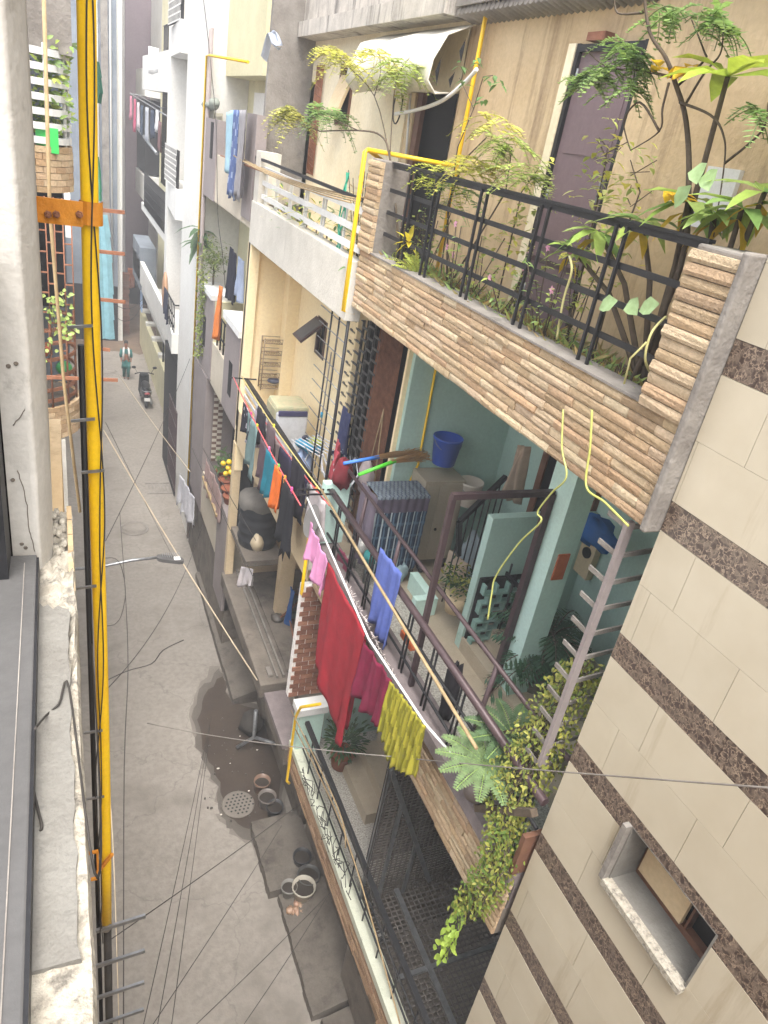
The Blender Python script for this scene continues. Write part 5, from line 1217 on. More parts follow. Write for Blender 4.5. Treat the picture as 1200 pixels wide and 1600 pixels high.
for nm, lb, k, t0, t1, dr, col, kw in (
    ('dotted_top', 'dark top with white dots at the far end of the outer clothes line', 0, .22, .36, .42, s(42, 40, 54), dict(pattern=dot, c2=s(200, 196, 206))),
    ('sage_green_shirt', 'sage green shirt on the outer clothes line', 0, .3, .46, .78, s(120, 146, 146), {}),
    ('mauve_shorts', 'dark mauve shorts hung beside the sage green shirt', 0, .5, .6, .62, s(96, 78, 86), {}),
    ('teal_shirt', 'teal blue shirt on the outer clothes line', 0, .6, .72, .6, s(30, 124, 144), {}),
    ('orange_shirt', 'bright orange shirt on the outer clothes line', 0, .72, .8, .56, s(230, 118, 46), {}),
    ('black_trousers', 'black trousers hanging lowest at the near end of the outer clothes line', 0, .8, .94, .82, s(34, 34, 40), dict(ragged=.12)),
    ('lilac_cloth', 'pale lilac cloth folded over the railing plank of the cream balcony', 2, .0, .18, .48, s(198, 182, 196), {}),
    ('pale_pink_vest', 'pale pink vest pegged on the inner clothes line', 2, .28, .42, .5, s(206, 186, 186), {}),
    ('navy_dress', 'navy dress pegged on the inner clothes line before the washing machine', 2, .42, .78, .62, s(62, 58, 84), {}),
    ('white_shirt', 'white shirt pegged at the near end of the inner clothes line', 2, .8, .97, .5, s(214, 206, 206), {}),
    ('black_vest', 'black vest pegged in the middle line behind the orange shirt', 1, .74, .86, .62, s(38, 36, 46), {}),
    ('charcoal_shirt', 'charcoal shirt on the middle line near the dotted top', 1, .3, .42, .55, s(58, 54, 64), {}),
    ('brown_cloth', 'grey brown cloth on the middle line beside the lilac cloth', 1, .44, .55, .46, s(120, 104, 108), {})):
    hang(nm, lb, 'clothing', onl(k, t0), onl(k, t1), dr, col, G, amp=.04, folds=2, nx=14, ny=9, edge=.06, **kw)
pegs = [(0, .33, s(224, 80, 150), 'bright pink'), (0, .43, s(230, 214, 60), 'yellow'), (1, .5, s(230, 214, 60), 'pale yellow'), (0, .61, s(232, 120, 170), 'pink'), (0, .74, s(110, 200, 80), 'green'), (0, .82, s(236, 160, 60), 'orange'), (2, .86, s(236, 150, 60), 'amber'), (0, .9, s(232, 90, 160), 'deep pink')]
for k, t, col, cn in pegs:
    p = onl(k, t); g = MB(); g.hexa([p + V((-.012, -.008, -.07)), p + V((.012, -.008, -.07)), p + V((.012, .016, -.07)), p + V((-.012, .016, -.07)), p + V((-.01, -.014, .035)), p + V((.01, -.014, .035)), p + V((.01, .02, .035)), p + V((-.01, .02, .035))], col)
    g.box(p.x - .016, p.x + .016, p.y - .004, p.y + .012, p.z - .02, p.z - .005, col)
    single(g, 'clothes_peg', M['plastic'], f'{cn} clothes peg on the lines before the cream balcony', 'clothes peg', 'pegs on the cream balcony lines')
# water tank
c = aX(395, 845, 3.05); c = V((3.06, 10.72, 3.06)); H = thing('water_tank', 'black ribbed plastic water tank covered with a dusty grey sheet below the cream balcony', 'water tank', c)
g = MB(); r = .34; prof = [(r * .95, 0), (r, .05)]
for i in range(4): z = .1 + i * .17; prof += [(r, z), (r * 1.04, z + .03), (r * 1.04, z + .06), (r, z + .09)]
prof += [(r, .8), (r * .92, .86), (r * .55, .93), (r * .34, .94), (r * .34, .99), (.01, 1.0)]
g.lathe(c, prof, 28); g.build('barrel', M['tank'], H)
g = MB(); n_ = 26
rows = []
for j in range(6):
    row = []
    for i in range(n_):
        a = 2 * math.pi * i / n_; w = mnoise.noise(V((math.cos(a) * 2, math.sin(a) * 2, j * .5)))
        rr = (.02, .16, .27, .36, .375, .37)[j] * (1 + .05 * w); zz = (1.02, 1.01, .97, .92, .83, .74)[j] + w * (.02 if j < 4 else .09); row.append(c + V((math.cos(a) * rr, math.sin(a) * rr, zz)))
    rows.append(row)
for j in range(5):
    for i in range(n_): g.add([rows[j][i], rows[j + 1][i], rows[j + 1][(i + 1) % n_], rows[j][(i + 1) % n_]], [(0, 1, 2, 3)], s(120, 116, 110), True)
o = g.build('dust_sheet', M['cloth'], H); weld(o)
g = MB(); g.blob(aX(402, 848, 2.72), .1, .12, .14, s(170, 156, 130), 10, 8, .4); single(g, 'clay_lump', M['plastic'], 'pale brown lumpy sack in front of the black water tank', 'sack')
hang('white_rag', 'white rag hanging over the edge of the ledge below the water tank', 'rag', aX(380, 885, 2.58), aX(398, 890, 2.58), .34, s(210, 204, 206), amp=.05, folds=2, ragged=.1)
g = MB(); q = V((3.6, 8.6, 2.1)); hang('blue_tarp', 'bright blue plastic sheet hanging in the open ground floor of the cream house', 'tarp', aX(440, 905, 3.5), aX(464, 925, 3.5), .75, s(38, 92, 160), amp=.08, folds=1.5)
g = MB()
for i in range(7): g.bar((3.2 + rnd(0, .8), 8.4 + rnd(0, 2), 2.03 + rnd(0, .08)), (3.3 + rnd(0, .8), 8.0 + rnd(0, 2.4), 2.05 + rnd(0, .2)), .025)
single(g, 'scrap_pipes', M['rust'], 'loose scrap pipes and rods lying on the cream house ground floor', 'scrap')
g = MB()
for i in range(12): g.blob((3.25 + rnd(0, .7), 8.6 + rnd(0, 2.2), 2.04), rnd(.05, .12), rnd(.05, .14), rnd(.03, .09), vary(random.choice([s(120, 90, 74), s(96, 90, 84), s(60, 84, 70), s(150, 140, 120)]), .2), 8, 5, .5)
tag(g.build('rubbish', M['plastic']), 'heap of mixed rubbish on the cream house ground floor', 'rubbish', kind='stuff')
g = MB(); g.tube([(2.62, 6.96, 5.5), (2.62, 6.96, 4.6), (2.66, 6.96, 4.55)], .022, 8); single(g, 'short_gas_pipe', M['yellow'], 'yellow gas pipe on the corner between the cream and brick house balconies', 'pipe')
g = MB(); g.tube([aX(500, 1100, 2.68), aX(470, 1105, 2.66), aX(462, 1120, 2.66), aX(448, 1220, 2.62), aX(452, 1224, 2.66)], .02, 8); single(g, 'low_gas_pipe', M['yellow'], 'bent yellow gas pipe below the mint gate pillar', 'pipe')
g = MB(); c = aX(490, 815, 2.6); g.lathe(c, [(.001, .0), (.17, .01), (.2, .03)], 18, s(120, 118, 116), ax=V((-1, 0, .3))); single(g, 'grey_basin', M['plastic'], 'grey round basin hung on the corner of the cream balcony', 'basin')
# ================================================================== BRICK HOUSE PROPS
F = 5.14
# shelf unit under checked quilt
c = V((3.42, 6.55, F)); H = thing('quilt_covered_stand', 'stand covered by a blue checked quilt and grey blanket in the teal balcony', 'stand', c)
x0, x1, y0, y1, zt = 3.1, 3.74, 6.3, 6.66, 6.28
g = MB()
for x in (x0 + .02, x1 - .02):
    for y in (y0 + .02, y1 - .02): g.tube([(x, y, F), (x, y, zt)], .016, 6)
for z in (F + .35, F + .75): g.box(x0 + .02, x1 - .02, y0 + .02, y1 - .02, z, z + .015)
g.build('frame', M['steel'], H)
g = MB(); nx, nz = 40, 40; grid = []
for j in range(nz + 1):
    row = []
    for i in range(nx + 1):
        u = i / nx; v = j / nz; puff = .02 * abs(math.sin(u * 6.5 * math.pi)) * abs(math.sin(v * 9 * math.pi)) ** .4
        if v < .25: p = V((x0 + (x1 - x0) * u, y1 - (y1 - y0) * v / .25, zt + .02 + puff * .6))
        else: p = V((x0 + (x1 - x0) * u, y0 - .015 - puff - .03 * math.sin(u * 5) * (v - .25), zt + .02 - (v - .25) / .75 * 1.0))
        row.append(p)
    grid.append(row)
for j in range(nz):
    for i in range(nx):
        ci = i % 6; v = j / nz
        if .25 < v < .38: col = s(92, 84, 100)
        elif v <= .25: col = s(120, 130, 138) if (i + j) % 3 else s(74, 86, 104)
        else: col = s(176, 188, 192) if ci == 0 else s(84, 108, 128) if ci == 2 else (s(36, 54, 78) if j % 5 else s(70, 94, 116))
        g.add([grid[j][i], grid[j + 1][i], grid[j + 1][i + 1], grid[j][i + 1]], [(0, 1, 2, 3)], col, True)
o = g.build('checked_quilt', M['cloth'], H); weld(o)
hb = cloth(V((x0 - .01, y0 - .06, zt + .03)), V((x0 - .03, y1, zt + .03)), .95, s(128, 118, 132), amp=.03, folds=2); o = hb.build('grey_blanket', M['cloth'], H); weld(o)
# brooms
for i, (pa, pb, pc, col, lb) in enumerate(((( 537, 724), (592, 714), (652, 706), s(70, 130, 220), 'grass broom with a blue handle lying on the quilt covered stand'), ((560, 742), (618, 720), (664, 712), s(84, 200, 50), 'grass broom with a bright green handle lying on the quilt covered stand'))):
    ya = 6.28 if i else 6.7
    a, b, d = aY(*pa, ya), aY(*pb, ya + .05), aY(*pc, ya + .12)
    H = thing('broom', lb, 'broom', a, 'brooms on the quilt covered stand')
    MB().tube([a, b], .019, 10, r2=.024).build('handle', M['plastic'], H).data
    H.children[0].data.color_attributes['Col'].data.foreach_set('color', [q for _ in range(len(H.children[0].data.loops)) for q in (*col, 1)])
    g = MB(); dr = (d - b)
    for k in range(130):
        o_ = V((rnd(-1, 1), rnd(-1, 1), rnd(-1, 1))) * .016; e = b + dr * rnd(.75, 1.12) + V((rnd(-1, 1), rnd(-1, 1), rnd(-1, .6))) * .06
        g.tube([b + o_ - dr * .1, b + dr * .5 + o_ * 2, e], .0035, 3, vary(s(150, 116, 74), .25), cap=False)
    g.build('bristles', M['plastic'], H)
# cabinet
c = V((4.1, 6.72, F)); H = thing('metal_cabinet', 'grey beige two door metal cabinet standing against the teal wall', 'cabinet', c)
MB().box(3.78, 4.32, 6.5, 6.88, F + .14, 6.36).build('body', M['cabinet'], H, bevel=.008)
MB().box(3.98, 4.29, 6.488, 6.5, F + .2, 6.33).build('door', M['cabinet'], H, bevel=.004)
dr = MB().box(3.81, 3.97, 6.488, 6.5, F + .2, 6.33).build('door', M['cabinet'], H, bevel=.004)
MB().lathe((4.03, 6.488, 5.72), [(.02, 0), (.014, .012)], 12, ax=V((0, -1, 0))).build('knob', M['black'], H)
g = MB()
for x in (3.82, 4.28):
    for y in (6.54, 6.84): g.box(x - .02, x + .02, y - .02, y + .02, F, F + .14)
g.build('leg', M['black'], H)
def bucket(c, r, h, col, label, nm='bucket', band=None):
    H = thing(nm, label, 'bucket', c)
    MB().lathe(c, [(r * .76, 0), (r * .8, .01), (r, h - .03), (r * 1.05, h - .025), (r * 1.05, h), (r * .97, h), (r * .74, .02), (.001, .02)], 26, col, cap=False).build('pail', M['plastic'], H)
    if band: MB().lathe(c, [(r * .86, h * .3), (r * .94, h * .66)], 26, band, cap=False).build('printed_band', M['plastic'], H).scale = (1, 1, 1)
    g = MB(); g.tube([c + V((math.cos(t) * r * 1.06, -abs(math.sin(t)) * r * .8, h - .03 - abs(math.sin(t)) * r * .7)) for t in [math.pi * i / 12 for i in range(13)]], .005, 5)
    g.build('handle', M['steel'], H)
bucket(aY(692, 724, 6.7) * 1, .17, .34, s(38, 74, 160), 'blue plastic bucket standing on top of the grey beige cabinet')
cc = aY(728, 787, 6.55); bucket(V((cc.x, 6.55, max(F, cc.z))), .15, .31, s(196, 186, 172), 'white paint bucket with an orange printed band beside the cabinet', band=s(206, 150, 84))
# shoes and bags
def shoe(p, rz, label, grp, col):
    g = MB(); p = V(p); d = V((math.cos(rz), math.sin(rz), 0))
    for i in range(6):
        t = i / 5; g.blob(p + d * (t - .5) * .2 + V((0, 0, .02)), .04, .04, .022 if t > .4 else .035, col, 8, 5)
    return single(g, 'shoe', M['plastic'], label, 'shoe', grp)
q = aZ(640, 885, F + .005); shoe(q, 1.2, 'dark slipper in the pair lying in front of the cabinet, the left one', 'slippers before the cabinet', s(44, 48, 56)); shoe(q + V((.11, -.02, 0)), 1.4, 'dark slipper in the pair lying in front of the cabinet, the right one', 'slippers before the cabinet', s(44, 48, 56))
q = aZ(672, 852, F + .005); shoe(q, .5, 'black shoe tucked under the grey beige cabinet, the left one', 'shoes under the cabinet', s(30, 30, 32)); shoe(q + V((.13, 0, 0)), .9, 'black shoe tucked under the grey beige cabinet, the right one', 'shoes under the cabinet', s(30, 30, 32))
g = MB(); q = aY(640, 825, 6.35); g.blob((q.x, 6.38, 5.52), .09, .08, .22, s(196, 194, 200), 14, 10, .6); single(g, 'white_bag', M['cloth'], 'white cloth bag leaning between the quilt covered stand and the cabinet', 'bag')
g = MB(); q = aY(632, 855, 6.3); g.blob((q.x, 6.3, 5.28), .1, .09, .12, s(164, 188, 194), 14, 10, .6); single(g, 'blue_grey_bag', M['cloth'], 'small pale blue plastic bag on the floor below the white cloth bag', 'bag')
g = MB(); q = aZ(605, 870, F); g.box(q.x - .17, q.x + .17, q.y - .13, q.y + .13, F, F + .2, s(148, 106, 66)); g.blob((q.x, q.y, F + .21), .1, .09, .06, s(120, 130, 80), 9, 6, .5); single(g, 'cardboard_box', M['plastic'], 'brown cardboard box full of odds and ends in front of the checked quilt', 'box')
g = MB(); q = aY(735, 830, 6.0); g.blob((4.5, 6.3, 5.4), .17, .15, .28, s(170, 184, 190), 14, 10, .6); single(g, 'plastic_sack', M['cloth'], 'pale blue grey plastic sack behind the stair railing', 'sack')
hang('hanging_coat', 'crumpled beige coat hanging by the brown doorway', 'clothing', aX(812, 695, 4.2), aX(828, 698, 4.2), .62, s(176, 158, 140), amp=.09, folds=1.3)
hang('beige_towel', 'beige towel folded over the black stair gate', 'towel', aX(705, 858, 3.9), aX(732, 880, 3.9), .42, s(186, 168, 148), amp=.02, folds=1.5, out=V((-1, -.2, 0)))
g = MB(); q = aX(540, 745, 2.85); g.blob((2.86, 6.78, 6.35), .11, .1, .19, s(122, 44, 52), 14, 10, .4); single(g, 'maroon_bundle', M['cloth'], 'maroon cloth bundle on the corner post of the balcony railing', 'bundle')
for i, (px, py) in enumerate(((627, 1022), (632, 1038))):
    q = aX(px, py, 2.99); g = MB(); g.box(q.x - .02, q.x + .1, q.y - .075, q.y + .075, 5.43, 5.45, s(206, 100, 50)).box(q.x - .02, q.x, q.y - .075, q.y + .075, 5.45, 5.5, s(206, 100, 50)); single(g, 'orange_dustpan', M['plastic'], ['orange plastic tray on the balcony coping, further one', 'orange plastic tray on the balcony coping, nearer one'][i], 'tray', 'orange trays on the coping')
g = MB(); q = aX(700, 1125, 2.95); g.blob((2.9, q.y, 5.72), .06, .1, .3, s(40, 36, 42), 12, 9, .5); single(g, 'dark_cloth_bundle', M['cloth'], 'dark cloth bundle pushed through the balcony railing near the fern', 'bundle')
g = MB(); q = aX(930, 830, 4.5); g.blob(q, .13, .3, .14, s(56, 116, 190), 12, 8, .5); single(g, 'blue_bag', M['cloth'], 'blue bag hung in the shadow above the meter box', 'bag')
hang('rose_cloth', 'dark rose cloth hanging inside the balcony railing near the pink cloth', 'cloth', aX(533, 855, 2.85), aX(552, 880, 2.85), .36, s(150, 72, 96), amp=.03, folds=2)
g = MB(); q = aX(520, 870, 2.95); g.blob((2.95, 6.2, 5.75), .1, .12, .1, s(200, 200, 196), 10, 7, .6).blob((3.0, 6.0, 5.7), .08, .1, .09, s(60, 140, 140), 10, 7, .6); single(g, 'rag_pile', M['cloth'], 'pile of white and turquoise rags behind the balcony railing', 'rags')
# ladder
H = thing('steel_ladder', 'grey plum steel ladder with flat pale rungs tied upright between the two balconies', 'ladder', (2.76, 2.52, 5.2))
a, b = aX(985, 815, 2.76), aX(845, 1195, 2.76); g = MB(); g.bar(a, b, .05, .03); g.build('stile', M['taupe'], H)
off = V((.52, .05, 0)); g = MB(); g.bar(a + off, b + off, .05, .03); g.build('stile', M['rail'], H)
g = MB()
for i in range(11):
    p = a.lerp(b, .02 + i * .099); g.bar(p - V((0, -.17, 0)) , p + V((.0, -.0, 0)), .012, .03).bar(p, p + off, .012, .03)
g.build('rung', M['conc'], H)
# ropes and poles
g = MB(); pts = [aX(x, y, 2.62) for x, y in ((880, 640), (878, 700), (885, 745), (862, 770), (840, 800), (845, 815), (810, 850), (775, 900), (768, 930), (762, 968))]; g.tube(curve(pts), .006, 6, s(170, 174, 98)); single(g, 'yellow_green_rope', M['plastic'], 'yellow green rope hanging from the upper planter down into the balcony', 'rope')
g = MB(); pts = [aX(x, y, 2.64) for x, y in ((925, 640), (922, 700), (916, 760), (945, 785), (982, 822))]; g.tube(curve(pts), .007, 6, s(170, 172, 90)); single(g, 'ladder_rope', M['plastic'], 'yellow green rope tying the top of the steel ladder to the planter', 'rope')
g = MB(); g.tube([aX(502, 765, 2.55), aX(745, 1170, 2.55)], .014, 8); single(g, 'bamboo_rail', M['wood'], 'long beige bamboo pole running along the outside of the balcony railing', 'pole')
g = MB(); g.tube([aX(480, 778, 2.5), aX(576, 998, 2.5), aX(665, 1132, 2.5), aX(712, 1185, 2.5)], .011, 8); single(g, 'laundry_pole', M['paper'], 'white laundry pole carrying the red and yellow cloths', 'pole')
# hanging laundry on the pole
def onp(px, py, x=2.5): return aX(px, py, x)
hang('red_saree', 'large plain red cloth hanging in a long point from the white laundry pole', 'cloth', onp(515, 878), onp(573, 990), 1.42, s(168, 42, 54), amp=.035, folds=1.5, nx=40, ny=26, edge=.1)
hang('red_saree_fold', 'narrow darker red fold hanging just behind the large red cloth', 'cloth', onp(560, 985, 2.56), onp(575, 1000, 2.56), 1.15, s(150, 32, 46), amp=.03, folds=1)
hang('pink_cloth', 'light pink cloth hanging at the far end of the white laundry pole', 'cloth', onp(487, 815), onp(515, 880), .42, s(232, 160, 204), amp=.05, folds=2.5, ragged=.06)
hang('maroon_cloth', 'dark maroon cloth between the large red cloth and the yellow green cloth', 'cloth', onp(572, 1002), onp(614, 1062), .6, s(132, 34, 66), amp=.05, folds=2.5)
def stripes(u, v, c, d): return d if math.sin(u * 70 + math.sin(v * 6) * 3) > .1 else c
hang('yellow_green_cloth', 'crinkled yellow green patterned cloth at the near end of the white laundry pole', 'cloth', onp(612, 1062), onp(668, 1135), .62, s(188, 180, 60), amp=.028, folds=8, nx=90, ny=20, ragged=.04, c2=s(150, 146, 40), pattern=stripes, edge=.08)
hang('periwinkle_cloth', 'sheer periwinkle blue cloth hung over the upper balcony rail', 'cloth', aX(597, 855, 2.72), aX(630, 896, 2.72), .84, s(104, 122, 196), amp=.03, folds=2.5, nx=30)
# knots of white thread along the pole
g = MB()
for i in range(46):
    t = i / 46; p = onp(537, 912).lerp(onp(612, 1058), t) + V((.03, 0, -.01))
    for k in range(2): g.tube([p, p + V((rnd(-.02, .04), rnd(-.03, .03), rnd(-.05, .03)))], .003, 3, s(226, 214, 208), cap=False)
single(g, 'cloth_tassels', M['plastic'], 'row of white thread tassels along the top hem of the red cloth', 'tassels')
g = MB(); g.tube([aX(536, 1148, 2.56), aX(545, 1090, 2.56)], .02, 7); single(g, 'cloth_batten', M['wood'], 'short wooden batten hanging under the tip of the large red cloth', 'batten')

# ================================================================== PLANTS
def sprig(mb, p, d, L, col, n=9, lw=.026, ll=.07, droop=.35):
    """a feathery compound leaf"""
    p = V(p); d = V(d).normalized(); side = d.cross(V((0, 0, 1))); side = side.normalized() if side.length > .01 else V((1, 0, 0)); up = side.cross(d)
    pts = [p + d * L * t - V((0, 0, 1)) * droop * L * t * t for t in [i / n for i in range(n + 1)]]
    mb.tube(pts, .0028, 3, tuple(k * .7 for k in col), cap=False)
    for i in range(1, n + 1):
        k = math.sin(.35 + 2.5 * i / n)
        for sg in (-1, 1): mb.leaf1(pts[i], (d * .45 + side * sg + V((0, 0, rnd(-.35, .1)))), up, ll * k * rnd(.8, 1.15), lw * rnd(.8, 1.2), vary(col, .2))
def rv(zlo=-.2, zhi=.8): a = rnd(0, 6.28); return V((math.cos(a), math.sin(a), rnd(zlo, zhi)))
LG = s(168, 182, 104); YG = s(198, 194, 98); DG = s(98, 130, 78); MG = s(138, 164, 104)
def plant(name, label, base, grp=None, cat='plant'): return thing(name, label, cat, base, grp)
# sapling leaning out at the left of the planter
b0 = V((2.92, 6.35, 8.7)); H = plant('leaning_sapling', 'slender sapling leaning out of the left end of the terrace planter towards the lane', b0)
g = MB(); K = [aX(620, 345, 2.92), aX(609, 245, 2.85), aX(595, 212, 2.8), aX(560, 204, 2.7), aX(500, 205, 2.6)]
g.tube(curve([b0, *K], 5), .013, 6, r2=.006)
tw = [[K[1], aX(585, 150, 2.8), aX(540, 100, 2.75), aX(515, 75, 2.7)], [K[4], aX(470, 190, 2.55), aX(448, 165, 2.5)], [K[3], aX(520, 185, 2.6), aX(505, 170, 2.6)], [aX(585, 150, 2.8), aX(595, 110, 2.85), aX(590, 75, 2.9)], [aX(609, 245, 2.85), aX(618, 130, 2.95), aX(640, 90, 3.0)]]
for t_ in tw: g.tube(curve(t_, 4), .006, 5, r2=.003)
g.build('stem', M['stem'], H)
g = MB()
for t_, n_, col in ((tw[0], 32, YG), (tw[1], 44, s(176, 174, 98)), (tw[2], 34, MG), (tw[3], 20, YG), (tw[4], 24, LG)):
    for i in range(n_):
        p = t_[-1].lerp(t_[-2], rnd(0, .9)) + V((rnd(-.04, .04), rnd(-.1, .1), rnd(-.03, .03))); sprig(g, p, rv(-.3, .5), rnd(.2, .36), vary(col, .2), droop=.7, ll=.085, lw=.036)
g.build('leaves', M['leaf'], H)
b0 = V((3.0, 5.5, 8.7)); H = plant('feathery_shrub', 'feathery yellow green shrub spilling over the middle of the terrace railing', b0)
g = MB(); K = [aX(700, 320, 3.0), aX(725, 250, 3.0), aX(760, 215, 3.0)]; g.tube([b0, *K], .01, 6, r2=.005); K2 = [b0, aX(790, 300, 3.05), aX(800, 230, 3.1)]; g.tube(K2, .009, 6, r2=.004); g.build('stem', M['stem'], H)
g = MB()
for px, py, n_, col in ((690, 275, 22, s(184, 190, 84)), (740, 260, 28, YG), (790, 225, 24, LG), (770, 190, 14, YG), (815, 270, 20, LG), (715, 300, 14, MG)):
    for i in range(int(n_ * 1.2)): sprig(g, aX(px + rnd(-22, 22), py + rnd(-16, 16), 2.98 + rnd(-.08, .1)), rv(-.3, .5), rnd(.16, .28), vary(col, .2), droop=.6, ll=.065, lw=.03)
g.build('leaves', M['leaf'], H)
b0 = V((3.05, 5.75, 8.7)); H = plant('thin_shoot', 'thin dark stemmed shoot with a few small leaves rising before the yellow wall pipe', b0)
g = MB(); g.tube([b0, aX(715, 230, 3.05), aX(740, 170, 3.05), aX(718, 122, 3.05)], .007, 5, r2=.003).tube([aX(740, 170, 3.05), aX(755, 120, 3.05), aX(770, 118, 3.05)], .004, 5); g.build('stem', M['stem'], H)
g = MB()
for px, py in ((716, 100), (742, 95), (768, 122), (780, 130), (757, 155), (722, 130)):
    for i in range(5): g.leaf(aX(px + rnd(-6, 6), py + rnd(-6, 6), 3.05), rv(-.6, .3), V((0, 0, 1)), rnd(.05, .09), .035, vary(DG, .2))
g.build('leaves', M['leaf'], H)
# leafy stems by the plum door
for i, (bx, by, pts, lb) in enumerate(((945, 330, ((945, 260), (950, 225)), 'young shrub with pale round leaves in front of the plum door'), (975, 400, ((985, 340), (1000, 300), (985, 250)), 'spindly shrub with yellowing leaves right of the plum door'), (805, 350, ((815, 300), (830, 280)), 'bushy shrub with olive leaves before the peach terrace wall'))):
    q = aX(bx, by, 3.1); b0 = V((3.1, q.y, 8.7)); H = plant('terrace_shrub', lb, b0, 'shrubs in the terrace planter')
    g = MB(); K = [b0] + [aX(x, y, 3.1) for x, y in pts]; g.tube(K, .007, 5, r2=.003)
    for k in range(5): p = K[-1].lerp(K[1] if len(K) > 1 else b0, rnd(0, 1)); g.tube([p, p + rv(0, 1) * .12], .003, 4)
    g.build('stem', M['stem'], H); g = MB()
    for k in range(120):
        p = b0.lerp(K[-1], rnd(.35, 1.05)) + V((rnd(-.1, .1), rnd(-.16, .16), rnd(-.08, .12))); g.leaf(p, rv(-.5, .5), V((0, 0, 1)), rnd(.05, .085), .035, vary(random.choice([LG, YG, s(196, 198, 140)]), .2))
    g.build('leaves', M['leaf'], H)
# dark twisted small tree
b0 = V((3.0, 3.1, 8.7)); H = plant('twisted_tree', 'small bare twisted tree with dark bent branches at the right end of the terrace planter', b0, cat='tree')
T = [aX(1062, 420, 2.95), aX(1076, 290, 2.95), aX(1072, 190, 2.95), aX(1055, 130, 2.9), aX(1040, 90, 2.85), aX(1015, 50, 2.8), aX(1005, -20, 2.75)]
g = MB(); g.tube(curve([b0, *T], 5), .018, 7, r2=.007)
for br in ([(1058, 135), (1100, 95), (1100, 80), (1080, 30)], [(1070, 165), (1100, 115), (1125, 85), (1130, 50)], [(1050, 120), (1000, 110), (950, 105), (915, 78)], [(1045, 130), (1035, 170), (1030, 205), (985, 235)], [(1030, 205), (1000, 160), (975, 190), (985, 235)], [(1062, 160), (1110, 180), (1130, 210), (1132, 255), (1115, 370)], [(1132, 255), (1190, 205), (1200, 160)], [(1005, 20), (965, 20), (960, -10)]):
    g.tube(curve([aX(x, y, 2.92 + .02 * math.sin(x)) for x, y in br], 5), .0075, 5, r2=.003)
g.build('branches', M['stem'], H)
g = MB()
for px, py, n_ in ((975, 75, 16), (1000, 95, 14), (940, 110, 14), (920, 125, 10), (985, 130, 8), (1045, 20, 10), (1110, 20, 12), (1120, 40, 10), (1180, 170, 6)):
    for i in range(int(n_ * 1.4)): sprig(g, aX(px + rnd(-16, 16), py + rnd(-12, 12), 2.9 + rnd(-.05, .08)), rv(-.4, .4), rnd(.1, .18), vary(random.choice([MG, s(132, 158, 92)]), .2), droop=.6, ll=.055, lw=.026)
g.build('leaves', M['leaf'], H)
# frangipani with broad leaves
for i, (bx, by, cx, cy, heads, lb) in enumerate((
        (1078, 380, 1135, 125, ((1137, 120, .42, 9), ), 'frangipani with large pointed yellow green leaves at the right end of the terrace'),
        (1080, 400, 1075, 320, ((1075, 315, .3, 12), (1005, 345, .26, 10), (935, 360, .26, 11), (895, 390, .22, 9)), 'broad leaved frangipani drooping over the right part of the terrace railing'),
        (1150, 400, 1160, 330, ((1160, 325, .3, 11), (1195, 300, .26, 8), (1115, 335, .24, 8)), 'broad leaved frangipani beside the grey topped brick pier'))):
    b0 = V((3.02, aX(bx, by, 3.02).y, 8.7)); H = plant('frangipani', lb, b0, 'frangipani plants on the terrace')
    g = MB(); hd = [aX(x, y, 2.93) for x, y, _, _ in heads]
    for h_ in hd: g.tube([b0, b0.lerp(h_, .55) + V((.03, .03, .1)), h_], .02, 7, r2=.012)
    g.build('stem', M['stem'], H); g = MB()
    for h_, (x, y, L_, n_) in zip(hd, heads):
        for k in range(n_):
            a = k * 2.4; d = V((math.cos(a), math.sin(a), rnd(.05, .7) if i == 0 else rnd(-.35, .5))); g.leaf(h_, d, V((0, 0, 1)), L_ * rnd(.7, 1.05), L_ * .3, vary(random.choice([s(150, 172, 86), s(164, 186, 112), s(126, 156, 92)] if i else [s(170, 186, 70), s(156, 178, 70)]), .15), bend=.35)
        if i: 
            for k in range(2): g.leaf(h_ + V((0, 0, -.05)), rv(-.9, -.2), V((0, 0, 1)), L_ * .6, L_ * .22, s(214, 178, 56), bend=.5)
    g.build('leaves', M['leaf'], H)
# yellow dying leaves
g = MB()
for px, py in ((1030, 105), (1072, 105), (1080, 118), (1055, 310), (1050, 300)):
    for k in range(3): g.leaf(aX(px, py, 2.88), rv(-.4, .4), V((0, 0, 1)), .13, .07, s(228, 186, 50))
g.build('yellow_leaves', M['leaf'], H)
# vine stems and heart leaves
b0 = aX(870, 530, 2.86); H = plant('trailing_vine', 'pale stemmed trailing vine with heart shaped leaves on the right part of the railing', b0)
g = MB(); g.tube(curve([b0, aX(880, 470, 2.82), aX(893, 425, 2.8), aX(890, 400, 2.8)]), .008, 6).tube(curve([aX(1018, 585, 2.8), aX(1008, 560, 2.7), aX(1018, 520, 2.7), aX(1040, 495, 2.8)]), .007, 6).tube([aX(975, 600, 2.68), aX(985, 560, 2.68), aX(1010, 535, 2.68)], .006, 6); g.each('stem', mat('pale_vine_stem', s(186, 182, 130), s(166, 160, 104), 9), H)
g = MB()
for px, py in ((965, 470), (985, 468), (1030, 475), (1110, 265), (1095, 255), (1080, 290)): g.leaf(aX(px, py, 2.78), V((rnd(-.4, 0), rnd(-1, 1), -.5)), V((-1, 0, .3)), .12, .1, s(164, 190, 142), bend=.1)
g.build('leaves', M['leaf'], H)
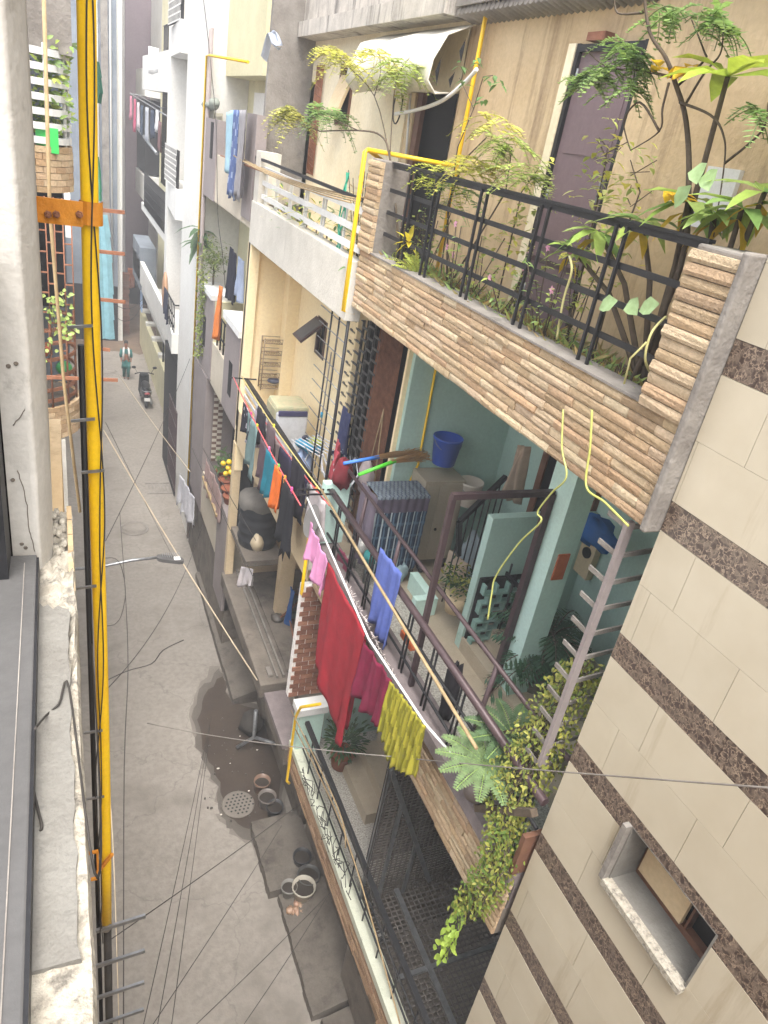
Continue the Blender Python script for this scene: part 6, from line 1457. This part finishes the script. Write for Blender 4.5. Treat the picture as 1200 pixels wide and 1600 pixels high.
# periwinkles
G = 'periwinkles in the terrace planter'
for i, (px, py, pk) in enumerate(((630, 385, 1), (668, 400, 0), (705, 430, 1), (745, 445, 0), (790, 470, 1), (855, 470, 1), (890, 510, 0), (655, 345, 0))):
    q = aX(px, py, 3.0 - .05 * (i % 3)); b0 = V((q.x, q.y, 8.7)); h_ = .32 + .25 * rnd(0, 1); lb = ['periwinkle with one pink flower at the far left end of the planter', 'leafy plant low in the planter left of the second railing pair', 'periwinkle with pink flowers behind the second pair of railing rods', 'small leafy plant right of the second pair of railing rods', 'periwinkle with pink flowers in the middle of the planter', 'periwinkle with pink flowers below the plum door', 'low green plant below the right part of the plum door', 'taller leafy plant behind the left end of the railing'][i]
    H = plant('periwinkle', lb, b0, G); g = MB(); gl = MB()
    for k in range(6):
        e = b0 + V((rnd(-.12, .08), rnd(-.2, .2), h_ * rnd(.6, 1.2))); g.tube([b0 + V((rnd(-.05, .05), rnd(-.08, .08), 0)), e], .004, 4)
        for t in range(12): gl.leaf(b0.lerp(e, rnd(.2, 1.05)) + V((rnd(-.03, .03), rnd(-.04, .04), 0)), rv(-.3, .6), V((0, 0, 1)), rnd(.04, .075), .028, vary(random.choice([MG, LG, s(174, 180, 96)]), .25))
        if pk and k < 3:
            for t in range(5): gl.leaf(e, V((-.5, math.cos(t * 1.25), math.sin(t * 1.25))), V((-1, 0, 0)), .03, .022, s(228, 170, 208))
    g.build('stem', M['stem'], H); gl.build('leaves', M['leaf'], H)
b0 = V((2.86, aX(650, 440, 2.86).y, 8.72)); H = plant('fern', 'arching yellow green fern on the edge of the terrace planter', b0); g = MB()
for k in range(13): sprig(g, b0, V((rnd(-1, .2), rnd(-1, 1), rnd(.5, 1.2))), rnd(.25, .42), vary(s(176, 184, 90), .15), 12, .02, .05, .4)
g.build('fronds', M['leaf'], H)
b0 = V((2.84, aX(635, 400, 2.84).y, 8.72)); g = MB()
for k in range(9): g.leaf(b0 + V((0, 0, .25)), V((rnd(-.6, .3), math.cos(k * .7), math.sin(k * .7) * .6 + .3)), V((0, 0, 1)), .16, .05, s(222, 204, 66))
H = plant('yellow_croton', 'small croton with bright yellow leaves near the left end of the planter', b0); g.build('leaves', M['leaf'], H)
g = MB()
for i in range(900):
    y = rnd(2.75, 6.6); p = V((rnd(2.86, 3.2), y, 8.7 + rnd(0, .05))); hh = .5 + .5 * mnoise.noise(V((y * 2, 0, 0)))
    g.leaf1(p, rv(.2, 1.4), V((rnd(-1, 1), rnd(-1, 1), 0)), rnd(.04, .13) * (.7 + hh), rnd(.012, .03), vary(random.choice([LG, MG, s(150, 136, 88), s(172, 150, 100)]), .25))
tag(g.build('weeds', M['leaf']), 'low weeds and dry litter covering the terrace planter soil', 'weeds', kind='stuff')
g = MB()
for i in range(260):
    p = V((2.8 + rnd(-.05, .35), rnd(7.1, 10.8), 8.35 + rnd(0, .55))); g.leaf(p, rv(-.2, 1), V((0, 0, 1)), rnd(.1, .22), .035, vary(random.choice([MG, DG, YG]), .25))
g.v = [v for v in g.v]
H = plant('terrace_foliage', 'row of strappy green plants behind the white terrace railing', V((2.95, 9, 8.3))); g.build('leaves', M['leaf'], H)
g = MB()
for k in range(9): g.tube([(2.95, 7.3 + k * .42, 8.3), (2.93, 7.3 + k * .42, 8.7)], .01, 5)
g.build('stem', M['stem'], H)
b0 = V((3.05, 7.75, 8.3)); H = plant('dry_plant', 'dry brownish plant beside the green rope behind the white railing', b0); g = MB(); gl = MB()
for k in range(16):
    e = b0 + V((rnd(-.2, .2), rnd(-.3, .3), rnd(.7, 1.25))); g.tube([b0, e], .005, 4)
    for t in range(7): gl.leaf(b0.lerp(e, rnd(.5, 1)), rv(-.6, .6), V((0, 0, 1)), rnd(.06, .11), .02, vary(s(188, 160, 100), .25))
g.build('stem', M['stem'], H); gl.build('leaves', M['leaf'], H)
# palm in the teal balcony
b0 = aZ(836, 1085, F); b0.x = min(b0.x, 4.1); H = plant('potted_palm', 'dark green potted palm beside the mint pillar', b0); MB().lathe(b0, [(.14, 0), (.19, .3), (.2, .3), (.18, .28)], 18).build('pot', M['conc'], H)
g = MB(); gs = MB()
for k in range(34):
    a = k * 2.4; d = V((math.cos(a), math.sin(a), rnd(.3, 1.6))).normalized(); L_ = rnd(.5, .85); zz = b0 + V((0, 0, .3 + rnd(0, .5)))
    pts = [zz + d * L_ * t - V((0, 0, .55 * L_ * t * t)) for t in [i / 9 for i in range(10)]]; gs.tube(pts, .005, 4, cap=False)
    side = d.cross(V((0, 0, 1))).normalized()
    for i in range(2, 10):
        for j in range(2):
            for sg in (-1, 1): g.leaf1(pts[i] - d * j * .03, (pts[i] - pts[i - 1]).normalized() * .8 + side * sg + V((0, 0, -.5)), V((0, 0, 1)), .2 * math.sin(.6 + i * .24), .024, vary(s(62, 96, 72), .25))
gs.build('stem', M['stem'], H); g.build('fronds', M['leaf'], H)
b0 = V((3.5, 5.0, F + .16)); H = plant('potted_bush', 'small bushy potted plant with yellowing leaves by the black stair gate', aX(715, 930, 3.75)); b0 = V(H['_loc']); MB().lathe(b0 - V((0, 0, .1)), [(.1, -.1), (.14, .12), (.13, .12)], 16).build('pot', M['creamband'], H)
g = MB()
for k in range(330): 
    d = rv(-.2, 1.2); g.leaf(b0 + d * rnd(.03, .24) + V((0, 0, .12)), rv(-.6, .8), V((0, 0, 1)), rnd(.04, .075), .026, vary(random.choice([s(66, 92, 56), s(54, 76, 50), s(140, 140, 70)]), .25))
g.build('leaves', M['leaf'], H)
# dioon / cycad ferns on the coping
for i, (px, py, x_, n_, L_, col, lb) in enumerate(((758, 1195, 2.68, 13, .36, s(128, 150, 108), 'star shaped pale green fern on the near end of the balcony coping'), (800, 1150, 2.95, 11, .36, s(98, 122, 90), 'darker fern behind the star shaped one, by the railing end'))):
    b0 = aX(px, py, x_); H = plant('star_fern', lb, b0, 'ferns on the balcony coping')
    g = MB(); 
    for k in range(n_):
        a = k * 6.28 / n_ + .2; d = V((math.cos(a), math.sin(a), .35)); side = d.cross(V((0, 0, 1))).normalized(); pts = [b0 + d * L_ * t - V((0, 0, .3 * L_ * t * t)) for t in [j / 17 for j in range(18)]]; g.tube(pts, .005, 4, s(150, 176, 110), cap=False)
        for j in range(1, 18):
            for sg in (-1, 1): g.leaf(pts[j], side * sg + d * .35 + V((0, 0, .1)), V((0, 0, 1)), .08 * math.sin(.5 + j * .135), .024, vary(col, .14), bend=.1)
    g.build('fronds', M['leaf'], H); MB().lathe(b0 - V((0, 0, .3)), [(.1, 0), (.13, .24), (.12, .24)], 14).build('pot', M['taupe'], H)
# hanging creeper beside the ladder
b0 = V((2.85, 2.75, 6.2)); H = plant('hanging_creeper', 'long trailing yellow green creeper hanging along the ladder and over the brick parapet', b0, cat='creeper')
g = MB(); gs = MB()
path = [(915, 1040, 2.95), (885, 1090, 2.9), (850, 1150, 2.85), (825, 1195, 2.78), (795, 1240, 2.72), (790, 1290, 2.68), (780, 1340, 2.63), (755, 1390, 2.6), (725, 1420, 2.6)]
wd = [.08, .17, .2, .2, .2, .13, .11, .13, .08]
PP = [aX(*q) for q in path]
for k in range(16): gs.tube([p + V((rnd(-.05, .05), rnd(-.1, .1), rnd(-.05, .05))) for p in PP], .004, 4, s(140, 120, 80))
for i in range(len(PP) - 1):
    for k in range(430):
        t = rnd(0, 1); w = wd[i] + (wd[i + 1] - wd[i]) * t; p = PP[i].lerp(PP[i + 1], t) + V((rnd(-.1, .12), rnd(-1, 1) * w, rnd(-1, 1) * w * .8)); 
        g.leaf(p, V((rnd(-1, .2), rnd(-1, 1), rnd(-1.2, .4))), V((-1, 0, .6)), rnd(.024, .042), rnd(.014, .024), vary(random.choice([s(158, 158, 76), s(136, 144, 66), s(108, 124, 60), s(172, 170, 90)] if i < 5 else [s(104, 128, 58), s(134, 148, 66), s(150, 150, 76)]), .22), bend=.3)
for k in range(70):
    p = PP[-1].lerp(aX(690, 1500, 2.55), rnd(0, 1)) + V((rnd(-.05, .05), rnd(-.05, .05), rnd(-.04, .04))); g.leaf(p, V((rnd(-1, .2), rnd(-1, 1), rnd(-1, .2))), V((-1, 0, .5)), rnd(.05, .09), .045, vary(s(164, 190, 84), .18))
gs.tube([PP[-1], aX(715, 1460, 2.57), aX(690, 1500, 2.55)], .004, 4)
gs.build('stem', M['stem'], H); g.build('leaves', M['leaf'], H)
g = MB(); g.bar(aX(745, 1262, 2.66), aX(835, 1270, 2.66), .05).bar(aX(770, 1150, 2.9), aX(868, 1125, 2.9), .03); single(g, 'creeper_support', M['stem'], 'horizontal branch support poking out of the hanging creeper', 'branch')
g = MB(); g.box(2.7, 2.86, 2.37, 2.41, 5.42, 5.8); single(g, 'brown_board', M['brownwood'], 'brown wooden board standing between the creeper and the marble wall', 'board')
# potted shrub on the ground floor
b0 = aZ(532, 1195, 2.04); H = plant('ground_floor_shrub', 'dark bushy potted shrub behind the ground floor railing', b0); MB().lathe(b0, [(.13, 0), (.17, .25), (.18, .25), (.16, .23)], 16).build('pot', M['terra'], H); g = MB()
for k in range(300): 
    d = rv(-.3, 1.5); g.leaf(b0 + V((0, 0, .4)) + d * rnd(.05, .26), d, V((0, 0, 1)), rnd(.06, .12), .035, vary(random.choice([s(58, 84, 52), s(74, 98, 60)]), .25))
g.build('leaves', M['leaf'], H)
# taupe house plants
b0 = aX(310, 395, 2.75); b0 = V((2.75, b0.y, 6.6)); H = plant('rubber_plant', 'dark broad leaved plant on the corner of the taupe house balcony', b0); g = MB(); gs = MB(); gs.tube([b0, aX(312, 365, 2.72)], .02, 6)
for k in range(20): g.leaf(aX(312, 362, 2.72) + V((0, rnd(-.1, .1), rnd(-.25, .1))), rv(-.5, .7), V((0, 0, 1)), rnd(.35, .55), .13, vary(s(84, 108, 78), .2), bend=.5)
gs.build('stem', M['stem'], H); g.build('leaves', M['leaf'], H)
H = plant('bushy_potplant', 'bushy olive green plant growing in the green plastic flowerpot', aX(333, 445, 2.85)); g = MB(); cc = aX(335, 405, 2.85)
for k in range(420): d = rv(-.9, 1); g.leaf(cc + V((d.x * rnd(0, .3), d.y * rnd(0, .42), d.z * rnd(0, .45))), rv(-.4, .8), V((0, 0, 1)), rnd(.07, .14), .035, vary(random.choice([s(124, 138, 84), s(104, 122, 74), s(146, 152, 96)]), .25))
g.build('leaves', M['leaf'], H); MB().tube([aX(333, 445, 2.85), cc], .02, 5).build('stem', M['stem'], H)
H = plant('corner_vine', 'thin leafy vine trailing down the corner of the taupe house', aX(316, 440, 2.66)); g = MB(); gs = MB(); a, b = aX(318, 425, 2.64), aX(311, 560, 2.64)
gs.tube([a, b], .006, 5)
for k in range(420): t = rnd(0, 1) ** 1.2; g.leaf1(a.lerp(b, t) + V((rnd(-.06, .03), rnd(-.3, .3) * (1 - .5 * t), 0)), rv(-1, .3), V((-1, 0, 0)), rnd(.06, .1), .05, vary(random.choice([s(150, 160, 90), s(126, 142, 80)]), .25))
gs.build('stem', M['stem'], H); g.build('leaves', M['leaf'], H)
H = plant('marigold', 'potted marigold with yellow flowers on the lowest taupe balcony', aX(355, 760, 2.95)); g = MB(); gs = MB(); cc = aX(354, 728, 2.9)
gs.tube([aX(355, 762, 2.95), cc], .01, 5)
for k in range(230): d = rv(-.9, .9); g.leaf(cc + V((d.x * .2, d.y * .34, d.z * .36)) * rnd(.2, 1), rv(-.4, .8), V((0, 0, 1)), rnd(.08, .15), .03, vary(s(84, 112, 64), .25))
g.build('leaves', M['leaf'], H); gs.build('stem', M['stem'], H)
for px, py in ((349, 724), (358, 722), (361, 738), (353, 740), (357, 731)): MB().blob(aX(px, py, 2.7), .055, .055, .05, s(230, 190, 40), 8, 6).build('flower', M['plastic'], H)
# left creeper
H = plant('left_creeper', 'thin creeper with round leaves climbing the rusty grille at the left', aY(90, 540, 8.8)); g = MB(); gs = MB()
pts = [aY(x, y, 8.8) for x, y in ((78, 560), (85, 500), (75, 470), (95, 455), (110, 500), (100, 520), (118, 515))]; gs.tube(pts, .006, 5)
for k in range(85): i = random.randrange(6); p = pts[i].lerp(pts[i + 1], rnd(0, 1)) + V((rnd(-.07, .07), rnd(-.06, .06), rnd(-.1, .1))); g.leaf(p, rv(-.6, .6), V((0, -1, .5)), rnd(.04, .07), .045, vary(s(164, 184, 110), .2))
g.build('leaves', M['leaf'], H); gs.build('stem', M['stem'], H)
H = plant('left_balcony_plants', 'mass of leafy plants behind the white railing at the left', V((-.1, 9.6, 9.1))); g = MB()
for k in range(320): p = aY(rnd(45, 112), rnd(60, 215), 9.5 + rnd(-.2, .3)); g.leaf(p, rv(-.5, .8), V((0, -1, .5)), rnd(.06, .12), .04, vary(random.choice([s(176, 190, 100), s(140, 164, 88), s(120, 146, 84)]), .25))
g.build('leaves', M['leaf'], H)

# ================================================================== WIRES
def wire(pts, r, label, mt='cable', grp='wires strung over the lane', closed=False):
    g = MB(); g.tube(curve(pts, 4) if len(pts) < 14 else pts, r * .72, 5); return single(g, 'overhead_wire', M[mt], label, 'wire', grp)
def w2(a, ya, b, xb, drop, r, label, mt='cable'):
    return wire(sag(aY(*a, ya), aX(*b, xb), drop, 18), r, label, mt)
w2((187, 587), 24, (297, 737), 2.66, .05, .014, 'beige wire running from the far end of the lane to the white house corner', 'cablelite')
w2((162, 672), 13, (402, 1063), 2.58, .08, .016, 'thick beige cable stretching across the lane to the end of the concrete ledge', 'cablelite')
w2((165, 845), 8, (297, 560), 2.66, .1, .007, 'black wire rising from the lamp arm to the white house')
w2((167, 1077), 6, (317, 820), 2.6, .45, .007, 'black wire sagging from the yellow pipe to the white sheet corner')
wire([aY(x, y, 6) for x, y in ((167, 1063), (200, 1048), (237, 1037), (255, 1016), (287, 1000))], .008, 'loose black cable end dangling over the middle of the lane')
wire([aY(x, y, 8.5) for x, y in ((163, 872), (180, 873), (190, 887), (196, 925), (190, 960), (180, 975), (167, 978))], .006, 'looped black lead hanging below the street lamp arm')
wire(sag(aY(170, 1470, 3.0), aX(470, 1255, 2.66), .03), .005, 'straight black wire from the topmost spike to the brick house ledge')
wire(sag(aY(238, 1602, 3.2), aX(440, 1290, 2.66), .04), .005, 'black wire crossing the lower lane towards the grate, second from the bottom')
wire(sag(aY(305, 1602, 3.4), aX(510, 1400, 2.68), .03), .005, 'black wire at the lower middle leading up to the parapet cap')
wire(sag(aY(380, 1602, 3.4), aX(515, 1395, 2.68), .05), .005, 'black wire nearest the bottom corner of the lane below the parapet')
for i in range(3): wire(sag(aX(338 - i * 2, 1080 + i * 6, 2.6), aY(224 + i * 22, 1602, 3.0), .12 + .03 * i), .005, ['grey wire of the bundle falling to the bottom of the lane, left one', 'grey wire of the bundle falling to the bottom of the lane, middle one', 'grey wire of the bundle falling to the bottom of the lane, right one'][i])
wire([aY(*p, y) for p, y in (((187, 800), 9), ((196, 930), 7.4), ((200, 1045), 6.2), ((194, 1200), 4.6), ((193, 1602), 2.9))], .006, 'dark wire running down the lane close to the yellow pipe')
wire([aY(*p, y) for p, y in (((166, 1000), 6.5), ((171, 1210), 4.2), ((178, 1350), 3.4), ((186, 1602), 2.7))], .005, 'pale wire beside the lower end of the yellow pipe', 'cablelite')
wire(sag(aY(230, 1130, 7), aX(625, 1183, 2.5), .06), .007, 'light grey wire crossing in front of the tip of the red cloth', 'conc')
wire(sag(aX(620, 1183, 2.5), aX(1230, 1233, 2.4), .01), .006, 'grey wire crossing in front of the marble wall', 'conc')
w2((165, 660), 12, (275, 880), 2.3, .02, .006, 'thin dark wire slanting over the far manhole')
wire(sag(aX(300, 700, 2.55), aX(395, 900, 2.55), .03), .008, 'clothes wire along the lowest taupe balcony, outer one')
wire(sag(aX(317, 700, 2.6), aX(400, 845, 2.62), .02), .008, 'clothes wire along the lowest taupe balcony, inner one')
wire(sag(aY(165, 462, 20), aX(222, 468, 2.9), .35), .012, 'grey wire sagging across the far end of the lane')
wire(sag(aY(165, 478, 19), aX(222, 476, 2.9), .5), .012, 'lower grey wire sagging across the far end of the lane')
wire([aX(x, y, 2.66) for x, y in ((318, 0), (325, 60), (330, 110), (338, 200), (340, 330), (348, 400), (352, 450))], .009, 'black wire hanging down the front of the taupe house')
for i in range(3): 
    P = [aX(x, y, 2.62 + .04 * i) for x, y in (((455, 1110), (528, 1262), (540, 1325)), ((462, 1140), (540, 1305), (625, 1600)), ((475, 1150), (545, 1290), (640, 1600)))[i]]; wire(P, .012 if i < 2 else .008, ['beige rope pole along the ground floor parapet, outermost', 'beige rope pole along the ground floor parapet, middle', 'dark wire along the ground floor parapet'][i], 'wood' if i < 2 else 'cable', 'poles and wires along the ground floor parapet')
g = MB()
for k in range(44):
    t = rnd(0, 1); p = aX(470, 1200, 2.66).lerp(aX(545, 1400, 2.66), t); q = p + V((rnd(-.05, .08), rnd(-.25, .25), rnd(-.05, .2))); g.tube([p, p.lerp(q, .5) + V((rnd(-.06, .06), 0, rnd(-.05, .1))), q], .005, 4)
single(g, 'wire_tangle', M['cable'], 'tangle of black wires lying on the ground floor parapet cap', 'wires')
wire([aX(*p) for p in ((612, 1180, 2.78), (600, 1240, 2.8), (582, 1320, 2.78), (570, 1368, 2.72))], .012, 'black cable bundle dropping from the balcony to the ground floor railing', grp='poles and wires along the ground floor parapet')
wire([aX(*p) for p in ((618, 1190, 2.8), (592, 1290, 2.8), (574, 1366, 2.74))], .008, 'thin cable beside the black cable bundle above the ground floor railing', grp='poles and wires along the ground floor parapet')

# ================================================================== LIGHT
SUN_EL, SUN_AZ = 66, 200
w = bpy.data.worlds.new('World'); scene.world = w; w.use_nodes = True; nt = w.node_tree; N = nt.nodes; L = nt.links
sky = N.new('ShaderNodeTexSky'); sky.sky_type = 'NISHITA'; sky.sun_disc = False; sky.sun_elevation = R(SUN_EL); sky.sun_rotation = R(SUN_AZ); sky.air_density = 1; sky.dust_density = 6; sky.ozone_density = .6
hs = N.new('ShaderNodeHueSaturation'); hs.inputs['Saturation'].default_value = .4; L.new(sky.outputs[0], hs.inputs['Color'])
bg = N['Background']; bg.inputs['Strength'].default_value = .15; L.new(hs.outputs[0], bg.inputs['Color'])
sd = bpy.data.lights.new('sun', 'SUN'); so = bpy.data.objects.new('sun', sd); COL.objects.link(so)
sd.energy = .8; sd.angle = R(30); sd.color = (1, .97, .92)
az = R(SUN_AZ); dirv = V((math.sin(az) * math.cos(R(SUN_EL)), math.cos(az) * math.cos(R(SUN_EL)), math.sin(R(SUN_EL))))
so.rotation_euler = dirv.to_track_quat('Z', 'Y').to_euler()
so.location = (0, 0, 30)
hz = MB().box(-30, 30, -12, 70, -1, 30).build('haze', bpy.data.materials.new('haze_air')); hz['kind'] = 'stuff'; hz['label'] = 'pale haze added to wash out the far lane'  # thin volume added to veil the distance and lift dark tones
hm = hz.data.materials[0]; hm.use_nodes = True; hn = hm.node_tree; hn.nodes.clear()
ho = hn.nodes.new('ShaderNodeOutputMaterial'); hv = hn.nodes.new('ShaderNodeVolumePrincipled'); hv.inputs['Color'].default_value = (.92, .94, .97, 1); hv.inputs['Density'].default_value = .0048
hn.links.new(hv.outputs[0], ho.inputs['Volume'])
vs = scene.view_settings; vs.view_transform = 'Standard'; vs.look = 'None'; vs.gamma = 1; vs.use_curve_mapping = False
vs.exposure = EXPOSURE
for o in list(bpy.data.objects):
    if '_loc' in o: del o['_loc']
